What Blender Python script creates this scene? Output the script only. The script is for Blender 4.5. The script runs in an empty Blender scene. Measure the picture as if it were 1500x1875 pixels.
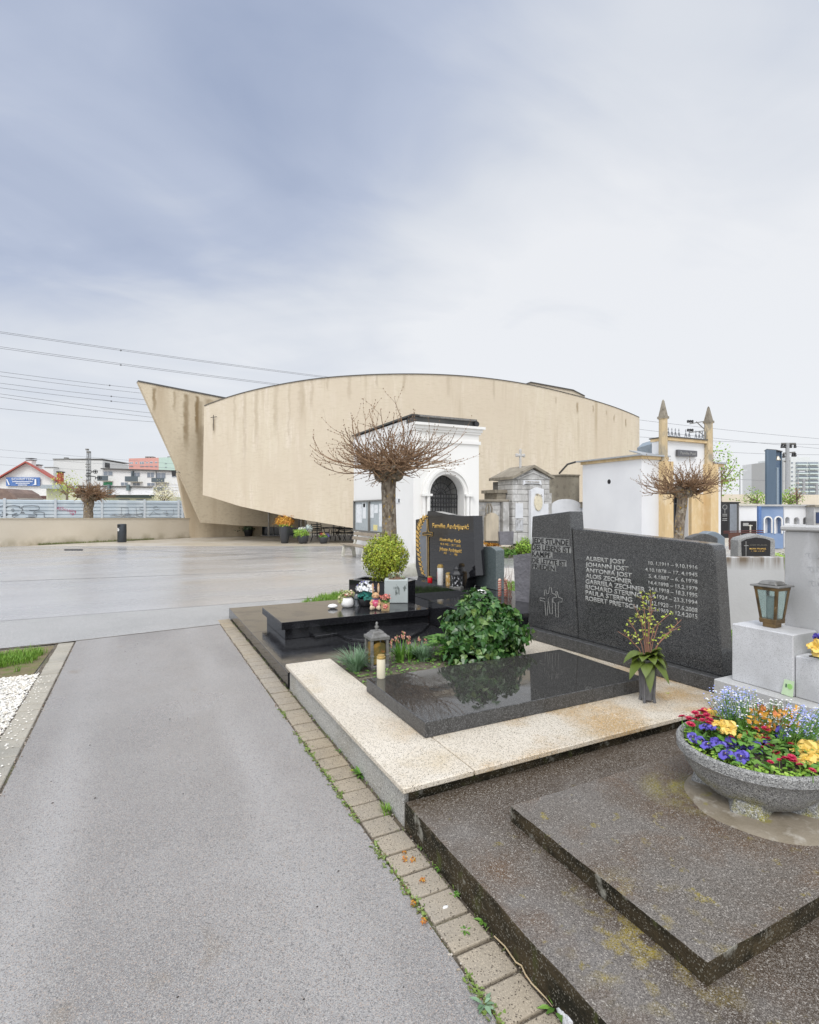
import bpy, bmesh, math, random
from mathutils import Vector, Matrix, noise as mnoise
R = random.Random(7)
C = bpy.context.scene.collection
rad = math.radians
# ---------------------------------------------------------------- camera model (a level camera 1.7 m above the path)
# world: +Y runs along the path, +X to the right of it, Z up, metres
FPX, CX0, CY0, EYE = 981.0, 750.0, 935.0, 1.7
YAW = math.atan((750 - 257) / FPX)
ca, sa = math.cos(YAW), math.sin(YAW)
def ray(px):
    t = (px - CX0) / FPX
    return (t*ca + sa, -t*sa + ca)
def at(px, py, d):                      # point at a known distance along the view axis
    r = ray(px); return Vector((r[0]*d, r[1]*d, EYE - (py - CY0)/FPX*d))
def flat(px, py, z=0.0):                # point on a level surface of height z
    return at(px, py, FPX*(EYE - z)/(py - CY0))
def onx(px, py, X): return at(px, py, X/ray(px)[0])
def ony(px, py, Y): return at(px, py, Y/ray(px)[1])
class Plane:                            # upright plane through two ground points, left to right as the viewer sees it
    def __init__(s, p0, p1):
        s.o = Vector((p0[0], p0[1], 0)); d = Vector((p1[0]-p0[0], p1[1]-p0[1], 0)); s.x = d.normalized(); s.n = s.x.cross(Vector((0,0,1)))
    def st(s, px, py):                  # pixel -> (s, z) on the plane
        r = ray(px); v = Vector((r[0], r[1], 0)); d = s.o.dot(s.n)/v.dot(s.n); p = at(px, py, d)
        return ((p - s.o).dot(s.x), p.z)
    def pt(s, u, z, off=0.0):           # off > 0 comes towards the viewer
        p = s.o + s.x*u + s.n*off; return Vector((p.x, p.y, z))
# ---------------------------------------------------------------- objects
OFF = {}
def prop(o, label=None, cat=None, group=None, kind=None):
    if label: o['label'] = label
    if cat: o['category'] = cat
    if group: o['group'] = group
    if kind: o['kind'] = kind
    return o
def thing(name, label, cat, loc=(0,0,0), group=None):
    o = bpy.data.objects.new(name, None); C.objects.link(o); o.location = loc; o.empty_display_size = .1
    OFF[o.name] = Vector(loc); return prop(o, label, cat, group)
def kids(o): return [c for c in bpy.data.objects if c.parent == o]
def clone(o, loc, rz=None, label=None, group=None, scale=None):
    def cp(src, par):
        c = src.copy(); C.objects.link(c); c.parent = par
        for k in kids_of[src.name]: cp(k, c)
        return c
    kids_of = {}
    def walk(s):
        kids_of[s.name] = kids(s)
        for k in kids_of[s.name]: walk(k)
    walk(o)
    n = cp(o, None); n.location = loc; OFF[n.name] = Vector(loc)
    if rz is not None: n.rotation_euler = (0, 0, rz)
    if scale: n.scale = scale if hasattr(scale, '__len__') else (scale,)*3
    return prop(n, label, None, group)
class MB:
    def __init__(s): s.bm = bmesh.new()
    def poly(s, pts, mi=0):
        vs = [s.bm.verts.new(p) for p in pts]
        try: f = s.bm.faces.new(vs); f.material_index = mi; return f
        except ValueError: return None
    def hexa(s, b, t):                  # two quads -> a closed block
        v = [s.bm.verts.new(p) for p in list(b) + list(t)]; n = len(b)
        s.bm.faces.new(v[:n][::-1]); s.bm.faces.new(v[n:])
        for i in range(n): s.bm.faces.new((v[i], v[(i+1) % n], v[n+(i+1) % n], v[n+i]))
        return s
    def box(s, x0, x1, y0, y1, z0, z1):
        q = [(x0,y0),(x1,y0),(x1,y1),(x0,y1)]
        return s.hexa([(a,b,z0) for a,b in q], [(a,b,z1) for a,b in q])
    def cbox(s, c, sx, sy, sz, rz=0, m=None):
        c = Vector(c); m = m or Matrix.Rotation(rz, 3, 'Z'); h = (sx/2, sy/2, sz/2)
        q = [(-1,-1),(1,-1),(1,1),(-1,1)]
        f = lambda a,b,k: c + m @ Vector((a*h[0], b*h[1], k*h[2]))
        return s.hexa([f(a,b,-1) for a,b in q], [f(a,b,1) for a,b in q])
    def prism(s, pts, vec):             # planar outline (any direction) pushed along vec
        pts = [Vector(p) for p in pts]; vec = Vector(vec)
        nrm = sum(((pts[i]).cross(pts[(i+1) % len(pts)]) for i in range(len(pts))), Vector())
        if nrm.dot(vec) < 0: pts = pts[::-1]
        return s.hexa(pts, [p + vec for p in pts])
    def up(s, poly, z0, z1): return s.prism([(p[0], p[1], z0) for p in poly], (0,0,z1-z0))
    def tube(s, pts, r, n=6, cap=True):
        pts = [Vector(p) for p in pts]; k = len(pts); rs = r if hasattr(r, '__len__') else [r]*k; rings = []; prev = None
        for i, p in enumerate(pts):
            t = (pts[min(i+1, k-1)] - pts[max(i-1, 0)])
            t = t.normalized() if t.length > 1e-9 else Vector((0,0,1))
            a = prev if prev is not None else (Vector((0,0,1)) if abs(t.z) < .9 else Vector((1,0,0)))
            a = (a - t*a.dot(t)); a = a.normalized() if a.length > 1e-6 else t.orthogonal().normalized(); prev = a; b = t.cross(a)
            rings.append([s.bm.verts.new(p + (a*math.cos(2*math.pi*j/n) + b*math.sin(2*math.pi*j/n))*rs[i]) for j in range(n)])
        for i in range(k-1):
            for j in range(n): s.bm.faces.new((rings[i][j], rings[i][(j+1) % n], rings[i+1][(j+1) % n], rings[i+1][j]))
        if cap: s.bm.faces.new(rings[0][::-1]); s.bm.faces.new(rings[-1])
        return s
    def lathe(s, prof, c, n=24, sq=None):  # profile of (radius, z) bottom to top
        c = Vector(c); rings = []
        for r, z in prof:
            rings.append([s.bm.verts.new(c + Vector((r*math.cos(2*math.pi*(j+.5)/n), r*math.sin(2*math.pi*(j+.5)/n)*(sq or 1), z))) for j in range(n)])
        for i in range(len(rings)-1):
            for j in range(n): s.bm.faces.new((rings[i][j], rings[i][(j+1) % n], rings[i+1][(j+1) % n], rings[i+1][j]))
        s.bm.faces.new(rings[0][::-1]); s.bm.faces.new(rings[-1]); return s
    def ball(s, c, r, sc=(1,1,1), sub=2, jit=0):
        m = Matrix.Translation(c) @ Matrix.Diagonal((r*sc[0], r*sc[1], r*sc[2], 1))
        g = bmesh.ops.create_icosphere(s.bm, subdivisions=sub, radius=1, matrix=m)
        if jit:
            for v in g['verts']: v.co += Vector((R.uniform(-1,1), R.uniform(-1,1), R.uniform(-1,1)))*jit
        return s
    def build(s, name, mat, parent=None, smooth=False, bevel=0, label=None, cat=None, group=None, kind=None, loc=None, seg=1, recalc=True):
        if recalc: bmesh.ops.recalc_face_normals(s.bm, faces=s.bm.faces[:])
        off = Vector((0,0,0))
        if parent is not None: off = OFF.get(parent.name, off)
        elif loc is not None: off = Vector(loc)
        if off.length: bmesh.ops.translate(s.bm, verts=s.bm.verts[:], vec=-off)
        me = bpy.data.meshes.new(name); s.bm.to_mesh(me); s.bm.free()
        for m in (mat if isinstance(mat, (list, tuple)) else [mat]): me.materials.append(m)
        if smooth:
            for p in me.polygons: p.use_smooth = True
        o = bpy.data.objects.new(name, me); C.objects.link(o)
        if parent is not None: o.parent = parent
        elif loc is not None: o.location = off
        OFF[o.name] = off
        if bevel:
            b = o.modifiers.new('bevel', 'BEVEL'); b.width = bevel; b.segments = seg; b.limit_method = 'ANGLE'; b.angle_limit = rad(40)
        return prop(o, label, cat, group, kind)
# ---------------------------------------------------------------- materials
def mat(name, base, rough=.6, spec=.5, metal=0, mix=(), spk=(), stain=(), bump=None, rn=None, island=None, trans=0, coat=0, alpha=1, spot=()):
    m = bpy.data.materials.new(name); m.use_nodes = True; nt = m.node_tree; N = nt.nodes; L = nt.links; P = N['Principled BSDF']
    tc = N.new('ShaderNodeTexCoord'); co = tc.outputs['Object']
    def rgb(c):
        n = N.new('ShaderNodeRGB'); n.outputs[0].default_value = (*c, 1); return n.outputs[0]
    def noise(sc, det=5, seed=0, ro=.55):
        mp = N.new('ShaderNodeMapping'); mp.inputs['Location'].default_value = (seed*3.1, seed*1.7, seed*2.3)
        mp.inputs['Scale'].default_value = sc if hasattr(sc, '__len__') else (sc,)*3
        L.new(co, mp.inputs[0]); n = N.new('ShaderNodeTexNoise'); n.inputs['Scale'].default_value = 1; n.inputs['Detail'].default_value = det; n.inputs['Roughness'].default_value = ro
        L.new(mp.outputs[0], n.inputs['Vector']); return n.outputs[0]
    def ramp(v, lo, hi, a=0., b=1.):
        r = N.new('ShaderNodeMapRange'); L.new(v, r.inputs[0]); r.inputs[1].default_value = lo; r.inputs[2].default_value = hi; r.inputs[3].default_value = a; r.inputs[4].default_value = b; return r.outputs[0]
    def mul(a, b):
        r = N.new('ShaderNodeMath'); r.operation = 'MULTIPLY'; L.new(a, r.inputs[0]); L.new(b, r.inputs[1]); return r.outputs[0]
    def mixc(f, a, c):
        x = N.new('ShaderNodeMix'); x.data_type = 'RGBA'; L.new(f, x.inputs[0]); L.new(a, x.inputs[6]); L.new(rgb(c), x.inputs[7]); return x.outputs[2]
    col = rgb(base); k = 1
    if island:
        g = N.new('ShaderNodeNewGeometry'); cr = N.new('ShaderNodeValToRGB'); L.new(g.outputs['Random Per Island'], cr.inputs[0])
        e = cr.color_ramp.elements
        for i, c in enumerate(island):
            if i < 2: el = e[i]; el.position = i/(len(island)-1)
            else: el = e.new(i/(len(island)-1))
            el.color = (*c, 1)
        e[1].position = 1/(len(island)-1)
        col = cr.outputs[0]
    for sc, c, lo, hi in mix:
        col = mixc(ramp(noise(sc, seed=k), lo, hi), col, c); k += 1
    for st in stain:                    # (scale, colour, lo, hi, axis, from, to): weathering confined to a band of the object
        sc, c, lo, hi, ax, a0, a1 = st[:7]
        f = ramp(noise(sc, seed=k), lo, hi); k += 1
        se = N.new('ShaderNodeSeparateXYZ'); L.new(co, se.inputs[0])
        f = mul(f, ramp(se.outputs['XYZ'.index(ax)], a0, a1))
        if len(st) > 7: f = mul(f, ramp(se.outputs['XYZ'.index(st[7])], st[8], st[9]))
        col = mixc(f, col, c)
    for ctr, r0, r1, c, sc, lo, hi in spot:   # a stain round one place (object coordinates)
        vd_ = N.new('ShaderNodeVectorMath'); vd_.operation = 'DISTANCE'; L.new(co, vd_.inputs[0]); vd_.inputs[1].default_value = ctr
        f = mul(ramp(noise(sc, seed=k), lo, hi), ramp(vd_.outputs['Value'], r1, r0)); k += 1; col = mixc(f, col, c)
    for sc, c, lo, hi in spk:           # crystals / chips
        v = N.new('ShaderNodeTexVoronoi'); v.inputs['Scale'].default_value = sc; L.new(co, v.inputs['Vector'])
        se = N.new('ShaderNodeSeparateColor'); L.new(v.outputs['Color'], se.inputs[0])
        col = mixc(ramp(se.outputs[k % 3], lo, hi), col, c); k += 1
    L.new(col, P.inputs['Base Color'])
    P.inputs['Roughness'].default_value = rough; P.inputs['Metallic'].default_value = metal; P.inputs['Specular IOR Level'].default_value = spec
    P.inputs['Transmission Weight'].default_value = trans; P.inputs['Coat Weight'].default_value = coat; P.inputs['Alpha'].default_value = alpha
    if rn: L.new(ramp(noise(rn[0], seed=21), rn[1], rn[2], rn[3], rn[4]), P.inputs['Roughness'])
    if bump:
        b = N.new('ShaderNodeBump'); b.inputs['Strength'].default_value = bump[1]; b.inputs['Distance'].default_value = bump[2] if len(bump) > 2 else .01
        L.new(noise(bump[0], 4, 30, .6), b.inputs['Height']); L.new(b.outputs[0], P.inputs['Normal'])
    return m
def plain(name, c, rough=.5, **k): return mat(name, c, rough, mix=[(9, tuple(x*.82 for x in c), .45, .7)], **k)
# ---------------------------------------------------------------- lettering
def lettering(name, parent, pl, lines, m, off=.002, ext=.0012, bold=0.0, shear=0, label=None):
    """lines: (text, left px, right px, top py at left, bottom py at left): cap height and width are taken on the stone's plane"""
    out = MB()
    for tx, xl, xr, yt, yb in lines:
        cu = bpy.data.curves.new('t', 'FONT'); cu.body = tx; cu.size = 1; cu.extrude = 0; cu.offset = bold; cu.resolution_u = 3; cu.shear = shear
        o = bpy.data.objects.new('t', cu); C.objects.link(o); bpy.context.view_layer.update()
        me = bpy.data.meshes.new_from_object(o.evaluated_get(bpy.context.evaluated_depsgraph_get()))
        bpy.data.objects.remove(o); bpy.data.curves.remove(cu)
        xs = [v.co.x for v in me.vertices]; x0, x1 = min(xs), max(xs)
        u0, zt = pl.st(xl, yt); _, zb = pl.st(xl, yb); u1, _ = pl.st(xr, yt)
        sx = (u1-u0)/(x1-x0); sz = (zt-zb)/.73
        bm = bmesh.new(); bm.from_mesh(me); bpy.data.meshes.remove(me)
        for v in bm.verts: v.co = pl.pt(u0 + (v.co.x-x0)*sx, zb + v.co.y*sz, off)
        g = bmesh.ops.extrude_face_region(bm, geom=bm.faces[:])
        bmesh.ops.translate(bm, verts=[e for e in g['geom'] if isinstance(e, bmesh.types.BMVert)], vec=pl.n*ext)
        t = bpy.data.meshes.new('t'); bm.to_mesh(t); bm.free(); out.bm.from_mesh(t); bpy.data.meshes.remove(t)
    return out.build(name, m, parent, label=label)
# ---------------------------------------------------------------- foliage
LEAF = [(0,0), (.3,.25), (.34,.55), (0,1), (-.34,.55), (-.3,.25)]
IVY = [(0,0), (.3,-.08), (.55,.2), (.34,.42), (.3,.62), (0,1.05), (-.3,.62), (-.34,.42), (-.55,.2), (-.3,-.08)]
DIAM = [(0,0), (.3,.5), (0,1), (-.3,.5)]
def leaf(mb, p, d, nrm, size, shape=LEAF, fold=.12, width=1):
    d = Vector(d).normalized(); nrm = Vector(nrm); s = d.cross(nrm)
    s = s.normalized() if s.length > 1e-6 else d.orthogonal().normalized(); u = s.cross(d)
    mb.poly([Vector(p) + (d*b + s*a*width + u*(abs(a)*fold*2 - b*b*fold))*size for a, b in shape])
def rdir(zmin=-1, zmax=1):
    z = R.uniform(zmin, zmax); a = R.uniform(0, 2*math.pi); q = math.sqrt(max(0, 1-z*z)); return Vector((q*math.cos(a), q*math.sin(a), z))
def leafball(mb, c, rr, n, size, shape=LEAF, inner=.35, zmin=-.5, lump=.18, ls=2.2, droop=.3):
    c = Vector(c)
    for _ in range(n):
        d = rdir(zmin); k = (inner + (1-inner)*R.random()**.45)*(1 + lump*mnoise.noise(d*ls + c*3)*2)
        p = c + Vector((d.x*rr[0], d.y*rr[1], d.z*rr[2]))*k
        o = (d + rdir()*.7).normalized(); t = (rdir() + Vector((0,0,-droop)) + d*.5)
        t = t - o*t.dot(o); leaf(mb, p, t, o, size*R.uniform(.6, 1.25), shape)
def blades(mb, c, n, ln, spread, w=.008, up=1., jr=.04, seg=3):
    c = Vector(c)
    for _ in range(n):
        a = R.uniform(0, 2*math.pi); o = Vector((math.cos(a), math.sin(a), 0)); q = R.random()**.7*spread; l = ln*R.uniform(.6, 1.15)
        p = c + o*R.random()*jr; s = Vector((-o.y, o.x, 0))*w; pts = []
        for i in range(seg+1):
            t = i/seg; e = p + o*(q*l*t*(.35+.65*t)) + Vector((0,0,1))*(l*up*(t - .45*q*t*t)); k = (1-t**1.6)
            pts.append((e - s*k, e + s*k))
        for i in range(seg):
            f = [pts[i][0], pts[i][1], pts[i+1][1], pts[i+1][0]]
            mb.poly(f if i < seg-1 else f[:3])
# ================================================================ camera, light, sky
scn = bpy.context.scene
cam = bpy.data.cameras.new('camera'); co_ = bpy.data.objects.new('camera', cam); C.objects.link(co_); scn.camera = co_
co_.location = (0, 0, EYE); co_.rotation_euler = (rad(90), 0, -YAW)
cam.sensor_fit = 'VERTICAL'; cam.sensor_height = 24; cam.sensor_width = 24; cam.lens = FPX/1875*24; cam.shift_y = -2.5/1875
cam.clip_start = .05; cam.clip_end = 5000
scn.view_settings.view_transform = 'Standard'; scn.view_settings.look = 'None'; scn.view_settings.exposure = 0; scn.view_settings.gamma = 1
scn.cycles.use_denoising = True; scn.cycles.max_bounces = 7; scn.cycles.sample_clamp_indirect = 6
SUN_EL, SUN_AZ = rad(52), math.atan2(-.62, -.78)        # light from behind and left of the camera, through cloud
sl = bpy.data.lights.new('sun', 'SUN'); sl.energy = 1.5; sl.angle = rad(22); sl.color = (1, .965, .92)
so = bpy.data.objects.new('sun', sl); C.objects.link(so)
sd = Vector((math.sin(SUN_AZ)*math.cos(SUN_EL), math.cos(SUN_AZ)*math.cos(SUN_EL), math.sin(SUN_EL)))
so.rotation_euler = sd.to_track_quat('Z', 'Y').to_euler(); so.location = sd*40
w = bpy.data.worlds.new('World'); scn.world = w; w.use_nodes = True
nt = w.node_tree; N = nt.nodes; L = nt.links; N.clear()
def nd(t, **k):
    n = N.new(t)
    for a, b in k.items(): setattr(n, a, b)
    return n
def mth(op, a, b=None):
    n = nd('ShaderNodeMath', operation=op)
    for i, v in enumerate((a, b)):
        if v is None: continue
        if isinstance(v, (int, float)): n.inputs[i].default_value = v
        else: L.new(v, n.inputs[i])
    return n.outputs[0]
def mr(v, lo, hi, a=0., b=1., sm=True):
    n = nd('ShaderNodeMapRange', interpolation_type='SMOOTHSTEP' if sm else 'LINEAR'); L.new(v, n.inputs[0])
    for i, x in zip((1, 2, 3, 4), (lo, hi, a, b)): n.inputs[i].default_value = x
    return n.outputs[0]
def wmix(f, a, b):
    n = nd('ShaderNodeMix', data_type='RGBA'); L.new(f, n.inputs[0])
    for i, v in ((6, a), (7, b)):
        if isinstance(v, tuple): n.inputs[i].default_value = (*v, 1)
        else: L.new(v, n.inputs[i])
    return n.outputs[2]
tcw = nd('ShaderNodeTexCoord'); dirv = tcw.outputs['Generated']
sep = nd('ShaderNodeSeparateXYZ'); L.new(dirv, sep.inputs[0]); dz = sep.outputs[2]
def vdot(v):
    n = nd('ShaderNodeVectorMath', operation='DOT_PRODUCT'); L.new(dirv, n.inputs[0]); n.inputs[1].default_value = Vector(v).normalized(); return n.outputs['Value']
zz = mth('ADD', mth('MAXIMUM', dz, 0.0), .16)            # flat cloud deck seen in perspective
cmb = nd('ShaderNodeCombineXYZ'); L.new(mth('DIVIDE', sep.outputs[0], zz), cmb.inputs[0]); L.new(mth('DIVIDE', sep.outputs[1], zz), cmb.inputs[1])
def cloud(sx, sy, rz, det, loc, dist=.3):
    mp = nd('ShaderNodeMapping'); L.new(cmb.outputs[0], mp.inputs[0]); mp.inputs['Rotation'].default_value = (0, 0, rz); mp.inputs['Scale'].default_value = (sx, sy, 1); mp.inputs['Location'].default_value = loc
    n = nd('ShaderNodeTexNoise'); n.inputs['Scale'].default_value = 1; n.inputs['Detail'].default_value = det; n.inputs['Roughness'].default_value = .5; n.inputs['Distortion'].default_value = dist
    L.new(mp.outputs[0], n.inputs['Vector']); return n.outputs[0]
n1 = cloud(.62, .95, .55, 6, (3.1, 1.7, 0), .9); n2 = cloud(1.7, 2.6, .62, 8, (7.3, 2.2, 0), 1.0)
dl = at(180, 120, 1) - Vector((0, 0, EYE)); dr = at(1180, 430, 1) - Vector((0, 0, EYE)); fw = Vector((sa, ca, 0))
nz = mth('ADD', mth('MULTIPLY', mth('SUBTRACT', n1, .5), 1.25), mth('MULTIPLY', mth('SUBTRACT', n2, .5), .68))
elev = mr(dz, .10, .60); glow = mr(vdot(dr), .82, .995); darkl = mr(vdot(dl), .72, 1.0)
t = mth('ADD', mth('ADD', mth('MULTIPLY', elev, .66), mth('MULTIPLY', darkl, .22)), mth('MULTIPLY', glow, -.50))
t = mth('ADD', t, mth('MULTIPLY', nz, mr(dz, .02, .35, .10, 1.0)))
tt = mr(t, -.15, 1.12, 0, 1, False)
colr = nd('ShaderNodeValToRGB'); L.new(tt, colr.inputs[0]); e = colr.color_ramp.elements
e[0].position = 0; e[0].color = (.86, .875, .905, 1); e[1].position = 1; e[1].color = (.365, .43, .585, 1)
x = e.new(.33); x.color = (.71, .745, .81, 1); x = e.new(.65); x.color = (.49, .55, .69, 1)
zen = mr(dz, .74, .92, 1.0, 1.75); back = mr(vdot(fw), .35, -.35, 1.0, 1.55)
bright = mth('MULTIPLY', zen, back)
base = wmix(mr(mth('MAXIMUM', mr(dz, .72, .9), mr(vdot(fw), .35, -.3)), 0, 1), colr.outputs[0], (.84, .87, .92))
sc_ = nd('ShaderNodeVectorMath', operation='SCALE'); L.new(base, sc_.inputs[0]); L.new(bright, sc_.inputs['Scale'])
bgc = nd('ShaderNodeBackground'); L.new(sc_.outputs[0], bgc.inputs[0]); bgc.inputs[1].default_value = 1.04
sky = nd('ShaderNodeTexSky', sky_type='NISHITA'); sky.sun_disc = False; sky.sun_elevation = SUN_EL; sky.sun_rotation = SUN_AZ
bgs = nd('ShaderNodeBackground'); L.new(sky.outputs[0], bgs.inputs[0]); bgs.inputs[1].default_value = .1
mx = nd('ShaderNodeMixShader'); mx.inputs[0].default_value = .92; L.new(bgs.outputs[0], mx.inputs[1]); L.new(bgc.outputs[0], mx.inputs[2])
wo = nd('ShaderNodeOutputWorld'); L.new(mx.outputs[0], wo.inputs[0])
# ================================================================ materials
m_dirt = mat('bare_ground', (.40,.37,.32), .85, mix=[(1.2,(.30,.27,.22),.45,.65)], spk=[(90,(.55,.53,.5),.8,.9)], bump=(60,.3))
m_path = mat('path_asphalt', (.295,.283,.275), .42, mix=[(.55,(.335,.325,.32),.42,.66),(2.2,(.285,.27,.26),.4,.7),((.7,.5,.5),(.225,.215,.21),.50,.68),((1.9,1.3,.5),(.21,.17,.125),.66,.74)],
   stain=[((.9,.35,.5),(.36,.35,.345),.34,.58,'X',-.22,-.38,'X',-.62,-.45),((1.2,.4,.5),(.36,.35,.345),.36,.56,'X',.50,.62,'X',.86,.70)],
   spk=[(320,(.46,.44,.41),.55,1.05),(300,(.10,.095,.095),.62,1.1),(340,(.40,.31,.25),.84,1.0),(150,(.16,.155,.15),.92,1.0)], bump=(200,.6,.006), rn=((.9,.35,.5),.35,.65,.26,.50))
m_plaza = mat('plaza_asphalt', (.315,.31,.31), .3, mix=[((.30,.9,.3),(.38,.375,.375),.4,.65),((.5,1.8,1),(.30,.295,.295),.5,.8)], spk=[(170,(.52,.51,.50),.65,1.0),(150,(.25,.25,.25),.75,1.0)], bump=(120,.2,.004), rn=((.25,.7,.5),.3,.7,.13,.34))
m_strip = mat('strip_concrete', (.34,.333,.322), .5, mix=[(1.0,(.28,.275,.265),.45,.7)], spk=[(210,(.58,.57,.55),.6,1.0),(190,(.22,.215,.21),.7,1.0)], bump=(160,.5,.006))
m_fore = mat('forecourt_paving', (.42,.37,.29), .42, mix=[((.25,.25,1),(.50,.46,.40),.45,.6),(1.3,(.35,.30,.22),.5,.72)], bump=(40,.15))
m_paver = mat('paver_concrete', (.36,.295,.205), .7, mix=[((3,3,3),(.25,.21,.155),.48,.72),((9,9,9),(.30,.25,.18),.5,.7),((.3,.30,1),(.30,.275,.24),.45,.62)], spk=[(210,(.085,.068,.048),.90,.94),(300,(.48,.41,.31),.7,1.0)], bump=(90,.5,.005))
m_paverl = mat('paver_grey', (.40,.37,.31), .7, mix=[((3,3,3),(.31,.285,.235),.45,.7),((1,1,1),(.27,.26,.23),.5,.7)], spk=[(240,(.18,.16,.13),.84,1.0)], bump=(90,.5,.005))
m_soil = mat('joint_soil', (.075,.06,.045), .9, mix=[(6,(.14,.115,.08),.4,.65),(3,(.12,.13,.05),.55,.7)], spk=[(160,(.26,.23,.19),.82,.95)], bump=(110,.9,.01))
m_shell = mat('beige_render', (.645,.57,.445), .82, spec=.25, mix=[((1.3,1.3,.16),(.585,.50,.385),.45,.72),((4.2,4.2,.5),(.695,.615,.51),.50,.72),((7,7,1.1),(.575,.49,.375),.55,.75),((.35,.35,.3),(.61,.525,.41),.42,.68),((3,3,14),(.575,.495,.375),.5,.72),((16,16,16),(.60,.52,.41),.55,.75)],
   stain=[((2.0,2.0,.16),(.44,.36,.25),.60,.82,'Z',3.5,7.5)], bump=(14,.18,.02))
m_prow = mat('beige_render_stained', (.64,.55,.41), .82, spec=.25, mix=[((1.1,1.1,.12),(.49,.395,.275),.45,.72),((5,5,9),(.52,.43,.31),.5,.75)], bump=(7,.3,.03))
m_streak = mat('rust_streak', (.34,.255,.15), .85, mix=[((3,3,.4),(.50,.40,.27),.42,.62),((8,8,1),(.20,.15,.09),.55,.75)])
m_trim = plain('dark_zinc', (.10,.095,.09), .5, metal=.3)
m_white = mat('white_render', (.80,.79,.765), .8, mix=[((.5,.5,.3),(.74,.725,.69),.48,.72)], stain=[((3,3,1.2),(.48,.455,.40),.46,.68,'Z',.75,.05)], bump=(30,.12))
m_black = mat('black_granite', (.012,.012,.014), .06, spec=.55, spk=[(260,(.035,.035,.04),.8,.95)], bump=(70,.012,.004), rn=(3.5,.42,.66,.03,.11))
m_blackw = mat('black_granite_wet', (.014,.014,.016), .06, spec=.6, mix=[(1.5,(.02,.02,.021),.4,.6)], spk=[(150,(.06,.06,.065),.86,.95)], bump=(55,.10,.004), rn=(3,.45,.62,.03,.2))
m_dgran = mat('dark_speckled_granite', (.040,.041,.042), .14, spec=.5, spk=[(260,(.10,.10,.10),.60,.95),(330,(.22,.22,.215),.80,1.0),(210,(.012,.012,.013),.72,.95)])
m_dpol = mat('dark_polished_granite', (.030,.029,.027), .05, spec=.5, spk=[(200,(.075,.072,.066),.68,.92),(300,(.11,.105,.1),.84,.95)], bump=(26,.008,.004), rn=(5,.5,.7,.02,.09))
m_dside = mat('dark_granite_sawn', (.06,.06,.06), .38, spk=[(170,(.14,.14,.14),.6,.9),(250,(.025,.025,.025),.7,.9)], mix=[((22,22,1.2),(.035,.035,.034),.5,.64)], bump=(160,.3,.003))
m_gran = mat('buff_granite', (.60,.535,.44), .45, mix=[(2.2,(.65,.59,.50),.42,.62),((1.6,1.6,2),(.52,.42,.27),.56,.74)],
   spk=[(230,(.70,.64,.54),.6,1.0),(250,(.10,.085,.065),.90,.95),(200,(.33,.28,.20),.84,.98)], stain=[((2.3,2.3,2),(.46,.30,.13),.44,.66,'X',.14,.38,'Y',1.6,.6)], bump=(140,.25,.003), rn=(1.4,.4,.62,.2,.5))
m_gside = mat('grey_granite_rough', (.43,.42,.39), .75, spk=[(220,(.14,.14,.135),.62,1.0),(190,(.62,.61,.58),.70,1.0)], mix=[((1.5,1.5,2),(.30,.27,.21),.5,.75)], stain=[((2,2,2),(.045,.03,.014),.15,.35,'Y',.14,.06,'X',.03,.06)], bump=(110,.8,.008))  # front face darkened for moss and for the shade under the slab
m_terr = mat('washed_concrete', (.105,.088,.072), .5, mix=[(1.6,(.135,.12,.105),.42,.62),(2.3,(.085,.055,.032),.50,.70),(1.1,(.15,.14,.132),.52,.66)],
   spk=[(210,(.38,.35,.31),.91,.99),(300,(.29,.265,.235),.80,1.05),(390,(.27,.24,.21),.68,1.0),(270,(.036,.029,.022),.68,1.05)], stain=[((11,11,8),(.24,.19,.025),.62,.70,'Z',-1,0),((3.2,3.2,3),(.10,.052,.02),.50,.70,'Z',-1,0),((4,4,4),(.055,.036,.018),.25,.45,'Y',-.30,-.02),((4,4,4),(.048,.030,.015),.22,.48,'X',.15,.40,'Z',.16,.15)],
   spot=[((1.58,-.845,.218),.25,.72,(.10,.052,.022),4,.30,.55),((1.296,-.66,.218),.06,.24,(.27,.235,.02),7,.34,.52),((.35,-1.2,.1),.05,.35,(.25,.19,.025),12,.5,.62)], bump=(120,.6,.006), rn=(1.6,.4,.65,.22,.6))
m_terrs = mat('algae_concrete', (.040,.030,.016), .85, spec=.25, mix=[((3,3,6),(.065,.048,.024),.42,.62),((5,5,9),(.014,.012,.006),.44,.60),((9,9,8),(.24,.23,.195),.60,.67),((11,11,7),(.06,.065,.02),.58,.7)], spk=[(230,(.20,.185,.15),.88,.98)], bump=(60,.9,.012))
m_mort = mat('mortar', (.235,.20,.15), .75, mix=[(5,(.17,.14,.095),.42,.62),((9,9,9),(.25,.22,.04),.62,.72),(14,(.38,.35,.3),.55,.72)], bump=(50,.5,.01))
m_bowl = mat('bowl_granite', (.30,.30,.295), .7, spk=[(250,(.07,.07,.07),.55,.95),(220,(.55,.55,.53),.68,1.0)], mix=[((3,3,3),(.22,.20,.15),.56,.74)], stain=[((7,7,7),(.30,.27,.03),.50,.64,'Z',.14,.05)], bump=(100,.9,.01))
m_grey = mat('pale_grey_granite', (.56,.565,.58), .6, mix=[(1.5,(.63,.635,.65),.42,.62),(4,(.48,.48,.485),.52,.74)], spk=[(330,(.36,.36,.37),.72,1.0)], stain=[((9,9,3),(.22,.215,.20),.40,.60,'Z',1.02,1.17),((1.5,1.5,1),(.42,.42,.42),.48,.6,'Y',-.15,-.3)], bump=(120,.3,.004))
m_greyd = mat('grey_granite_dirty', (.50,.50,.495), .65, mix=[(2,(.42,.415,.40),.42,.66)], spk=[(330,(.30,.30,.30),.7,1.0)], bump=(160,.4,.004))
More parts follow.
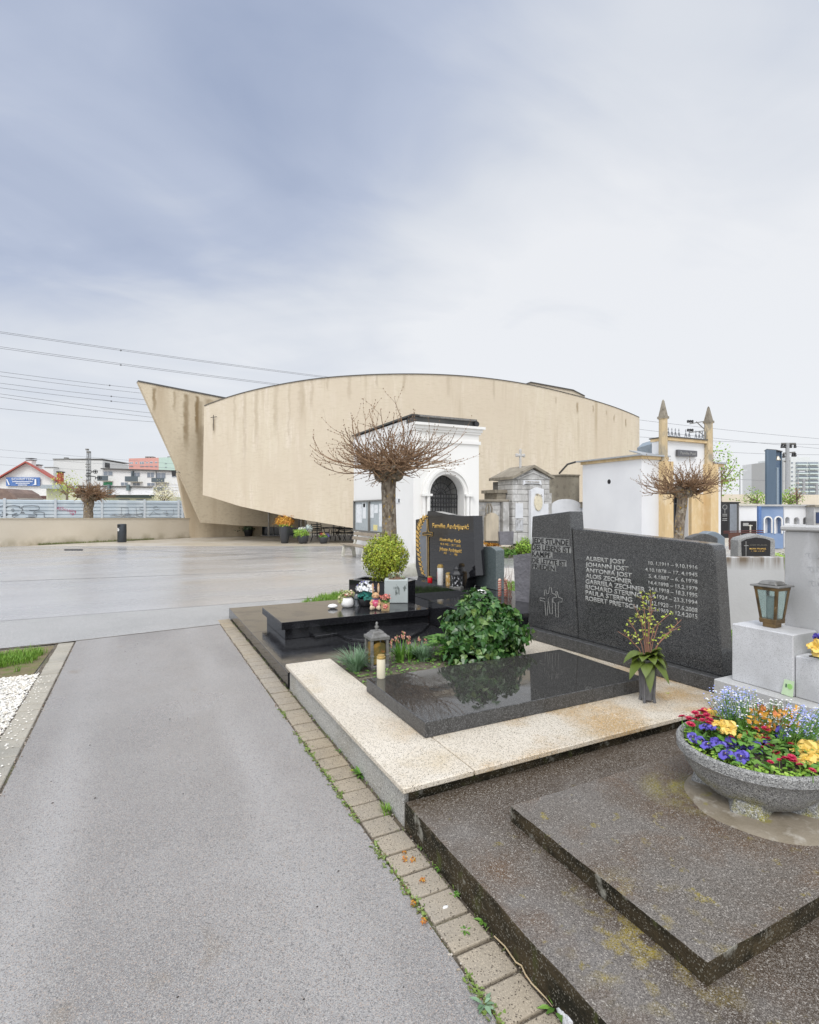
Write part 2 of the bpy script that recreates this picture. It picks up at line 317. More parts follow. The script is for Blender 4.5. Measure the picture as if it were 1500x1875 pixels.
m_slate = mat('split_slate', (.17,.165,.18), .6, mix=[(3,(.13,.125,.135),.4,.65)], bump=(9,1.,.03))
m_greens = mat('grey_green_granite', (.105,.13,.135), .25, spk=[(140,(.17,.20,.20),.7,.92),(180,(.05,.065,.06),.75,.92)])
m_gold = mat('gold_leaf', (.72,.46,.13), .38, metal=.35, mix=[(60,(.55,.32,.07),.5,.7)])
m_silver = mat('chiselled_letter', (.40,.40,.385), .8, spk=[(200,(.28,.28,.27),.6,.8)])
m_glass = mat('clear_glass', (.75,.86,.84), .04, trans=.92, spec=.5)
m_brass = mat('aged_brass', (.23,.155,.075), .4, metal=.75, mix=[(14,(.10,.075,.05),.45,.7)])
m_zinc = mat('grey_metal', (.24,.235,.225), .55, metal=.5, mix=[(20,(.14,.135,.125),.45,.7)], bump=(60,.3))
m_iron = plain('black_iron', (.018,.018,.02), .45)
m_wax = mat('cream_wax', (.72,.66,.50), .45)
m_bark = mat('grey_bark', (.225,.18,.135), .9, mix=[((16,16,5),(.10,.075,.052),.45,.60),(11,(.33,.29,.23),.5,.66),(13,(.42,.27,.04),.60,.68)], bump=((40,40,9),1.,.03))
m_twig = mat('brown_twig', (.185,.115,.068), .8, island=[(.13,.075,.042),(.23,.14,.08),(.30,.19,.105)])
m_bluef = mat('forget_me_not', (.3,.35,.8), .6, island=[(.34,.40,.78),(.45,.5,.85),(.24,.29,.7)])
m_grass = mat('grass_blade', (.1,.2,.03), .6, island=[(.10,.24,.02),(.17,.33,.03),(.24,.38,.06),(.08,.18,.02)])
m_bgrass = mat('blue_green_blade', (.1,.2,.1), .55, island=[(.10,.19,.09),(.16,.27,.15),(.23,.34,.22),(.07,.14,.06)])
m_gleaf = mat('fresh_leaf', (.1,.25,.03), .5, island=[(.06,.16,.02),(.10,.25,.03),(.17,.32,.05),(.05,.12,.02)])
m_ivy = mat('ivy_leaf', (.03,.09,.02), .32, island=[(.012,.045,.008),(.025,.085,.014),(.045,.13,.025),(.11,.22,.05),(.02,.065,.012),(.03,.10,.02),(.05,.14,.03),(.18,.26,.07)])
m_box = mat('boxwood_leaf', (.1,.14,.02), .5, island=[(.16,.21,.012),(.30,.36,.02),(.42,.46,.04),(.22,.33,.025),(.42,.36,.04)])
m_spring = mat('spring_leaf', (.4,.5,.06), .6, island=[(.34,.45,.05),(.48,.56,.09),(.58,.62,.16)])
m_tree = mat('tree_leaf', (.25,.4,.05), .6, island=[(.16,.32,.03),(.26,.43,.05),(.36,.50,.09)])
m_orangel = mat('orange_leaf', (.5,.2,.03), .6, island=[(.45,.14,.02),(.62,.30,.03),(.70,.42,.06),(.32,.09,.02)])
m_cream = mat('cream_blossom', (.8,.75,.6), .6, island=[(.72,.66,.44),(.82,.79,.66),(.55,.52,.2)])
m_petw = mat('white_petal', (.82,.82,.80), .55, island=[(.80,.81,.80),(.86,.85,.78),(.70,.73,.80)])
m_pety = mat('yellow_petal', (.80,.62,.16), .5, island=[(.80,.58,.12),(.85,.68,.25),(.76,.5,.08)])
m_petp = mat('violet_petal', (.12,.09,.5), .5, island=[(.055,.042,.30),(.085,.065,.40),(.14,.11,.50)])
m_petr = mat('red_petal', (.5,.01,.06), .5, island=[(.42,.008,.05),(.58,.02,.09),(.35,.004,.03)])
m_petpk = mat('pink_petal', (.7,.25,.2), .5, island=[(.70,.20,.15),(.80,.40,.32),(.62,.12,.12)])
m_bell = mat('dried_pink_bell', (.5,.22,.16), .6, island=[(.55,.24,.18),(.42,.16,.11),(.65,.36,.28)])
m_red = plain('red_plastic', (.62,.012,.02), .3)
m_wcer = plain('white_ceramic', (.80,.79,.77), .2)
m_pot = plain('charcoal_pot', (.045,.048,.055), .4)
m_wood = mat('weathered_wood', (.30,.25,.19), .75, mix=[((3,3,30),(.20,.165,.125),.45,.7)])
m_conc = mat('pale_concrete', (.60,.575,.50), .8, mix=[(5,(.46,.44,.36),.45,.7)])
# ================================================================ ground
def sheet(name, pts, z, m, label=None):
    mb = MB(); mb.poly([(p[0], p[1], z) for p in pts]); return mb.build(name, m, kind='structure', label=label)
sheet('ground', [(-1500,-300),(1800,-300),(1800,2200),(-1500,2200)], -.03, m_dirt)
def cf(lat, d): return (lat*ca + d*sa, -lat*sa + d*ca)
sheet('plaza', [(-14,10.2),(14,10.2),cf(18,25.7),cf(-34,25.7)], -.004, m_plaza)
sheet('forecourt', [cf(-34,25.7),cf(18,25.7),cf(26,60),cf(-40,60)], -.008, m_fore)
sheet('path', [(-.745,-2.5),(1.062,-2.5),(1.062,8.42),(-.745,8.2)], 0, m_path)
sheet('cross_path', [(-9,7.9),(-.745,8.204),(1.062,8.424),(1.35,8.86),(3.0,9.2),(3.2,10.05),(2.3,10.19),(-9,10.19)], .0, m_strip)
mb = MB()
y = -2.0
while y < 8.75:                         # one row of pavers each side of the path
    g = R.uniform(.005, .009); dz_ = R.uniform(-.002, .003)
    mb.box(1.075 + R.uniform(-.004,.004), 1.245 + R.uniform(-.004,.004), y + g, y + .155, -.06, .006 + dz_); y += .163
mb.build('paver_edging', m_paver, kind='structure', bevel=.006, seg=2)
mb = MB(); y = -1.0
while y < 8.1:
    g = R.uniform(.003, .007); mb.box(-.93 + R.uniform(-.005,.005), -.762, y + g, y + .155, -.06, .004 + R.uniform(-.002,.003)); y += .163
mb.build('paver_edging', m_paverl, kind='structure', bevel=.005)
sheet('soil_strip', [(1.05,-2.2),(1.42,-2.2),(1.42,8.9),(1.05,8.7)], -.006, m_soil)
sheet('soil_strip', [(-.97,-2),(-.738,-2),(-.738,8.17),(-.97,8.17)], -.006, m_soil)
def strip(name, pts, w_, m):
    mb = MB()
    for (x0,y0),(x1,y1) in zip(pts, pts[1:]):
        n_ = 12
        for k in range(n_):
            a, b = k/n_, (k+1)/n_; j0, j1 = mnoise.noise(V((x0+a)*5, 1))*w_*.5, mnoise.noise(V((x0+b)*5, 1))*w_*.5
            mb.poly([(x0+(x1-x0)*a, y0+(y1-y0)*a - w_/2 + j0, .003), (x0+(x1-x0)*b, y0+(y1-y0)*b - w_/2 + j1, .003), (x0+(x1-x0)*b, y0+(y1-y0)*b + w_/2 + j1, .003), (x0+(x1-x0)*a, y0+(y1-y0)*a + w_/2 + j0, .003)])
    return mb.build(name, m, kind='structure')
V = lambda a, b: Vector((a, b, 0))
strip('soil_strip', [(-.95,8.17),(-.4,8.245),(.3,8.335),(1.06,8.425)], .022, m_soil); strip('soil_strip', [(-9,7.88),(-3,7.94),(-.93,8.16)], .05, m_soil)
strip('soil_strip', [(-9,10.18),(-4,10.19),(2.3,10.19)], .02, mat('asphalt_seam', (.20,.19,.185), .7))
m_seam = mat('asphalt_seam', (.27,.265,.26), .5)
for a_, b_ in ((flat(-200,1072), flat(560,1044)), (flat(150,1002.5), flat(640,1024))): mbs = MB(); dvec = (b_-a_).normalized().cross(Vector((0,0,1)))*.025; mbs.poly([a_+dvec, b_+dvec, b_-dvec, a_-dvec]); mbs.build('seam', m_seam, kind='structure')
# white gravel: loose pebbles on a pale bed
m_peb = mat('white_pebble', (.8,.79,.75), .75, island=[(.78,.77,.73),(.86,.85,.82),(.70,.67,.60),(.83,.80,.74),(.60,.55,.46),(.80,.78,.74),(.42,.37,.30)])
sheet('gravel_bed', [(-5,1.5),(-.93,1.5),(-.93,6.75),(-5,6.75)], -.010, mat('gravel_bed', (.55,.53,.49), .9, spk=[(45,(.75,.74,.7),.4,.9)]))
mb = MB()
oc = [Vector(v) for v in ((1,0,0),(0,1,0),(-1,0,0),(0,-1,0),(0,0,1))]
def pebble(x, y, z, r):
    a = R.uniform(0, 6.28); cs, sn = math.cos(a), math.sin(a); v = []
    for p in oc:
        q = Vector((p.x*R.uniform(.7,1.25), p.y*R.uniform(.5,.95), p.z*R.uniform(.5,.9)))*r
        v.append(mb.bm.verts.new((x + q.x*cs - q.y*sn, y + q.x*sn + q.y*cs, z + q.z + (0 if p.z else R.uniform(-.2,.35)*r))))
    for i in range(4): mb.bm.faces.new((v[i], v[(i+1) % 4], v[4]))
for _ in range(8500):
    x = -.945 - R.random()**1.2*1.5; y = R.uniform(3.9, 6.72)
    pebble(x, y, -.008 + R.random()*.014, R.uniform(.009, .019))
for _ in range(260): pebble(-.95 + R.random()**2*.17, R.uniform(3.6, 6.6), .008, R.uniform(.006, .012))
mb.build('white_gravel', m_peb, kind='stuff')
# grass patches
def grasspatch(name, poly, n, ln, lab=None, m=None, sp=.5, w=.006):
    g = MB(); xs = [p[0] for p in poly]; ys = [p[1] for p in poly]
    def inside(x, y):
        c = False
        for i in range(len(poly)):
            (x1, y1), (x2, y2) = poly[i][:2], poly[i-1][:2]
            if (y1 > y) != (y2 > y) and x < (x2-x1)*(y-y1)/(y2-y1) + x1: c = not c
        return c
    k = 0
    while k < n:
        x, y = R.uniform(min(xs), max(xs)), R.uniform(min(ys), max(ys))
        if not inside(x, y): continue
        k += 1
        if mnoise.noise(Vector((x*2.2, y*2.2, 0))) < -.28: continue
        blades(g, (x, y, -.01), 3, ln, sp, w, seg=2)
    return g.build(name, m or m_grass, kind='stuff', recalc=False)
m_turf = mat('turf_soil', (.16,.14,.07), .9, mix=[(5,(.22,.17,.10),.4,.6),(9,(.12,.16,.03),.5,.7)], bump=(60,.8,.02))
sheet('turf_bed', [(-5,6.75),(-1.0,6.75),(-.97,8.1),(-5,7.98)], -.012, m_turf)
grasspatch('grass', [(-3.2,6.75),(-1.12,6.95),(-1.02,7.75),(-1.2,8.0),(-3.2,7.9)], 4200, .09, w=.004)
tp = [(2.5,9.25),(3.1,9.0),(7,9.2),(7,11.2),(4.5,11.0),(2.9,10.1)]
sheet('turf_bed', tp, -.002, m_turf)
grasspatch('grass', tp, 3800, .11, w=.006)
# ================================================================ ceremony hall (beige curved shell with prow)
def interp(tab, x):
    for (a, va), (b, vb) in zip(tab, tab[1:]):
        if x <= b: return va + (vb-va)*(x-a)/(b-a)
    return tab[-1][1]
def smooth(tab, x):                      # cubic through the table
    i = max(1, min(len(tab)-3, next((k for k in range(len(tab)-1) if x <= tab[k+1][0]), len(tab)-2)))
    p = tab[i-1:i+3]; s = 0
    for j in range(4):
        t = p[j][1]
        for k in range(4):
            if k != j: t *= (x-p[k][0])/(p[j][0]-p[k][0])
        s += t
    return s
TOP = [(375,743),(433,723),(500,707),(583,693.5),(650,688),(717,685.5),(850,689),(960,703),(1037,720),(1095,736),(1142,752),(1171,764.5)]
BOT = [(372,906),(440,927),(500,940),(540,949),(647,967),(700,977),(760,989),(800,996.5)]
DEP = [(375,29.5),(540,28.0),(715,28.0),(900,29.8),(1171,36.0)]
hall = thing('ceremony_hall', 'large beige windowless concrete hall with curved wall and pointed prow', 'hall', at(600,994,28).to_tuple()[:2] + (0,))
mb = MB(); cols = []; NC = 72; NR = 10
for i in range(NC+1):
    px = 374 + (1171-374)*i/NC; d = smooth(DEP, px); pt = at(px, smooth(TOP, px), d)
    zb = at(px, interp(BOT, px), d).z if px < 795 else -.05
    zb = max(zb, -.05); r = Vector((*ray(px), 0)).normalized()
    pb = Vector((pt.x, pt.y, zb))
    if i == 0: pb = Vector((*(pt.xy - Vector((ca, -sa))*.08), zb))
    cols.append((pb, pt, r))
front = [[mb.bm.verts.new(a.lerp(b, j/NR)) for j in range(NR+1)] for a, b, r in cols]
back = [[mb.bm.verts.new(a.lerp(b, j) + r*.5) for j in (0, 1)] for a, b, r in cols]
for i in range(NC):
    for j in range(NR): mb.bm.faces.new((front[i][j], front[i+1][j], front[i+1][j+1], front[i][j+1]))
    mb.bm.faces.new((back[i][0], back[i][1], back[i+1][1], back[i+1][0]))
    mb.bm.faces.new((front[i][0], back[i][0], back[i+1][0], front[i+1][0])); mb.bm.faces.new((front[i][NR], front[i+1][NR], back[i+1][1], back[i][1]))
for i in (0, NC): mb.bm.faces.new([front[i][j] for j in range(NR+1)] + [back[i][1], back[i][0]])
mw = mb.build('curved_wall', m_shell, hall)
for p in mw.data.polygons: p.use_smooth = abs(p.normal.z) < .3
sm = mw.modifiers.new('e', 'EDGE_SPLIT'); sm.split_angle = rad(40)
mb = MB()                                # roof edge: a folded zinc strip
for i in range(NC):
    a, b = cols[i][1], cols[i+1][1]; ra, rb = cols[i][2], cols[i+1][2]; u = Vector((0,0,.035))
    mb.hexa([a - ra*.05, b - rb*.05, b + rb*.55, a + ra*.55], [a - ra*.05 + u, b - rb*.05 + u, b + rb*.55 + u, a + ra*.55 + u])
mb.build('roof_edge', m_trim, hall)
mb = MB()                                # roof behind the wall and rear volume
bk = [Vector((*(c[1].xy + c[2].xy*9), c[1].z - 1.2)) for c in cols[::8]]; fr = [Vector((*(c[1].xy + c[2].xy*.5), c[1].z - .25)) for c in cols[::8]]
for i in range(len(fr)-1): mb.poly([fr[i], fr[i+1], bk[i+1], bk[i]])
mb.build('roof', m_trim, hall)
q = [(960,704),(972,699.5),(1000,704.5),(1050,714),(1071,725),(1071,745),(960,745)]
MB().prism([at(a, b, 40) for a, b in q], Vector((sa, ca, 0))*4).build('roof_lantern', m_shell, hall)
MB().prism([at(a, b, 39.9) for a, b in [(960,703.2),(972,698.6),(1050,713),(1071.5,724),(1071.5,725.2),(1050,714.6),(972,700.2),(960,704.8)]], Vector((sa, ca, 0))*4.2).build('roof_edge', m_trim, hall)
PCH = Plane(cols[0][1], cols[-1][1])
def onwall(px, y0, y1):
    d = smooth(DEP, px); a, b = at(px, y0, d), at(px, y1, d); return ((a-PCH.o).dot(PCH.x), a.z), ((b-PCH.o).dot(PCH.x), b.z)
SHELL_STREAKS = [(1058,738,762,.13,.6),(1086,743,758,.10,.6),(1110,752,762,.08,.5),(1125,760,775,.10,.5),(1146,768,785,.10,.8),(1018,728,742,.12,.35),(740,687,722,.13,.30),(552,696,790,.22,.22),(571,694,760,.12,.25),(505,707,820,.2,.25),(470,715,840,.16,.25),(640,689,740,.15,.22),(392,768,800,.10,.5),(821,690,735,.16,.22),(448,722,880,.14,.22),(690,687,715,.10,.28),(905,697,740,.12,.25),(430,724,800,.1,.2),(530,701,850,.1,.2),(600,692,720,.1,.25)]
# prow
pa0, pa1 = at(253, 935, 30.5), at(560, 935, 36.5); PA = Plane(pa0, pa1)
prow = [(253,699),(400,727.5),(560,758),(560,967),(440,962.5),(370,957)]
m2 = m_prow; nt2 = m2.node_tree
def streaks(m, pl, lst, where=None):
    nt = m.node_tree; N = nt.nodes; L = nt.links; P = N['Principled BSDF']; src = P.inputs['Base Color'].links[0].from_socket
    tc = N.new('ShaderNodeTexCoord'); off = OFF['ceremony_hall']
    ad = N.new('ShaderNodeVectorMath'); ad.operation = 'ADD'; L.new(tc.outputs['Object'], ad.inputs[0]); ad.inputs[1].default_value = off - pl.o
    dt = N.new('ShaderNodeVectorMath'); dt.operation = 'DOT_PRODUCT'; L.new(ad.outputs[0], dt.inputs[0]); dt.inputs[1].default_value = pl.x
    sp = N.new('ShaderNodeSeparateXYZ'); L.new(ad.outputs[0], sp.inputs[0])
    nz = N.new('ShaderNodeTexNoise'); nz.inputs['Scale'].default_value = 2.2; nz.inputs['Detail'].default_value = 6; L.new(ad.outputs[0], nz.inputs['Vector'])
    def M_(op, a, b, c=None):
        n = N.new('ShaderNodeMath'); n.operation = op
        for i, v in enumerate((a, b, c)):
            if v is None: continue
            if isinstance(v, (int, float)): n.inputs[i].default_value = v
            else: L.new(v, n.inputs[i])
        return n.outputs[0]
    def mr_(v, a, b):
        n = N.new('ShaderNodeMapRange'); n.interpolation_type = 'SMOOTHSTEP'; L.new(v, n.inputs[0]); n.inputs[1].default_value = a; n.inputs[2].default_value = b; return n.outputs[0]
    wob = M_('MULTIPLY', M_('SUBTRACT', nz.outputs[0], .5), .28)
    col = src
    for px, y0, y1, wd, st in lst:
        (u, z1), (_, z0) = (pl.st(px, y0), pl.st(px, y1)) if where is None else where(px, y0, y1)
        x = M_('ABSOLUTE', M_('ADD', M_('SUBTRACT', dt.outputs['Value'], u), wob), 0)
        f = M_('MULTIPLY', mr_(x, wd, wd*.15), mr_(sp.outputs[2], z0, z0*.5 + z1*.5))
        f = M_('MULTIPLY', f, mr_(sp.outputs[2], z1 + .12, z1 - .08)); f = M_('MULTIPLY', f, M_('ADD', M_('MULTIPLY', nz.outputs[0], st), st*.5))
        k = N.new('ShaderNodeMix'); k.data_type = 'RGBA'; L.new(f, k.inputs[0]); L.new(col, k.inputs[6]); k.inputs[7].default_value = (.24,.17,.09,1); col = k.outputs[2]
    L.new(col, P.inputs['Base Color'])
streaks(m_prow, PA, [(282,711,765,.14,.8),(320,717,760,.14,.45),(341,722,845,.24,.75),(361,726,815,.17,1.0),(366,735,900,.3,.5),(385,732,790,.4,.5)])
streaks(m_shell, PCH, SHELL_STREAKS, onwall)
q = [PA.pt(*PA.st(*p)) for p in prow]
MB().prism(q, -PA.n*.42).build('prow_wall', m_prow, hall)
def capline(pl, pxs, th=.08, w=.48, lift=.0):
    mb = MB(); p = [pl.pt(*pl.st(*a)) for a in pxs]
    for a, b in zip(p, p[1:]):
        u = Vector((0,0,th)); mb.hexa([a + pl.n*.04, b + pl.n*.04, b - pl.n*w, a - pl.n*w], [a + pl.n*.04 + u, b + pl.n*.04 + u, b - pl.n*w + u, a - pl.n*w + u])
    return mb
capline(PA, [(253,699),(400,727.5),(560,758)]).build('roof_edge', m_trim, hall)
PB = Plane(flat(349,984.4), flat(480,980.5))
q = [(322,850),(349,984.6),(480,980.8),(480,930),(380,850)]
MB().prism([PB.pt(*PB.st(*p)) for p in q], -PB.n*.4).build('buttress', m_prow, hall)
# under the shell: soffit, glazing, inner wall, columns
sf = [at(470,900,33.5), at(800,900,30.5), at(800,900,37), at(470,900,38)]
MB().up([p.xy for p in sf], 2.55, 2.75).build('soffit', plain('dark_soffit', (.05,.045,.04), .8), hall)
PG = Plane(at(432,935,37), at(548,935,36.2))
mb = MB(); a, b = PG.st(432,935)[0], PG.st(548,935)[0]
mb.prism([PG.pt(a,0), PG.pt(b,0), PG.pt(b,2.55), PG.pt(a,2.55)], -PG.n*.05)
gl = mb.build('glazing', plain('dark_glass', (.02,.024,.03), .08), hall)
mb = MB()
for k in range(6):
    u = a + (b-a)*k/5; mb.cbox(PG.pt(u, 1.27, .03), .06, .06, 2.54, math.atan2(PG.x.y, PG.x.x))
mb.build('mullion', m_zinc, gl)
PI_ = Plane(at(548,935,41), at(760,935,38))
a, b = PI_.st(548,935)[0], PI_.st(760,935)[0]
MB().prism([PI_.pt(a,0), PI_.pt(b,0), PI_.pt(b,2.55), PI_.pt(a,2.55)], -PI_.n*.2).build('inner_wall', m_shell, hall)
for px, d in ((492,35),(552,32),(560,33),(581,34),(611,36)):
    p = at(px, 935, d); MB().tube([(p.x,p.y,0),(p.x,p.y,2.56)], .06, 10).build('column', plain('pale_steel', (.5,.48,.44), .5), hall, smooth=True)
PM = Plane(cols[0][0], cols[6][0])
def crossbars(pl, bars, off, w, th):
    mb = MB()
    for (x0,y0),(x1,y1) in bars:
        a = pl.pt(*pl.st(x0,y0), off); b = pl.pt(*pl.st(x1,y1), off); mb.tube([a, b], w, 4)
    return mb
crossbars(PM, [((393,760),(392.6,789)),((388,765),(399,763.5))], .09, .016, .05).build('cross', m_iron, hall)
fl = MB().hexa([at(x,y,29.9) for x,y in ((315.5,872),(322,872),(323,861),(313.5,861))], [at(x,y,30.2) for x,y in ((315.5,872),(322,872),(323,861),(313.5,861))]).build('floodlight', m_iron, hall)
MB().tube([at(321,866,30.1), at(326,863.5,31.0), at(330,866,31.6)], .035, 5).build('bracket', m_conc, fl)
# ================================================================ planters and garden benches on the forecourt
def planter(name, label, px, py, wpx, hpx, prof, m, d=None, group='planters on the forecourt'):
    p = flat(px, py); d = FPX*EYE/(py-CY0); r = wpx/2*d/FPX; h = hpx*d/FPX
    t = thing(name, label, 'planter', (p.x, p.y, 0), group)
    MB().lathe([(k*r, z*h) for k, z in prof], p, 24).build('pot', m, t, smooth=True)
    return t, Vector((p.x, p.y, h)), r
TALL = [(.55,0),(.62,.02),(.80,.35),(.95,.75),(1.0,.97),(.98,1.0),(.88,1.0),(.85,.93),(.1,.93)]
BOWL = [(.62,0),(.72,.05),(.92,.4),(1.0,.75),(1.0,.97),(.97,1.0),(.9,1.0),(.88,.9),(.1,.9)]
t, c, r = planter('tall_planter', 'tall tapered charcoal planter with orange and yellow flowers on the forecourt', 521.5, 994.5, 21.5, 31, TALL, m_pot)
mb = MB(); leafball(mb, c + Vector((0,0,.22)), (.50,.5,.34), 620, .11, DIAM, .3, -.3, .25); mb.build('flowers', m_orangel, t, recalc=False)
mb = MB(); leafball(mb, c + Vector((0,0,.04)), (.34,.34,.12), 160, .09, LEAF); mb.build('foliage', m_spring, t, recalc=False)
t, c, r = planter('bowl_planter', 'dark bowl planter with bushy green and silvery plants beside the tall one', 555, 995, 20, 14, BOWL, m_pot)
mb = MB(); leafball(mb, c + Vector((-.08,0,.12)), (.40,.36,.30), 520, .08, DIAM); mb.build('foliage', m_tree, t, recalc=False)
mb = MB(); leafball(mb, c + Vector((.28,-.1,.36)), (.18,.18,.2), 120, .11, DIAM); mb.build('silver_foliage', plain('silver_leaf', (.55,.62,.60), .7), t, recalc=False)
mb = MB(); leafball(mb, c + Vector((-.05,0,.36)), (.22,.2,.1), 90, .07, DIAM); mb.build('flowers', m_petw, t, recalc=False)
t, c, r = planter('bowl_planter', 'small dark bowl planter with red yellow and violet pansies on the forecourt', 592.5, 995, 17, 11.5, BOWL, m_pot)
for m_, n, dx in ((m_petr,45,-.08),(m_pety,60,0),(m_petp,50,.15)):
    mb = MB(); leafball(mb, c + Vector((dx,0,.08)), (.14,.16,.14), n, .07, DIAM, .6, 0); mb.build('flowers', m_, t, recalc=False)
mb = MB(); leafball(mb, c + Vector((-.03,0,.04)), (.24,.22,.13), 140, .08, LEAF); mb.build('foliage', m_gleaf, t, recalc=False)
for px, wp, lab in ((432.5, 15, 'black tub of trailing green plants, left of the two under the prow'), (455, 16, 'black tub of trailing green plants, right of the two under the prow')):
    t, c, r = planter('plant_tub', lab, px, 981.5, wp, 12, [(.72,0),(.8,.05),(1,.8),(1.02,1),(.92,1),(.9,.92),(.1,.92)], m_iron, group='tubs under the prow')
    mb = MB(); leafball(mb, c + Vector((0,0,.05)), (.36,.34,.2), 260, .12, LEAF, .3, -.6, .3)
    for k in range(14): blades(mb, c + Vector((R.uniform(-.2,.2),0,-.02)), 3, .36, 1.1, .02)
    mb.build('foliage', mat('tub_leaf', (.05,.1,.04), .6, island=[(.04,.09,.03),(.10,.16,.08),(.16,.2,.14)]), t, recalc=False)
def iron_bench(label, px, py, rz):
    p = flat(px, py); t = thing('garden_bench', label, 'bench', (0,0,0), 'black garden benches under the shell')
    m = m_iron
    mb = MB()
    for k in range(4): mb.cbox((0, -.2 + k*.13, .45), 1.3, .09, .03)
    mb.build('seat', m, t)
    mb = MB()
    for k in range(4): mb.cbox((0, .26 + k*.012, .58 + k*.11), 1.3, .025, .05)
    mb.build('backrest', m, t)
    for s in (-.64, .64):
        mb = MB(); mb.tube([(s,-.28,0),(s,-.24,.25),(s,-.2,.45),(s,-.26,.66),(s,-.1,.68),(s,.26,.66)], .022, 5); mb.tube([(s,.34,0),(s,.22,.25),(s,.24,.45),(s,.31,.98)], .022, 5); mb.tube([(s,-.2,.44),(s,.24,.44)], .022, 5)
        mb.tube([(s,-.1,.44),(s,-.05,.3),(s,.05,.27),(s,.12,.36),(s,.05,.42)], .014, 5)
        mb.build('leg', m, t)
    t.location = (p.x, p.y, 0); t.rotation_euler = (0, 0, rz); OFF[t.name] = Vector(t.location); return t
iron_bench('black iron garden bench seen from its side, behind the small pansy bowl', 588, 990, -YAW + rad(75))
iron_bench('black iron garden bench in the middle of the shaded row', 618, 989, -YAW + rad(-70))
iron_bench('black iron garden bench nearest the white chapel', 645, 989, -YAW + rad(80))
p = flat(607, 988.5); t = thing('garden_table', 'black iron table between the garden benches under the shell', 'table', (p.x, p.y, 0))
MB().cbox((p.x,p.y,.72), 1.1, .7, .03, -YAW).build('table_top', m_iron, t)
for s in (-1, 1):
    o = Vector((ca, -sa, 0))*s*.42; MB().tube([p + o*1.2, p + o*.8 + Vector((0,0,.3)), p + o*1.1 + Vector((0,0,.71))], .025, 5).build('leg', m_iron, t)
# ================================================================ low boundary wall, litter bin, noise barrier, far houses
w0, w1 = flat(0,1001.3), flat(348,984.4); PW = Plane(w0, w1)
a = PW.st(-140,950)[0]; b = PW.st(348,950)[0]
m_low = mat('cream_render', (.66,.59,.48), .85, mix=[((.5,.5,.5),(.60,.53,.42),.45,.7)], stain=[((1.5,1.5,1),(.36,.31,.21),.42,.62,'Z',.45,.0)], bump=(20,.12))
wl = thing('boundary_wall', 'long low cream rendered wall behind the plaza, ending at the prow', 'wall', (w0.x, w0.y, 0))
MB().prism([PW.pt(a,-.03), PW.pt(b,-.03), PW.pt(b,1.19), PW.pt(a,1.33)], -PW.n*.3).build('wall', m_low, wl)
MB().hexa([PW.pt(a,1.33,.03), PW.pt(b,1.19,.03), PW.pt(b,1.19,-.33), PW.pt(a,1.33,-.33)], [PW.pt(a,1.38,.03), PW.pt(b,1.24,.03), PW.pt(b,1.24,-.33), PW.pt(a,1.38,-.33)]).build('coping', plain('coping', (.5,.44,.34), .8), wl)
u0, u1 = PW.st(70,998)[0], PW.st(348,985)[0]
mb = MB(); mb.poly([PW.pt(u0,-.002,.10), PW.pt((u0+u1)/2,-.002,.22), PW.pt(u1,-.002,.15), PW.pt(u1,-.002,0), PW.pt(u0,-.002,0)]); mb.build('turf_bed', m_turf, kind='structure')
mb = MB()
for _ in range(620):
    t_ = R.random()**1.1; u = u0 + (u1-u0)*t_*.72; p = PW.pt(u, 0, R.uniform(.02,.05+.18*math.sin(math.pi*min(1,t_*1.2+.02)))); blades(mb, p, 2, R.uniform(.06,.16), .6, .010, seg=2)
mb.build('grass', mat('dull_grass', (.15,.2,.06), .7, island=[(.13,.19,.05),(.22,.24,.09),(.28,.26,.14),(.17,.24,.06)]), kind='stuff', recalc=False)
q_ = [flat(118,1005.5), flat(152,1005.5), flat(152,1008), flat(118,1008)]
dg = MB().up([v.xy for v in q_], -.002, .006).build('drain_grate', m_iron, label='long dark drain grate set in the plaza before the cream wall', cat='drain', loc=q_[0])
# litter bin
p = flat(223.5, 992.5); d = FPX*EYE/57.5
bn = thing('litter_bin', 'round dark grey litter bin with a slot, against the cream wall', 'bin', (p.x, p.y, 0)); r = 7.6*d/FPX; hb = 33*d/FPX
m_bin = plain('bin_grey', (.05,.058,.068), .4, metal=.3)
MB().lathe([(r*.96,0),(r,.02),(r,hb-.02),(r*.97,hb),(.05,hb+.01)], p, 32).build('body', m_bin, bn, smooth=True).modifiers.new('e','EDGE_SPLIT')
vd = Vector((-sa,-ca,0)); sd_ = Vector((ca,-sa,0))
def arc(r, a0, a1, z0, z1, n=8, up=p):
    mb = MB()
    for i in range(n):
        q = []
        for tt_, z in ((i,z0),(i+1,z0),(i+1,z1),(i,z1)):
            an = a0 + (a1-a0)*tt_/n; q.append(up + vd*r*math.cos(an) + sd_*r*math.sin(an) + Vector((0,0,z)))
        mb.poly(q)
    return mb
arc(r*1.012, -1.2, .15, hb*.86, hb*.945).build('slot', plain('slot_black', (.004,.004,.004), .7), bn)
mb = MB(); cc = Vector((0,0,hb*.69))
for i in range(12):
    q = []
    for k, rr in ((i,.03),(i+1,.03),(i+1,.085),(i,.085)):
        an = 2*math.pi*k/12; th = -.5 + math.cos(an)*rr/r; q.append(p + vd*r*1.015*math.cos(th) + sd_*r*1.015*math.sin(th) + Vector((0,0,hb*.69 + math.sin(an)*rr)))
    mb.poly(q)
mb.build('emblem', plain('white_decal', (.8,.8,.8), .4), bn)
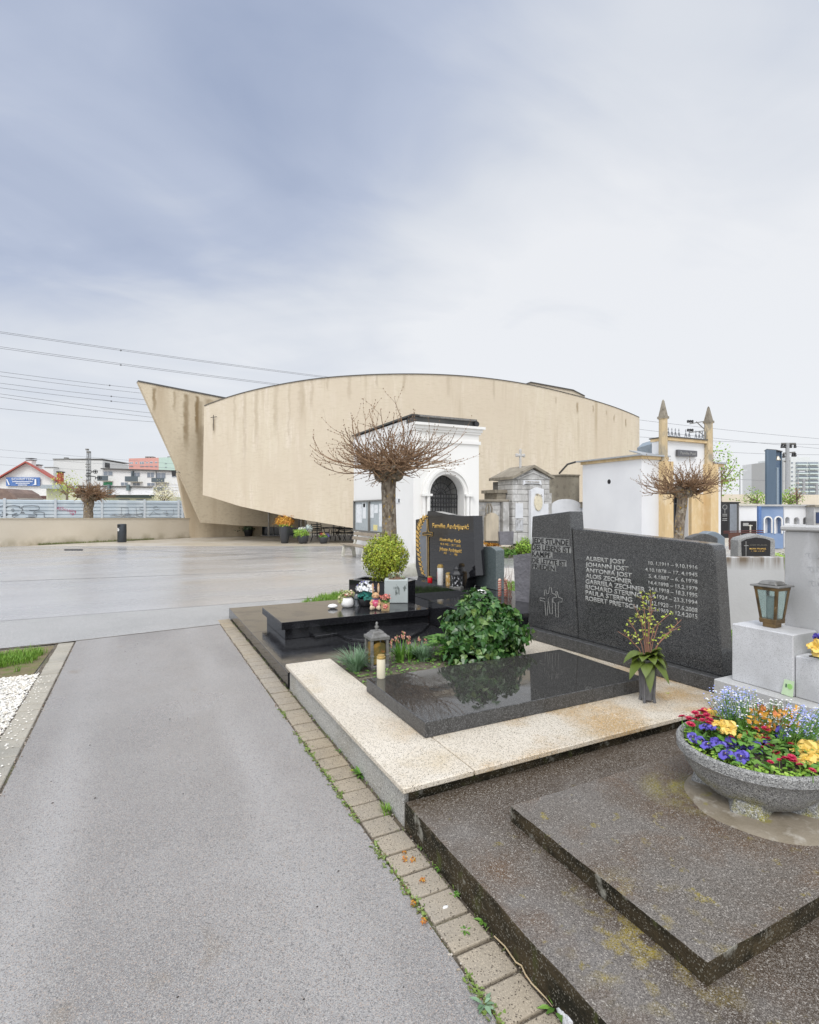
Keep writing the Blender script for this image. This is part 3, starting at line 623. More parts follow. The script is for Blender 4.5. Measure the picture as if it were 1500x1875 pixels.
# noise barrier of ribbed panels
f0, f1 = at(-40,935,39.5), at(345,935,46); PF = Plane(f0, f1)
nb = thing('noise_barrier', 'pale blue ribbed metal noise barrier sprayed with graffiti', 'barrier', (f0.x, f0.y, 0))
m_nb = mat('barrier_metal', (.47,.535,.59), .45, metal=.2, mix=[((.3,.3,3),(.39,.45,.50),.42,.66),((1.5,1.5,.5),(.55,.60,.63),.5,.75)])
posts = [9, 102, 187, 265, 327, 334]; edges = [-40] + posts[:4] + [330, 352]
ztop = 2.53; nr = 9
for e0, e1 in zip(edges, edges[1:]):
    ua, ub = PF.st(e0,935)[0], PF.st(e1,935)[0]; mb = MB(); zs = []
    for k in range(nr):
        z0 = ztop*k/nr; h = ztop/nr; zs += [(z0, 0), (z0 + h*.12, .07), (z0 + h*.8, .07), (z0 + h*.95, 0)]
    zs.append((ztop, 0))
    for (za, oa), (zb, ob) in zip(zs, zs[1:]): mb.poly([PF.pt(ua,za,oa), PF.pt(ub,za,oa), PF.pt(ub,zb,ob), PF.pt(ua,zb,ob)])
    mb.poly([PF.pt(ua,0,-.08), PF.pt(ua,ztop,-.08), PF.pt(ub,ztop,-.08), PF.pt(ub,0,-.08)]); mb.poly([PF.pt(ua,ztop,0), PF.pt(ub,ztop,0), PF.pt(ub,ztop,-.08), PF.pt(ua,ztop,-.08)])
    mb.build('panel', m_nb, nb)
for px in posts:
    u = PF.st(px,935)[0]; MB().cbox(PF.pt(u, 1.3, .06), .16, .16, 2.66, math.atan2(PF.x.y, PF.x.x)).build('post', plain('post_metal', (.52,.56,.60), .5, metal=.2), nb)
def spray(pts, m, name, w=.022):
    mb = MB()
    for pl_ in pts: mb.tube([PF.pt(*PF.st(x, y), .085) for x, y in pl_], w, 5)
    return mb.build(name, m, nb)
Z = lambda s: [[(x/7.5, 800 + y/7.5) for x, y in l] for l in s]
spray(Z([[(-10,960),(40,945),(75,985),(55,1020),(30,1045),(60,1050),(115,1055),(100,1080),(50,1085),(20,1100)],[(90,980),(110,950),(200,942),(275,955),(265,970)],[(160,1000),(185,985),(200,1005),(185,1025),(165,1010)],
  [(320,1000),(300,970),(330,948),(440,942),(530,950),(545,975),(540,1000),(490,1008),(405,1008)],[(270,970),(320,1000),(290,1045),(330,1050),(320,1030)],[(240,1045),(180,1065),(170,1090),(200,1105),(260,1075),(180,1078)],
  [(480,1025),(460,1045),(510,1062),(470,1080),(400,1072),(395,1095),(500,1098),(510,1070)],[(480,1035),(560,1030),(610,1040),(610,1100),(640,1110),(760,1108)],[(-10,1075),(30,1090),(100,1065)],[(360,1108),(480,1104)],[(280,1050),(330,1035),(345,1055)]]),
  plain('black_spray', (.03,.035,.05), .6), 'graffiti', .017)
Z2 = lambda s: [[(180 + x/7.5, 800 + y/7.5) for x, y in l] for l in s]
spray(Z2([[(300,1060),(320,1055),(318,970),(410,975),(415,1050)],[(520,970),(530,1085),(610,1090),(600,1050)],[(640,960),(580,965),(565,990),(625,1010),(610,1050),(530,1060)],[(850,985),(800,1000),(760,985),(760,965),(800,955),(820,970)],
  [(700,1085),(760,1020),(790,1050),(850,1060)],[(890,1040),(960,1045),(930,1080),(1000,1085)],[(940,1010),(945,1085)],[(1030,990),(1040,1060),(1000,1090)],[(360,1060),(410,1050),(440,1065),(400,1085),(370,1070)]]),
  plain('grey_spray', (.16,.18,.21), .6), 'graffiti', .016)
mb = MB()
for _ in range(26):
    x = 150 + R.random()*430; y = 1065 + R.random()*35; pts = [PF.pt(*PF.st(180 + (x + k*22 + R.uniform(-9,9))/7.5, 800 + (y + R.uniform(-16,16))/7.5), .08) for k in range(5)]; mb.tube(pts, .010, 4)
mb.build('graffiti', plain('faint_spray', (.27,.28,.29), .6), nb)
mb = MB()
for l in Z([[(780,1000),(805,955),(815,1000)],[(790,985),(815,980)],[(850,965),(825,970),(845,995),(820,1008)],[(880,970),(860,975),(875,1000),(855,1010)],[(905,985),(885,1000),(905,1012)],[(925,990),(925,1020),(945,1020)],[(960,1000),(950,1020),(965,1030),(975,1010),(960,1000)],
    [(985,1030),(990,1000),(1005,1030),(1010,1005)],[(960,1040),(985,1060),(1000,1040),(1020,1065)],[(1020,1010),(1030,1035),(1045,1010),(1035,1055)],[(990,1075),(1015,1050),(1005,1075)]]): mb.tube([PF.pt(*PF.st(x, y), .09) for x, y in l], .016, 4)
mb.build('red_graffiti', plain('red_spray', (.55,.10,.22), .6), nb)
# --- far houses
def upright(pxs, d0, d1=None, span=None):   # plane facing us between two pixel columns
    return Plane(at(pxs[0], 935, d0), at(pxs[1], 935, d1 or d0))
def slab(pl, pts, th, off=0): return MB().prism([pl.pt(*pl.st(*p), off) for p in pts], -pl.n*th)
def rect(pl, x0, x1, y0, y1, th=.05, off=0): return slab(pl, [(x0,y1),(x1,y1),(x1,y0),(x0,y0)], th, off)
m_farw = plain('far_white', (.76,.755,.74), .85); m_redr = mat('red_tiles', (.40,.105,.085), .8, mix=[((1,1,1),(.36,.075,.055),.45,.65)])
PH = upright((-12, 97), 80)
hs = thing('gabled_house', 'white gabled house with red roof edge and a blue banner', 'house', at(45,935,80).to_tuple()[:2] + (0,))
V = at(117,884.2,92) - at(97,877,80); V.z = 0
gab = [(-12,884),(-12,960),(97,960),(97,877),(48,848)]
MB().prism([PH.pt(*PH.st(*p)) for p in gab], V).build('wall', m_farw, hs)
def roofplane(a, b, name, m, par, th=.22):
    A, B = PH.pt(*PH.st(*a)), PH.pt(*PH.st(*b)); o = -V.normalized()*.8; u = Vector((0,0,th))
    return MB().hexa([A+o, B+o, B+V-o, A+V-o], [A+o+u, B+o+u, B+V-o+u, A+V-o+u]).build(name, m, par)
rf = roofplane((-16,885), (48.3,847.5), 'roof', m_redr, hs); rf2 = roofplane((48,847.5), (101,880.5), 'roof', m_redr, hs)
def boxat(px0, px1, py0, py1, d, dep, name, m, par):
    pl = upright((px0, px1), d); return rect(pl, px0, px1, py0, py1, dep).build(name, m, par)
c_ = boxat(47.5,58,842,858,84,1,'chimney',m_farw,hs)
for k in (838.6, 841.6): boxat(46.8,58.5,k,k+1.1,83.9,1.2,'chimney_cap',m_iron,c_)
c_ = boxat(64,71,852,866,86,.8,'chimney',m_farw,hs); boxat(63.6,71.6,850.3,851.6,85.9,1,'chimney_cap',m_iron,c_)
c_ = boxat(104,111,865,886,82,.8,'chimney',plain('red_brick', (.42,.11,.07), .9),hs); boxat(103,112,863,865,81.9,1,'chimney_cap',m_iron,c_)
bn_ = rect(PH, 14, 75.5, 874.3, 890, .1, .3).build('banner', plain('banner_blue', (.10,.20,.47), .7), hs)
m_wl = plain('banner_white', (.8,.82,.85), .7)
lettering('banner_text', bn_, PH, [('SCHRIFTEN', 25, 65, 875.6, 879.6)], m_wl, .42, .02, .012)
mb = MB()
for y, x0, x1 in ((881.2,27,63),(884.2,33,58),(887.4,37,54)):   # lines too small to read
    x = x0
    while x < x1:
        wd = R.uniform(.6,1.3); mb.prism([PH.pt(*PH.st(a, b), .44) for a, b in ((x,y+1.9),(x+wd,y+1.9),(x+wd,y+R.uniform(0,.4)),(x,y))], -PH.n*.02); x += wd + .5
mb.build('banner_text', m_wl, bn_)
for pts in ([(15.5,878),(17.2,877.5),(22,888),(20,888.4)], [(67.3,877.5),(70,877.2),(70.5,888),(63,888.4),(67,886.5)]): slab(PH, pts, .02, .44).build('banner_stripe', m_wl, bn_)
def block(name, label, cat, d, pts, m, dep=8, grp=None, d1=None):
    xs = [p[0] for p in pts]; pl = upright((min(xs), max(xs)), d, d1); t = thing(name, label, cat, at((min(xs)+max(xs))/2, 935, d).to_tuple()[:2] + (0,), grp)
    slab(pl, pts, dep).build('wall', m, t); return t, pl
m_brn = mat('brown_tiles', (.17,.12,.10), .85, mix=[((1,1,1),(.24,.17,.14),.45,.65)])
t, pl = block('shed', 'low brown tiled shed roof at the left edge behind the barrier', 'shed', 60, [(-20,912),(-20,960),(32,960),(32,912)], m_farw, 5)
for pts in ([(-20,914),(33,914),(24,903),(10,895),(-20,893)],): slab(pl, pts, 4.5, .3).build('roof', m_brn, t)
t, pl = block('shed', 'long dark red shed roof below the bannered house', 'shed', 66, [(31,912),(31,960),(88,960),(88,912)], m_farw, 4)
slab(pl, [(30,914),(88,914),(88,908),(33,908)], 4, .3).build('roof', plain('dark_red_roof', (.16,.09,.08), .8), t)
t, pl = block('office_block', 'plain pale grey windowless block behind the lattice mast', 'building', 130, [(98,841),(98,960),(188,960),(188,843)], plain('grey_clad', (.62,.62,.61), .8), 12)
rect(pl, 97.5, 188.5, 839.8, 841.4, 12.4, .2).build('roof_edge', m_zinc, t); boxat(117,122,837.5,840,131,1,'vent',m_zinc,t); boxat(188,193,847,856,131,2,'vent',m_iron,t)
t, pl = block('office_block', 'lower pale grey annex between bannered house and mast', 'building', 128, [(82,856),(82,960),(98,960),(98,856)], plain('grey_clad', (.66,.66,.65), .8), 8)
rect(pl, 81.6, 98, 855, 856.4, 8.2, .1).build('roof_edge', m_zinc, t)
# apartment house with balconies
t, pl = block('apartment_house', 'white flat roofed apartment house with dark balconies', 'building', 104, [(189,858),(189,960),(340,960),(340,862)], m_farw, 10, None, 100)
slab(pl, [(188,859.5),(341,864),(341,862),(188,857.3)], 10.5, .5).build('roof_edge', m_trim, t)
m_win = plain('far_pane', (.22,.25,.29), .3); m_rail = plain('dark_rail', (.10,.125,.14), .7)
def window(x0, x1, y0, y1, par=None, pl_=None, fr=m_farw):
    f = rect(pl_ or pl, x0, x1, y0, y1, .12, .08).build('window', fr, par or t); n = 2 if x1-x0 > 6 else 1
    for k in range(n):
        wv = (x1-x0)/n; rect(pl_ or pl, x0 + wv*k + .35, x0 + wv*(k+1) - .35, y0 + .4, y1 - .4, .05, .1).build('pane', m_win, f)
def balcony(x0, x1, y0, y1):
    s_ = rect(pl, x0, x1, y1-.8, y1, 1.4, 1.4).build('balcony', m_conc, t); rect(pl, x0, x1, y0, y1-.8, .1, 1.45).build('railing', m_rail, s_)
for x0, x1, y0, y1 in ((190,207,863,871),(246,257,865,873),(270,283,865,874.5),(287,304,866,876),(222,235,883,889.5),(270,284,884,890),(315,327,870,874),(244,257,884,889.5)): window(x0, x1, y0, y1)
for k in range(3): rect(pl, 315, 327, 884 + k*5, 887.5 + k*5, .06, .1).build('shutter', plain('white_shutter', (.8,.8,.8), .7), t)
rect(pl, 190, 206, 883, 888.5, .06, .1).build('awning', plain('green_awning', (.06,.33,.16), .7), t)
for q in ((189,208,872,881.5),(239,262,873,883),(287,310,876,884),(288,310,893,899)): balcony(*q)
slab(pl, [(286.5,862),(287.2,862),(287.2,905),(286.5,905)], .1, .2).build('downpipe', m_zinc, t)
rect(pl, 243.5, 246, 863, 873, .5, .5).build('blind', m_rail, t)
# low workshop in front
t, pl = block('workshop', 'low pale yellow workshop with a white sheet roof under the apartments', 'building', 62, [(85,894),(85,960),(292,960),(292,908)], plain('pale_yellow', (.62,.63,.46), .85), 8)
slab(pl, [(150,906.5),(288,906.5),(286,893),(150,891)], .3, .9).build('roof', plain('white_sheet_roof', (.80,.81,.83), .5), t)
slab(pl, [(84,895),(120,896),(120,889),(87,888)], 5, 1.0).build('roof', plain('grey_roof', (.36,.40,.43), .6), t)
slab(pl, [(150,892),(286,893.4),(286,891.5),(150,889.5)], .5, 1.1).build('ridge', m_trim, t)
slab(pl, [(150,910.5),(278,912),(284,906.5),(150,906.5)], .5, .5).build('eaves', plain('dark_green_eave', (.07,.10,.09), .6), t)
for x0, x1 in ((207,212),(242,247)): slab(pl, [(x0,908 if x0 < 220 else 899),(x1,908 if x0 < 220 else 899),(x1-.6,888),(x0+.6,888)], .4, 1.3).build('vent_pipe', plain('vent_green', (.14,.19,.20), .5), t)
for x0, x1 in ((218,238),(250,268)): rect(pl, x0, x1, 914.4, 915.6, .05, .1).build('window', m_win, t)
t, pl = block('tower_block', 'far salmon red and mint green high-rise above the apartment roof', 'building', 250, [(236,839.5),(236,960),(291,960),(291,838)], plain('salmon', (.62,.32,.275), .85), 14)
slab(pl, [(291,838),(291,960),(345,960),(345,836)], 14, .1).build('wall', plain('mint', (.46,.58,.52), .85), t)
for x0, x1, y0, y1 in ((237,244,846,849.5),(248,252,846,849.5),(256,264,845.5,850),(267,272,846,848.5),(274.5,280,845,848.5),(284,288,845,848)): window(x0, x1, y0, y1, t, pl)
for x0, x1 in ((237,244),(257,264),(267,272),(274.5,280),(284,288)):
    rect(pl, x0, x1, 853.2, 854.6, .3, .2).build('window', m_win, t)
for x, y in ((304,848),(304,855)): rect(pl, x-1, x+1.5, y, y+.9, .3, .4).build('window', m_win, t)
for x0, x1 in ((262,266),(267,271),(273,276),(303,307)): rect(pl, x0, x1, 835, 838.6, 3, -2).build('roof_vent', m_zinc, t)
# lattice mast with signal frames
mp_ = upright((155,190), 55); mt = thing('lattice_mast', 'grey steel lattice mast with round signal frames, above the pollard', 'mast', at(161.5,935,55).to_tuple()[:2] + (0,))
mb = MB()
for px in (159.3, 163.6):
    for o in (0, -.25): mb.tube([mp_.pt(*mp_.st(px,955), o), mp_.pt(*mp_.st(px,827), o)], .035, 4)
for k in range(26):
    y = 827 + k*3.6; mb.tube([mp_.pt(*mp_.st(159.3 if k % 2 else 163.6, y)), mp_.pt(*mp_.st(163.6 if k % 2 else 159.3, y + 3.6))], .022, 4)
mb.build('mast', plain('mast_grey', (.24,.25,.26), .6), mt)
rect(mp_, 158.8, 164.2, 826, 829, .3, .05).build('head', m_zinc, mt); slab(mp_, [(156,821.5),(160.5,821.5),(159.5,824.5),(157,824.5)], .3).build('lamp_head', m_zinc, mt)
mb = MB()
for cx, cy in ((175.8,863.8),(183.2,875)):
    pts = [mp_.pt(*mp_.st(cx + 4*math.cos(k*math.pi/8), cy + 3.4*math.sin(k*math.pi/8)), .1) for k in range(17)]; mb.tube(pts, .03, 4, False)
    mb.tube([mp_.pt(*mp_.st(cx-3, cy), .1), mp_.pt(*mp_.st(cx+3, cy), .1)], .05, 4); mb.tube([mp_.pt(*mp_.st(cx, cy-2.5), .1), mp_.pt(*mp_.st(cx, cy+2.5), .1)], .05, 4)
for l in ([(159,861),(166,861),(170,864),(166,867),(159,867)],[(159,872),(167,872),(167,879),(159,879)],[(168,872),(176,873),(176,878)],[(170,864),(172,864)],[(176,875),(179,875)]): mb.tube([mp_.pt(*mp_.st(x, y), .1) for x, y in l], .045, 4)
mb.build('signal_frame', m_iron, mt)
for y in (840, 850, 855, 870): mb = MB().tube([mp_.pt(*mp_.st(157,y), .06), mp_.pt(*mp_.st(166,y), .06)], .04, 4).build('crossarm', m_zinc, mt)
# spring tree and blossom shrub beyond the barrier
def softtree(name, label, cat, px, py, d, rx, rz, n, size, m, trunk=True, group=None, base=0., sky=.25, zmin=-.8):
    c = at(px, py, d); t = thing(name, label, cat, (c.x, c.y, base), group)
    mb = MB(); leafball(mb, c, (rx, rx, rz), n, size, DIAM, .15, zmin, .35, 1.4); mb.build('crown', m, t, recalc=False)
    if trunk:
        mb = MB(); mb.tube([(c.x, c.y, base), (c.x + .05, c.y, c.z - rz*.3), (c.x, c.y, c.z + rz*.5)], [.09*rx + .03, .06*rx + .02, .02], 6)
        for k in range(9):
            a = R.uniform(0, 6.28); e = Vector((math.cos(a)*rx*.8, math.sin(a)*rx*.8, R.uniform(-.2,.7)*rz)); s0 = Vector((c.x, c.y, c.z - rz*R.uniform(.1,.6))); mb.tube([s0, (s0 + c + e)/2 + Vector((0,0,-.05*rz)), c + e], [.035*rx + .012, .02*rx + .008, .006], 4)
        mb.build('trunk', m_bark, t)
    return t
softtree('young_tree', 'yellow green tree in first leaf behind the barrier, left of the pollard', 'tree', 122, 893, 50, 1.25, 1.35, 420, .17, m_spring)
softtree('blossom_shrub', 'cream blossoming shrub beside the prow, over the barrier', 'shrub', 301, 908, 49, 1.2, 1.05, 700, .16, m_cream)
# power lines
m_wire = plain('power_cable', (.16,.165,.18), .6)
def wire(x0, y0, x1, y1, d0, d1, label, r=.028, sag=2.5, beads=()):
    a, b = at(x0, y0, d0), at(x1, y1, d1); pts = []
    for k in range(13):
        s = k/12; p = a.lerp(b, s); p.z -= sag*4*s*(1-s)*.06*1.; pts.append(p)
    mb = MB().tube(pts, r, 4)
    for bx in beads: mb.ball(a.lerp(b, bx) - Vector((0,0,sag*4*bx*(1-bx)*.06)), .11, sub=1)
    return mb.build('power_line', m_wire, None, label=label, cat='cable', group='power lines over the left plaza' if x0 < 800 else 'power lines on the right', loc=a)
for y0, x1, y1, lab, bd in ((606.5,600,690,'topmost overhead cable at upper left',()),(609,600,692,'second overhead cable, just under the topmost',(.365,)),(634,600,714,'third overhead cable from the top at left',()),(637,600,716,'fourth overhead cable with a bead, close under the third',(.365,)),
   (679.5,330,719,'fifth overhead cable from the top, meeting the prow tip',(.04,.61)),(687,330,727,'sixth overhead cable, just below the prow tip',()),(700.5,340,739,'seventh overhead cable at left, with dark beads',(.03,.6)),(709,340,748,'eighth overhead cable at left',(.04,.6)),
   (720,340,763,'ninth overhead cable at left',()),(726,340,771,'tenth overhead cable at left',()),(747,350,777,'lone lower overhead cable meeting the prow edge',())):
    wire(-60, y0 - (y1-y0)/(x1)*60, x1, y1, 58, 75, lab, .021, 2.5, bd)
for y0, y1, lab in ((822,842,'thin cable above the bannered house roof'),(836,850,'thin cable crossing the bannered house chimney'),(851,862,'thin cable crossing the bannered house gable')): wire(-60, y0-4, 330, y1+8, 70, 78, lab, .014, 1)
# ================================================================ white chapel
cX, cY = flat(757, 1036).xy; cXl, cXr = cX, ony(877, 900, cY).x; cYb = onx(648, 900, cX).y
PL_ = Plane((cX, cYb), (cX, cY)); PFt = Plane((cX, cY), (cXr, cY))     # left face, front face
ch = thing('chapel', 'small white rendered chapel with dark roof and arched iron gate', 'chapel', (cX, cY, 0))
zt = ony(757, 760, cY).z; zc = ony(886, 787, cY).z
ax0, ax1 = ony(788, 900, cY).x, ony(850, 900, cY).x; acx, ar = (ax0+ax1)/2, (ax1-ax0)/2; zs = ony(850, 905, cY).z
mb = MB(); th = .5
mb.box(cX + th, cX + th + .001, 0, .001, 0, .001) if False else None
mb.box(cX, cX + .3, cY + th, cYb, 0, zt - .07)                       # left wall
mb.box(cX, ax0, cY, cY + th, 0, zs); mb.box(ax1, cXr, cY, cY + th, 0, zs)
NA = 20
ap = [(acx - ar*math.cos(math.pi*i/NA), zs + ar*math.sin(math.pi*i/NA)) for i in range(NA+1)]
tx = [cX] + [ap[i][0] for i in range(1, NA)] + [cXr]
for i in range(NA):
    q = [(ap[i][0], ap[i][1]), (ap[i+1][0], ap[i+1][1]), (tx[i+1], zc), (tx[i], zc)]
    if i == 0: q = [(cX, zs)] + q[:1] + q[1:]; q = [(cX, zs), (ap[0][0], zs), (ap[1][0], ap[1][1]), (tx[1], zc), (cX, zc)]
    if i == NA-1: q = [(ap[i][0], ap[i][1]), (ap[NA][0], zs), (cXr, zs), (cXr, zc), (tx[i], zc)]
    mb.prism([(a, cY, b) for a, b in q], (0, th, 0))
mb.box(cXr - .3, cXr, cY + th, cYb, 0, zc); mb.box(cX + .3, cXr - .3, cYb - .3, cYb, 0, zc)
mb.build('wall', m_white, ch)
mb = MB()                                                       # cornice and string course
for z0, z1, o in ((zc-.02, zc+.06, .16), (zc-.12, zc-.02, .09), (zc-.19, zc-.12, .05)): mb.box(cX - .03, cXr + o, cY - o, cYb, z0, z1)
z5 = ony(877, 812, cY).z; mb.box(cX - .004, cXr + .05, cY - .05, cY + .01, z5 - .05, z5 + .05)
mb.build('cornice', m_white, ch)
rx1 = ony(871, 776, cY).x
mb = MB(); mb.box(cX + .31, rx1, cY + .02, cYb + .05, zc + .06, zt - .02); mb.box(cX + .01, cX + .309, cY + .02, cY + .48, zc + .06, zt - .02); mb.box(cX - .07, rx1 + .03, cY - .04, cYb + .07, zt - .02, zt + .03)
rf = mb.build('roof', mat('dark_roof_sheet', (.045,.045,.042), .35, metal=.2, mix=[((1,1,1),(.09,.088,.08),.45,.7)]), ch)
MB().tube([(cX + .2, cY - .02, zt - .01), (rx1, cY - .02, zt - .01)], .035, 8).build('ridge_cap', m_zinc, rf)
MB().tube([(rx1 + .01, cY - .07, zc + .16), (rx1 + .01, cYb, zc + .16)], .09, 14).build('gutter_end', m_iron, rf, smooth=False)
mb = MB()                                                       # stepped archivolt and imposts
def arcring(r0, r1, o):
    for i in range(24):
        a0, a1 = math.pi*i/24, math.pi*(i+1)/24
        f = lambda r, a: (acx - r*math.cos(a), cY, zs + r*math.sin(a)); mb.prism([f(r0,a0), f(r1,a0), f(r1,a1), f(r0,a1)], (0, -o, 0))
for r0, r1, o in ((ar + .02, ar + .12, .03), (ar + .12, ar + .20, .09), (ar + .20, ar + .30, .05)): arcring(r0, r1, o)
for s in (-1, 1):
    x0 = acx + s*(ar + .16); mb.cbox((x0, cY - .07, zs - .04), .34, .14, .07); mb.tube([(x0 - s*.06, cY - .06, .1), (x0 - s*.06, cY - .06, zs - .07)], .06, 12); mb.cbox((x0 + s*.09, cY - .03, zs/2), .10, .06, zs - .08)
mb.build('archway', m_white, ch)
gy = cY + .42; gx0, gx1 = ax0 + .01, ax1 - .01
gt = mb = MB()
for k in range(13):
    x = gx0 + (gx1-gx0)*k/12; h = math.sqrt(max(0, ar*ar - (x-acx)**2)); z1 = zs + (.02 if 0 < k < 12 else 0); mb.tube([(x, gy, .05), (x, gy, z1)], .012 if k % 6 else .025, 5)
for z in (zs, zs - .12, zs - .42, .1): mb.tube([(gx0, gy, z), (gx1, gy, z)], .018, 5)
for rr in (ar*.97, ar*.6, ar*.3): mb.tube([(acx - rr*math.cos(math.pi*i/20), gy, zs + rr*math.sin(math.pi*i/20)) for i in range(21)], .018 if rr > ar*.9 else .012, 5)
for k in range(1, 8): a = math.pi*k/8; mb.tube([(acx, gy, zs), (acx - ar*math.cos(a), gy, zs + ar*math.sin(a))], .012, 5)
for k in range(12):
    x = gx0 + (gx1-gx0)*(k+.5)/12
    for z in (zs - .2, zs - .34): mb.tube([(x + .045*math.cos(i*math.pi/4), gy, z + .06*math.sin(i*math.pi/4)) for i in range(9)], .010, 4, False)
mb.build('gate', m_iron, ch)
MB().box(ax0 - .3, ax1 + .3, cY + 1.3, cY + 1.35, 0, zs + 1).build('inner_wall', plain('grey_inner', (.42,.42,.42), .8), ch)
# pilaster strip at the corner, guard stone
MB().box(cX - .012, cX + .2, cY - .03, cY + .01, 0, zc - .2).build('pilaster', m_white, ch)
p = flat(754, 1059); g = thing('guard_stone', 'rounded pale grey guard stone standing at the chapel corner', 'stone', (p.x, p.y, 0))
MB().lathe([(.27,0),(.26,.15),(.23,.28),(.15,.36),(.03,.38)], p, 16, .7).build('stone', m_conc, g, smooth=True)
# notice board on the chapel's left wall
nbd = thing('notice_board', 'glazed grey notice board with papers on the white chapel wall', 'notice board', onx(678, 945, cX))
def lrect(x0, x1, y0, y1, o, th, name, m, par): return MB().prism([PL_.pt(*PL_.st(a, b), o) for a, b in ((x0,y0),(x1,y0),(x1,y1),(x0,y1))], -PL_.n*th).build(name, m, par)
zA, zB = onx(651, 917, cX).z, onx(651, 972, cX).z
uA, uM, uB = PL_.st(651,900)[0], PL_.st(679,900)[0], PL_.st(706,900)[0]
def ub(u0, u1, z0, z1, o, th, name, m, par): return MB().prism([PL_.pt(u0,z0,o), PL_.pt(u1,z0,o), PL_.pt(u1,z1,o), PL_.pt(u0,z1,o)], -PL_.n*th).build(name, m, par)
m_fr = plain('board_frame', (.22,.215,.20), .5, metal=.4)
ub(uA, uB, zB, zA, .03, .03, 'back', plain('board_back', (.42,.46,.47), .7), nbd)
mb = MB()
for u0, u1, z0, z1 in ((uA,uB,zA-.05,zA),(uA,uB,zB,zB+.05),(uA,uA+.06,zB+.05,zA-.05),(uB-.06,uB,zB+.05,zA-.05),(uM-.04,uM+.04,zB+.05,zA-.05)): mb.prism([PL_.pt(u0,z0,.10), PL_.pt(u1,z0,.10), PL_.pt(u1,z1,.10), PL_.pt(u0,z1,.10)], -PL_.n*.1)
mb.build('frame', m_fr, nbd)
H = zA - zB
for u, w_, z, h in ((.16,.55,.28,.6),(.78,.32,.42,.5),(1.5,.30,.45,.42),(1.85,.3,.6,.25),(2.25,.3,.2,.68),(.85,.18,.78,.12)):
    k = (uB-uA)/2.7; ub(uA + u*k, uA + (u+w_)*k, zB + z*H, zB + (z+h)*H, .036, .004, 'paper', plain('paper', (.78,.80,.81), .7) if u != .85 else m_iron, nbd)
k = (uB-uA)/2.7; ub(uA + 1.78*k, uA + 2.12*k, zB + .07*H, zB + .24*H, .038, .004, 'yellow_note', plain('yellow_note', (.78,.68,.30), .7), nbd)
sg = thing('wall_sign', 'tiny pale sign with a black mark right of the notice board', 'sign', onx(725, 916, cX))
lrect(721, 733, 912.5, 921, .02, .02, 'plate', plain('sign_plate', (.72,.74,.76), .5), sg); lrect(731, 733, 913.5, 920, .03, .008, 'mark', m_iron, sg)
# bench by the chapel
bx0, by0 = 6.72, 16.75; bL = 2.3
bt = thing('park_bench', 'weathered slatted bench with pale concrete legs beside the chapel', 'bench', (6.95, 17.9, 0))
mb = MB()
for k in range(4): mb.box(6.66 + k*.115, 6.66 + k*.115 + .095, by0 - .15, by0 + bL, .435, .475)
mb.build('seat', m_wood, bt, bevel=.006)
mb = MB()
for k in range(2): mb.prism([(7.14 + k*.05, by0 - .15, .62 + k*.17), (7.17 + k*.05, by0 - .15, .62 + k*.17), (7.205 + k*.05, by0 - .15, .74 + k*.17), (7.175 + k*.05, by0 - .15, .74 + k*.17)], (0, bL + .15, 0))
mb.build('backrest', m_wood, bt, bevel=.005)
for y in (by0, by0 + 1.95):
    mb = MB()
    mb.prism([(6.62,y,0),(6.72,y,0),(6.76,y,.25),(6.84,y,.34),(6.94,y,.34),(7.02,y,.25),(7.06,y,0),(7.18,y,0),(7.14,y,.43),(6.68,y,.43)], (0, .09, 0))
    mb.build('leg', m_conc, bt, bevel=.008)
    MB().prism([(7.08,y,.43),(7.17,y,.43),(7.29,y,.93),(7.24,y,.93)], (0, .09, 0)).build('back_support', m_conc, bt)
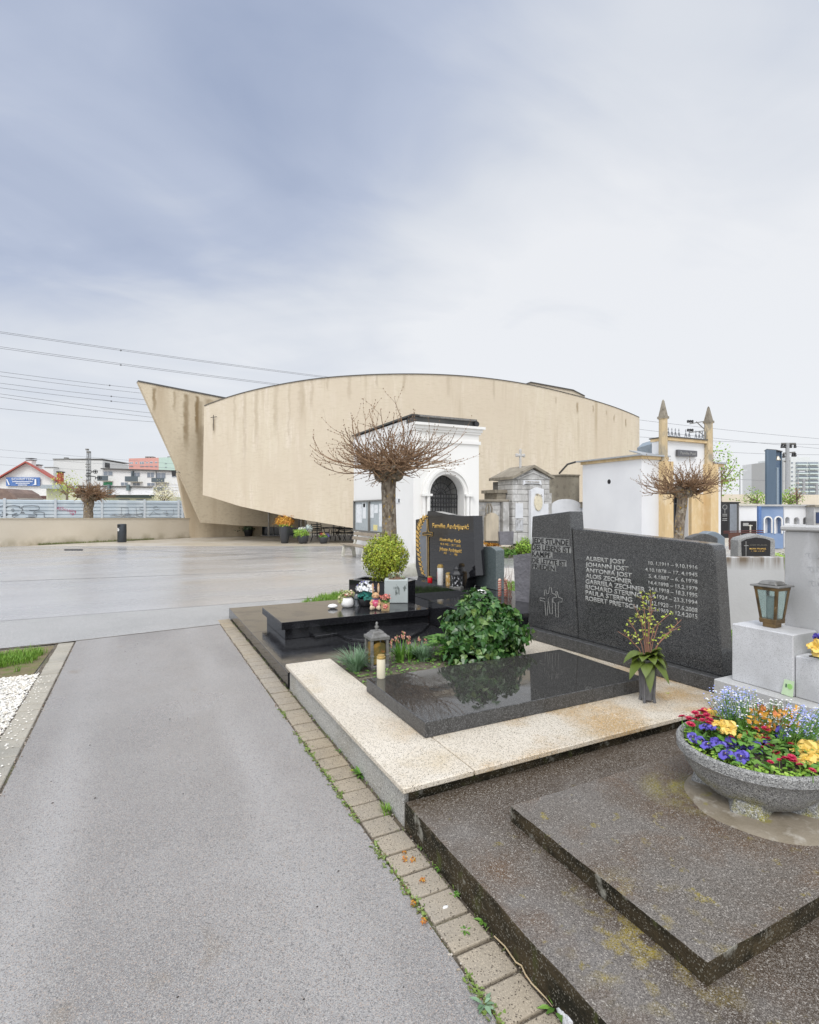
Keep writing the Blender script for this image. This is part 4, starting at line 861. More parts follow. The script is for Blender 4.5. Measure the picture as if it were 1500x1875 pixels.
# ================================================================ pollard trees
def pollard(name, label, base, head, n, L, r0, elev=(-8, 62), twist=.10, curl=.10, twigs=3, th=.010, spread=1., seed=1, group='bare pollard trees', knob=1., buds=True):
    rr = random.Random(seed); b, h = Vector(base), Vector(head)
    t = thing(name, label, 'tree', b, group)
    mb = MB(); pts = []; rs = []
    for k in range(9):
        s = k/8; pts.append(b.lerp(h, s) + Vector((rr.uniform(-1,1), rr.uniform(-1,1), 0))*r0*.12*(0 < k < 8)); rs.append(r0*(1.18 - .28*s + .18*max(0, s-.75)*4))
    mb.tube(pts, rs, 14)
    for _ in range(9):
        a = rr.uniform(0, 6.28); mb.ball(h + Vector((math.cos(a)*r0*1.1, math.sin(a)*r0*1.1, rr.uniform(-.2,.9)*r0)), r0*rr.uniform(.6,.95)*knob, sub=2, jit=r0*.08)
    limbs = []
    for k in range(11):                     # thick scarred limbs, cut back year after year
        a = k*2.4 + rr.uniform(-.4,.4); e = rad(rr.uniform(2, 48)); l = r0*rr.uniform(1.6, 3.2)*knob; o = Vector((math.cos(a)*math.cos(e), math.sin(a)*math.cos(e), math.sin(e)))
        q = [h + o*r0*.3, h + o*(r0*.5 + l*.5) + Vector((rr.uniform(-1,1), rr.uniform(-1,1), rr.uniform(-1,1)))*r0*.3, h + o*(r0*.5 + l)]; mb.tube(q, [r0*.5, r0*.36, r0*.26], 8); mb.ball(q[2], r0*.36, sub=2, jit=r0*.05); limbs.append((q, o))
    mb.build('trunk', m_bark, t, smooth=True)
    mb = MB()
    def rod(p, d, l, r, up, n=7, depth=0):
        pts = [p]; rs = [r]; d = d.normalized()
        for k in range(n):
            d = (d + Vector((0,0,1))*up*(.25 + 1.5*k/n) + Vector((rr.gauss(0,1), rr.gauss(0,1), rr.gauss(0,.7)))*twist).normalized(); p = p + d*l/n; pts.append(p); rs.append(r*(1 - .72*(k+1)/n))
        mb.tube(pts, rs, 5 if depth == 0 else 4, True)
        if buds and depth < 2:
            for q in pts[n//2:]:
                mb.ball(q + Vector((rr.uniform(-1,1), rr.uniform(-1,1), rr.uniform(0,1)))*r, th*.9, (1,1,1.4), 1)
        if depth < 2:
            for _ in range(twigs if depth == 0 else 1):
                k = rr.randrange(2, n); dd = (pts[k] - pts[k-1]).normalized(); o = dd.orthogonal(); o.rotate(Matrix.Rotation(rr.uniform(0, 6.28), 3, dd))
                rod(pts[k], dd + o*rr.uniform(.35,.8), l*rr.uniform(.25,.5), rs[k]*.75, up*1.2, 5, depth + 1)
    for i in range(n):
        low = rr.random() < .74; a = rr.uniform(0, 2*math.pi); e = rad(rr.uniform(elev[0], 18) if low else rr.uniform(28, elev[1])); o = Vector((math.cos(a)*math.cos(e)*spread, math.sin(a)*math.cos(e)*spread, math.sin(e)))
        q_, o_ = rr.choice(limbs); s = q_[1].lerp(q_[2], rr.random()*1.15) + Vector((rr.uniform(-1,1), rr.uniform(-1,1), rr.uniform(-1,1)))*r0*.3; o = (o + Vector((o_.x, o_.y, o_.z*.3))*.5).normalized()
        l = L*rr.choice((.45,.7,.9,1.0))*rr.uniform(.85, 1.1)*(1.12 if low else .95)
        rod(s, o, l, th*rr.uniform(.9, 1.7), curl*(rr.uniform(.3,1.25) if low else rr.uniform(.0,.8)), 9)
    for i in range(int(n*1.5)):              # dense short stubs round the head
        o = Vector((rr.gauss(0,1), rr.gauss(0,1), rr.gauss(.35,.6))).normalized(); rod(rr.choice(limbs)[0][2] + o*r0*.2, o, L*rr.uniform(.15,.42), th*1.2, rr.uniform(-.05,.2), 6, 2)
    for i in range(int(n*.10)):             # a few hang down
        a = rr.uniform(0, 6.28); rod(h + Vector((0,0,r0*.2)), Vector((math.cos(a), math.sin(a), -.35)), L*rr.uniform(.45,.7), th, -.01, 6, 1)
    mb.build('crown', m_twig, t, recalc=False)
    return t
d1 = 11.3; hb_ = at(713, 868, d1); bs = at(711, 1080, d1)
pollard('pollard_tree', 'bare pollard tree with lichen spotted trunk in front of the chapel', (bs.x, bs.y, 0), hb_, 125, 1.27, .150, seed=4, elev=(-14, 86), curl=.13, th=.0115, twist=.13, knob=1.25)
d1 = 14.5; hb_ = at(1250, 903, d1); bs = at(1237, 1000, d1)
pollard('pollard_tree', 'bare pollard tree in front of the twin pillared portal', (bs.x, bs.y, 0), hb_, 110, .88, .125, seed=9, elev=(-12, 80), curl=.13, th=.0115, twist=.13, knob=1.2)
d1 = 32; hb_ = at(163, 914, d1)
pollard('pollard_tree', 'small distant bare pollard tree behind the cream wall', (*at(161, 935, d1).xy, 0), hb_, 95, 1.05, .26, seed=14, elev=(0, 70), twist=.24, curl=.04, twigs=5, th=.028, knob=.9, buds=False)
# ================================================================ old tomb with gable, and its neighbours
PT = Plane(at(900, 935, 19.7), (0,0)) if False else None
tY = at(974, 935, 20).y; PT = Plane((ony(880,935,tY).x, tY), (ony(1080,935,tY).x, tY))
def trect(x0, x1, y0, y1, o, th, name, m, par, bevel=0): return MB().prism([PT.pt(*PT.st(a, b), o) for a, b in ((x0,y1),(x1,y1),(x1,y0),(x0,y0))], -PT.n*th).build(name, m, par, bevel=bevel)
def tpoly(pts, o, th, name, m, par): return MB().prism([PT.pt(*PT.st(*p), o) for p in pts], -PT.n*th).build(name, m, par)
m_old = mat('sooty_limestone', (.50,.49,.47), .85, mix=[((2,2,1.2),(.30,.29,.27),.46,.66),(6,(.60,.59,.57),.5,.66),((1.2,1.2,.6),(.20,.19,.175),.60,.76)], bump=(18,.4,.02))
m_oldd = mat('weathered_roof_stone', (.24,.21,.165), .9, mix=[(2,(.32,.285,.225),.42,.66),(5,(.10,.085,.065),.56,.74)], bump=(14,.5,.03))
m_marb = mat('white_marble', (.72,.73,.75), .5, mix=[(2.5,(.63,.64,.66),.45,.7)])
tb = thing('family_tomb', 'old sooty limestone family tomb with gable and stone cross on top', 'tomb', (*at(974,935,20).xy, 0))
mb = MB()
tzb = 0
rows = [996, 975, 960, 946, 932, 918, 905, 896, 887, 878]
for r_, (ya, yb) in enumerate(zip(rows, rows[1:])):            # ashlar courses with open joints
    xs = [938.5, 956, 967, 992, 1006.5] if r_ % 2 else [938.5, 948, 967, 985, 997, 1006.5]
    for x0, x1 in zip(xs, xs[1:]): mb.prism([PT.pt(*PT.st(a, b), R.uniform(-.006,.01)) for a, b in ((x0+.2,ya-.3),(x1-.2,ya-.3),(x1-.2,yb+.3),(x0+.2,yb+.3))], -PT.n*.9)
mb.build('masonry', m_old, tb, bevel=.01)
trect(939, 1006, 880, 996, -.03, 1.2, 'core', plain('dark_joint', (.13,.125,.115), .9), tb)
tpoly([(938,878),(1007.5,878),(1007.5,874),(974.7,859.5),(938,874)], .02, 1.2, 'gable', m_old, tb)
zr = PT.st(974.7,856.5)[1]; ul, ur = PT.st(934.5,877.5), PT.st(1011,877.5); um = PT.st(974.7,856.5)
for A, B in ((ul, um), (um, ur)):
    MB().hexa([PT.pt(*A,.14), PT.pt(*B,.14), PT.pt(*B,-1.35), PT.pt(*A,-1.35)], [PT.pt(A[0],A[1]+.1,.14), PT.pt(B[0],B[1]+.1,.14), PT.pt(B[0],B[1]+.1,-1.35), PT.pt(A[0],A[1]+.1,-1.35)]).build('roof', m_oldd, tb)
tpoly([(942,877.5),(974.7,863),(1006,877.5),(1003,877.5),(974.7,866),(946,877.5)], .07, .06, 'moulding', m_old, tb)
p = PT.pt(PT.st(968.5,856)[0], zr, -.5)
mb = MB(); k = 20.5/981
mb.cbox((p.x, p.y, zr + .30), .085, .085, .72); mb.cbox((p.x, p.y, zr + .50), .30, .08, .10)
for dx, dz_ in ((-.17,.50),(.17,.50),(0,.68)): mb.cbox((p.x + dx, p.y, zr + dz_), .09, .09, .13)
mb.build('cross', m_old, tb, bevel=.02)
tpoly([(957,879.5),(989,879.5),(990,888),(985,885.5),(973,884.8),(961,885.5),(956.5,888)], .06, .05, 'name_scroll', m_marb, tb)
lettering('inscription', tb, PT, [('FAMILIE SCHERER', 960.5, 986, 880.7, 883.6)], plain('worn_letter', (.30,.26,.2), .8), .063, .004, .01)
tpoly([(967.5,996),(991,996),(991,896),(979,892.5),(967.5,898)], .16, .14, 'stele', m_marb, tb)
mb = MB(); c_ = PT.pt(*PT.st(980, 920), .18)
def disc(pl, px, py, rx, ry, o, th, n=20):
    u, z = pl.st(px, py); k = abs(pl.st(px+1, py)[0]-u); return MB().prism([pl.pt(u + rx*k*math.cos(2*math.pi*i/n), z + ry*k*math.sin(2*math.pi*i/n), o) for i in range(n)], -pl.n*th)
disc(PT, 980, 920, 7.3, 12, .21, .05).build('medallion', plain('cream_medallion', (.70,.63,.47), .5), tb, bevel=.01)
mb = MB(); leafball(mb, PT.pt(*PT.st(978, 906.5), .2), (.09,.04,.05), 26, .05, DIAM); leafball(mb, PT.pt(*PT.st(984, 908.5), .2), (.05,.03,.04), 12, .05, DIAM); mb.build('wreath', m_oldd, tb, recalc=False)
for q in ((943.5,957,921.5,949),(944,957.5,952,971.5),(992,1003.5,922,943)): trect(*q, .03, .04, 'tablet', m_marb if q[2] < 950 else m_grey, tb)
trect(920.5, 937, 902, 996, -.35, .8, 'pier', m_oldd, tb); trect(916, 938, 896, 902, -.3, .9, 'pier_cap', m_oldd, tb); trect(921, 932, 919, 978, .02, .3, 'pilaster', m_old, tb); trect(1006.5, 1012, 903, 985, -.05, .5, 'pilaster', m_old, tb)
# low old stone wall with a cream tombstone left of the tomb
lw = thing('stone_wall', 'low sooty stone wall joining the left side of the old tomb', 'wall', (*at(900,935,20).xy, 0))
mb = MB()
for r_, (ya, yb) in enumerate(zip((990,980,967,955,944,934,925), (980,967,955,944,934,925,919))):
    xs = (870,886,897,908,919.5) if r_ % 2 else (870,880,892,903,912,919.5)
    for x0, x1 in zip(xs, xs[1:]): mb.prism([PT.pt(*PT.st(a, b), R.uniform(-.01,.015)-.1) for a, b in ((x0+.15,ya-.2),(x1-.15,ya-.2),(x1-.15,yb+.2),(x0+.15,yb+.2))], -PT.n*.4)
mb.build('masonry', m_old, lw, bevel=.01); trect(868, 934, 914.5, 919, -.02, .55, 'coping', m_oldd, lw, .02)
ts = thing('tombstone', 'tall cream arched tombstone leaning on the low sooty wall', 'gravestone', (*at(899,935,19.5).xy, 0))
tpoly([(888,990),(911,990),(911,946),(906,940.5),(899,938.5),(892,941),(888,947)], .08, .12, 'slab', mat('cream_stone', (.58,.50,.38), .8, mix=[((3,3,1),(.44,.38,.29),.45,.62),((3,3,1),(.25,.22,.18),.62,.76)]), ts)
mb = MB(); u_, z_ = PT.st(894, 931)
for k in range(3): mb.tube([PT.pt(u_ + (k-1)*.12, z_-.18, .05), PT.pt(u_ + (k-1)*.13, z_, .06), PT.pt(u_ + (k-1)*.06, z_ + .18, .05)], .03, 5)
mb.build('ornament', m_oldd, ts)
dt_ = thing('grave_tablet', 'plain dark slate tablet standing in front of the old tomb', 'gravestone', (*at(928,935,18.5).xy, 0))
PD_ = Plane(at(905,935,18.3), at(950,935,18.5)); MB().prism([PD_.pt(*PD_.st(*p)) for p in ((916,998),(940,998),(941,973),(914.5,973.5))], -PD_.n*.12).build('slab', m_slate, dt_)
# concrete tomb block with white arched niche
cb = thing('concrete_tomb', 'stained bare concrete tomb with white arched panel beside the old tomb', 'tomb', (*at(1040,935,20.6).xy, 0))
m_stc = mat('stained_concrete', (.22,.195,.15), .9, mix=[((1.6,1.6,1),(.33,.30,.235),.46,.66),((1.1,1.1,1.5),(.52,.46,.37),.60,.68),(4,(.13,.115,.09),.55,.75)], bump=(20,.4,.02))
tpoly([(1011,996),(1011,868),(1037,869),(1069.5,869.5),(1069.5,996)], -.25, 1.0, 'block', m_stc, cb)
tpoly([(1011,870),(1036,867.5),(1069.5,868.5),(1069.5,870.5),(1036,870)], -.2, 1.1, 'coping', m_oldd, cb)
n_ = 14; u0, z0 = PT.st(1016, 928); u1, _ = PT.st(1070.5, 928); rx = (u1-u0)/2; zt_ = PT.st(1043, 913.5)[1]
MB().prism([PT.pt(u1, 0, -.17), PT.pt(u0, 0, -.17)][::-1] + [PT.pt(u0 + rx + rx*math.cos(math.pi*i/n_), z0 + (zt_-z0)*math.sin(math.pi*i/n_), -.17) for i in range(n_+1)], -PT.n*.075).build('panel', m_marb, cb)
MB().prism([PT.pt(u1 + .02, 0, .03), PT.pt(u1 + .25, 0, .03), PT.pt(u1 + .25, z0 + .0, .03), PT.pt(u1 + .02, z0, .03)], -PT.n*.5).build('pier', m_marb, cb)
tpoly([(1070,919),(1083,926),(1083,929),(1068,929)], .06, .5, 'pier_cap', m_oldd, cb)
# bed in front of the old tombs
bed = [flat(880,1003), flat(1010,1003), flat(1010,1019), flat(925,1019), flat(885,1008)]
MB().up([p.xy for p in bed], -.02, .05).build('grave_bed', m_turf, label='raised earth bed with shrubs in front of the old tomb', cat='bed', loc=bed[0])
a_, b_ = flat(915,1021), flat(1012,1023); MB().hexa([a_, b_, b_ + Vector((.05,.16,0)), a_ + Vector((.05,.16,0))], [v + Vector((0,0,.1)) for v in (a_, b_, b_ + Vector((.05,.16,0)), a_ + Vector((.05,.16,0)))]).build('kerb_stone', m_oldd, label='grey kerb along the shrub bed before the old tomb', cat='kerb', loc=a_)
def shrub(name, label, px, py, wpx, hpx, m, n, size, shape=DIAM, z=0., dd=None, inner_part=True):
    p = flat(px, py, z); d = FPX*(EYE-z)/(py-CY0); k = d/FPX; t = thing(name, label, 'shrub', p)
    mb = MB(); leafball(mb, p + Vector((0,0,hpx*k*.45)), (wpx*k/2, wpx*k/2*.8, hpx*k*.55), n, size, shape, .2, -.8, .3); mb.build('foliage', m, t, recalc=False)
    mb = MB()
    for _ in range(8): a = R.uniform(0, 6.28); mb.tube([p, p + Vector((math.cos(a)*wpx*k*.3, math.sin(a)*wpx*k*.25, hpx*k*.7))], [.012, .004], 4)
    mb.build('stem', m_twig, t); return t
shrub('orange_shrub', 'low rust orange shrub in front of the cream tombstone', 902, 1003, 36, 17, m_orangel, 420, .11, z=.05)
shrub('green_shrub', 'bright green bushy shrub between slate tablet and granite monument', 957, 1016, 46, 34, m_tree, 1500, .085, z=.05)
shrub('green_shrub', 'low spreading green plant at the kerb left of the bushy shrub', 931, 1018, 36, 13, m_gleaf, 500, .08, z=.05)
m_slabs = mat('pale_slabs', (.52,.49,.45), .7, mix=[(1.2,(.45,.42,.37),.45,.7)], bump=(30,.2))
mb = MB()
for i in range(5):
    for j in range(7): mb.box(6.75 + i*.62, 6.75 + i*.62 + .60, 6.6 + j*.9, 6.6 + j*.9 + .88, -.05, .004)
mb.build('slab_path', m_slabs, kind='structure')
grasspatch('grass', [flat(880,1090).xy, flat(960,1095).xy, flat(955,1068).xy, flat(890,1066).xy], 900, .10)
# ================================================================ white mortuary building with twin pillared portal
kc = at(1175, 935, 18); wX, wY = kc.x, kc.y; wYb = onx(1067, 935, wX).y
PWl = Plane((wX, wYb), (wX, wY)); PWf = Plane((wX, wY), (wX + 5, wY))
wz = onx(1175, 840, wX).z
m_ochre = mat('ochre_render', (.66,.49,.27), .8, mix=[((2,2,.7),(.55,.40,.21),.45,.68),((5,5,3),(.70,.56,.36),.5,.7)], bump=(25,.15))
m_wht2 = mat('cool_white_render', (.76,.765,.775), .8, mix=[((.6,.6,.5),(.69,.695,.71),.45,.7)])
m_lead = plain('pale_roof_sheet', (.42,.44,.46), .4, metal=.3)
mo = thing('mortuary', 'white building with ochre portal between two pointed pillars', 'building', (wX, wY, 0))
x1, x2 = PWf.st(1222,900)[0] + wX, PWf.st(1303,900)[0] + wX; x3 = PWf.st(1320,900)[0] + wX
MB().box(wX, x1, wY, wYb, 0, wz).build('wall', m_wht2, mo); MB().box(x1, x2, wY + .6, wYb, 0, wz).build('wall', m_wht2, mo); MB().box(x2, x3, wY, wYb, 0, wz - .12).build('wall', m_wht2, mo)
for a, b, z in ((wX - .06, x1, wz), (x2, x3 + .1, wz - .12)):
    MB().box(a, b, wY - .06, wYb + .05, z, z + .10).build('fascia', m_ochre, mo)
mb = MB(); mb.box(wX - .16, x1, wY - .14, wYb + .2, wz + .10, wz + .15); mb.prism([(wX+.1,wY+.1,wz+.151),(x1,wY+.1,wz+.151),(x1,wY+1.3,wz+.42),(wX+.9,wY+1.3,wz+.42)], (0,0,.04))
mb.box(x2, x3 + .15, wY - .14, wYb, wz - .02, wz + .04)
mb.build('roof', m_lead, mo)
MB().tube([PWl.pt(0, wz + .12, .16) + Vector((0,.2,0)), PWl.pt(0, wz + .05, .2) + Vector((-.05,.55,-.0)), PWl.pt(0, wz - .28, .2) + Vector((-.1,.95,0))], .04, 5).build('flashing', m_trim, mo)
disc(PWl, 1115.5, 882, 3, 3.4, .005, .02).build('vent_hole', m_iron, mo)
for k, (pc, ptop, pneck) in enumerate(((1213.5, 732, 764), (1296.5, 744.5, 772))):
    xc = PWf.st(pc, 900)[0] + wX; zn = ony(pc, pneck, wY).z; zp = ony(pc, ptop, wY).z; pr_ = .135 if k == 0 else .135
    MB().cbox((xc + .02, wY - .02, 1.68), .44, .44, 3.4).build('pier', m_ochre, mo)
    q = MB().lathe([(.155, 3.36), (.15, 3.5), (.14, zn - .1), (.155, zn - .06)], (xc, wY - .02, 0), 8).build('pillar', mat('lichen_ochre', (.52,.41,.25), .9, mix=[((4,4,2),(.33,.29,.22),.44,.62),((7,7,3),(.62,.50,.33),.55,.7)]), mo)
    MB().cbox((xc, wY - .02, zn - .02), .27, .27, .08).build('capital', m_oldd, q); MB().lathe([(.155, zn + .02), (.04, zp - .05), (.015, zp)], (xc, wY - .02, 0), 4).build('pinnacle', m_oldd, q)
xp0, xp1 = PWf.st(1221,900)[0] + wX, PWf.st(1293,900)[0] + wX
zg = ony(1222, 806, wY).z
xd0, xd1 = PWf.st(1226,900)[0] + wX, PWf.st(1263,900)[0] + wX; zd = ony(1240, 905, wY).z
mb = MB(); mb.box(xp0, xp1, wY + .05, wY + .6, zd, zg); mb.box(xp0, xd0, wY + .06, wY + .6, 0, zd); mb.box(xd1, xp1, wY + .06, wY + .6, 0, zd); mb.build('portal_wall', m_wht2, mo)
mb = MB(); xj = PWf.st(1300,900)[0] + wX
for k in range(4): mb.box(xd1 + .02 + k*(xj - xd1)/4, xd1 + .02 + (k+.9)*(xj - xd1)/4, wY - .06 + .03*k, wY + .06, 0, zd + .02)
mb.box(xd0 - .1, xd1 + .0, wY - .02, wY + .055, zd, zd + .2)
mb.build('door_surround', m_ochre, mo)
MB().box(xp0 - .02, xp1 + .05, wY - .06, wY + .65, zg, zg + .10).build('cornice', m_ochre, mo); MB().box(xp0 - .04, xp1 + .08, wY - .09, wY + .7, zg + .10, zg + .14).build('roof_edge', m_trim, mo)
mb = MB(); nC = 12
for k in range(nC):
    if k in (4, 7): continue
    x = xp0 + .08 + (xp1 - xp0 - .1)*k/(nC-1); z = zg + .14
    mb.tube([(x - .06, wY, z), (x - .03, wY, z + .14), (x, wY, z + .18), (x + .03, wY, z + .14), (x + .06, wY, z)], .012, 4); mb.tube([(x, wY, z + .05), (x, wY, z + .30)], .012, 4); mb.tube([(x - .03, wY, z + .24), (x + .03, wY, z + .24)], .010, 4); mb.tube([(x+.02, wY, z+.06),(x + .07, wY, z + .09)], .01, 4)
mb.build('cresting', plain('grey_iron', (.17,.18,.20), .5), mo)
pk = MB().prism([PWf.pt(*PWf.st(a, b), -.03) for a, b in ((1239,835.5),(1274,836.5),(1274,826),(1239,823.5))], PWf.n*-.0 + Vector((0,-.05,0)) if False else Vector((0, -.09, 0))).build('plaque', plain('dark_plaque', (.10,.10,.11), .4), mo)
lettering('inscription', pk, PWf, [('Familie Pokl', 1243, 1270.5, 826.5, 832)], m_silver, .07, .004, .0)
mb = MB()
for k in range(9):
    x = xd0 + .04 + (xd1 - xd0 - .08)*k/8; mb.tube([(x, wY + .3, 0), (x, wY + .3, zd)], .018 if k not in (0, 4, 8) else .035, 5)
for z in (.1, 1.1, zd - .35, zd - .04): mb.box(xd0, xd1, wY + .28, wY + .33, z, z + .04)
gg = mb.build('gate', plain('gate_iron', (.07,.075,.085), .5), mo)
MB().box(xd0, xd1, wY + .5, wY + .56, 0, zd).build('door', plain('door_dark', (.03,.032,.036), .6), mo)
MB().box(xd0 + .22, xd0 + .26, wY + .22, wY + .3, .6, zd - .5).build('gate_bar', m_ochre, mo)
q = [(1197,812),(1208,802.5),(1208,836),(1199,836)]
Pq = Plane(at(1197,935,19.2), at(1210,935,19.2)); MB().prism([Pq.pt(*Pq.st(*p)) for p in q], -Pq.n*1.4).build('roof_turret', plain('blue_sheet', (.26,.32,.38), .5), mo)
# ================================================================ behind on the right: tombs, bell tower, far blocks
def facing(px0, px1, d, d1=None): return Plane(at(px0,935,d), at(px1,935,d1 or d))
def bk(name, label, cat, d, pts, m, th=.3, part='wall', d1=None, bevel=0):
    xs = [p[0] for p in pts]; pl = facing(min(xs), max(xs), d, d1); c = at(sum(xs)/len(xs), 935, d); t = thing(name, label, cat, (c.x, c.y, 0))
    slab(pl, pts, th).build(part, m, t, bevel=bevel); return t, pl
softtree('leafing_tree', 'fresh green tree behind the right wing of the white mortuary', 'tree', 1318, 872, 31, 1.05, 1.45, 620, .16, m_tree)
softtree('leafing_bush', 'fresh green bush left of the blue bell tower', 'bush', 1386, 914, 38, .95, .75, 520, .13, m_tree, base=0)
softtree('leafing_bush', 'fresh green bush right of the blue bell tower', 'bush', 1447, 914, 38, .95, .8, 520, .13, m_tree)
softtree('reddish_shrub', 'sparse reddish leaved shrub rising above the white niche wall', 'shrub', 1459, 905, 37, .55, .9, 130, .09, plain('reddish_leaf', (.42,.20,.15), .7))
t, pl = bk('far_wall', 'long beige wall in the distance behind the blue bell tower', 'wall', 48, [(1300,905),(1300,960),(1540,960),(1540,906)], m_low, .4)
t, pl = bk('black_tomb', 'dark granite tomb wall with vertical silver ribs, right of the mortuary', 'tomb', 22, [(1319,921),(1319,985),(1353,985),(1353,921)], m_dside, .5, 'slab')
for k in range(6): slab(pl, [(1335.5 + k*2.1,985),(1336.9 + k*2.1,985),(1336.9 + k*2.1,923),(1335.5 + k*2.1,923)], .05, .05).build('rib', plain('silver_rib', (.35,.38,.42), .3, metal=.5), t)
slab(pl, [(1319,921),(1354.5,921),(1354.5,919),(1319,919)], .6, .06).build('coping', m_iron, t)
slab(pl, [(1320,985),(1333,985),(1333,924),(1320,924)], .03, .04).build('panel', m_black, t)
mb = MB(); u, z = pl.st(1326, 928.5)
mb.tube([pl.pt(u + .09*math.cos(k*math.pi/6), z + .09*math.sin(k*math.pi/6), .05) for k in range(13)], .012, 4, False); mb.tube([pl.pt(u, z-.09, .05), pl.pt(u, z-.25, .05)], .012, 4)
for yy in (941, 944, 949, 952):
    for k in range(4): mb.prism([pl.pt(*pl.st(a, b), .05) for a, b in ((1322+k*2.2,yy+1.4),(1323.6+k*2.2,yy+1.4),(1323.6+k*2.2,yy),(1322+k*2.2,yy))], -pl.n*.01)
mb.build('inscription', m_silver, t)
t, pl = bk('white_tomb', 'white rendered tomb wall with a black granite plaque', 'tomb', 23, [(1354,926),(1354,985),(1386,985),(1386,926)], m_wht2, .4)
slab(pl, [(1352,926),(1388,926),(1388,922.5),(1352,922)], .55, .08).build('coping', m_conc, t)
pk = slab(pl, [(1356.5,985),(1384,985),(1384,954),(1356.5,954)], .06, .05).build('plaque', m_black, t)
slab(pl, [(1371,977),(1373.6,977),(1373.6,961),(1371,961)], .03, .075).build('cross', m_conc, pk); slab(pl, [(1368.5,963),(1376,963),(1376,961.5),(1368.5,961.5)], .03, .08).build('cross', m_conc, pk); slab(pl, [(1359,963),(1369,963),(1369,957.5),(1359,957.5)], .02, .07).build('photo', m_silver, pk)
def niche(pl, x0, x1, y0, y1, par, m, fr):
    u0, zb = pl.st(x0, y1); u1, zt = pl.st(x1, y0); r = (u1-u0)/2; zs_ = zt - r
    def outl(e): return [pl.pt(u0 - e, zb, .0), pl.pt(u1 + e, zb, .0)] + [pl.pt(u0 + r + (r+e)*math.cos(math.pi*k/10), zs_ + (r+e)*math.sin(math.pi*k/10), 0) for k in range(11)]
    if fr:
        mb = MB(); a, b = outl(.0), outl(.09); a = a[1:] + a[:1]; b = b[1:] + b[:1]
        for i in range(len(a)-1): mb.prism([a[i] + pl.n*.035, a[i+1] + pl.n*.035, b[i+1] + pl.n*.035, b[i] + pl.n*.035], -pl.n*.03)
        mb.build('niche_frame', fr, par)
    mb = MB(); o = outl(0)[1:] + outl(0)[:1]; n = len(o); bk_ = [p + pl.n*.006 - pl.n*0 for p in o]
    mb.prism(bk_, -pl.n*.004); return mb.build('niche', m, par)
# walls with true recesses: built from pieces around each arched niche
def nichewall(name, label, d, x0, x1, ytop, ybot, nis, m, mi, fr=None, th=.45):
    pl = facing(x0, x1, d); c = at((x0+x1)/2, 935, d); t = thing(name, label, 'tomb', (c.x, c.y, 0)); mb = MB()
    U = lambda x, y: pl.st(x, y); zT = U(x0, ytop)[1]; zB = 0
    cur = U(x0, ytop)[0]
    for a, b, y0, y1 in nis:
        ua, zb = U(a, y1); ub_, zt = U(b, y0); r = (ub_-ua)/2; zs_ = zt - r
        def pr_(q): mb.prism([pl.pt(*k) for k in q], -pl.n*th)
        pr_([(cur,zB),(ua,zB),(ua,zT),(cur,zT)]); pr_([(ua,zB),(ub_,zB),(ub_,zb),(ua,zb)])
        arcp = [(ua + r - r*math.cos(math.pi*k/10), zs_ + r*math.sin(math.pi*k/10)) for k in range(11)]
        for p0, p1 in zip(arcp, arcp[1:]): pr_([p0, p1, (p1[0], zT), (p0[0], zT)])
        cur = ub_
        f = MB().prism([pl.pt(ua-.02,zb-.02,-.22), pl.pt(ub_+.02,zb-.02,-.22), pl.pt(ub_+.02,zt+.02,-.22), pl.pt(ua-.02,zt+.02,-.22)], -pl.n*.05).build('niche', mi, t)
        if fr:
            mf = MB(); o1 = [(ua,zb)] + arcp + [(ub_,zb)]; o2 = [(ua-.05,zb)] + [(ua + r - (r+.05)*math.cos(math.pi*k/10), zs_ + (r+.05)*math.sin(math.pi*k/10)) for k in range(11)] + [(ub_+.05,zb)]
            for i in range(len(o1)-1): mf.prism([pl.pt(*o1[i],.05), pl.pt(*o1[i+1],.05), pl.pt(*o2[i+1],.05), pl.pt(*o2[i],.05)], -pl.n*.05)
            mf.build('niche_frame', fr, t)
    ue = U(x1, ytop)[0]; mb.prism([pl.pt(cur,zB), pl.pt(ue,zB), pl.pt(ue,zT), pl.pt(cur,zT)], -pl.n*th); mb.build('wall', m, t)
    slab(pl, [(x0-1.5,ytop),(x1+1.5,ytop),(x1+1.5,ytop-3.2),(x0-1.5,ytop-3.2)], th + .2, .1).build('coping', m_greyd, t)
    return t, pl
m_blue = mat('blue_render', (.19,.275,.44), .75, mix=[(.9,(.24,.32,.48),.45,.7)])
t, pl = nichewall('blue_tomb', 'powder blue tomb wall with two tall white arched niches', 24, 1388, 1434.5, 927, 985, [(1399.5,1411.5,947,976),(1419,1430,947,977)], m_blue, m_marb, m_white)
slab(pl, [(1386.8,985),(1392,985),(1392,927),(1386.8,927)], .5, .09).build('pilaster', plain('deep_blue', (.10,.19,.42), .7), t)
nichewall('white_niche_tomb', 'white tomb wall with three small arched niches at the right', 24.5, 1436, 1489, 927, 985, [(1438,1446,946.5,958.5),(1453.5,1464,947,960),(1470.5,1480.5,947,960)], m_wht2, m_greyd)
t, pl = bk('grey_tomb', 'grey stone tomb with dark blue panel cut by the right edge', 'tomb', 24, [(1490.5,928),(1490.5,985),(1530,985),(1530,928)], m_greyd, .5); slab(pl, [(1489,928),(1530,928),(1530,924.5),(1489,924.5)], .7, .1).build('coping', m_oldd, t); slab(pl, [(1494,958),(1530,958),(1530,938),(1494,938)], .05, .05).build('panel', plain('navy_panel', (.03,.05,.12), .3), t)
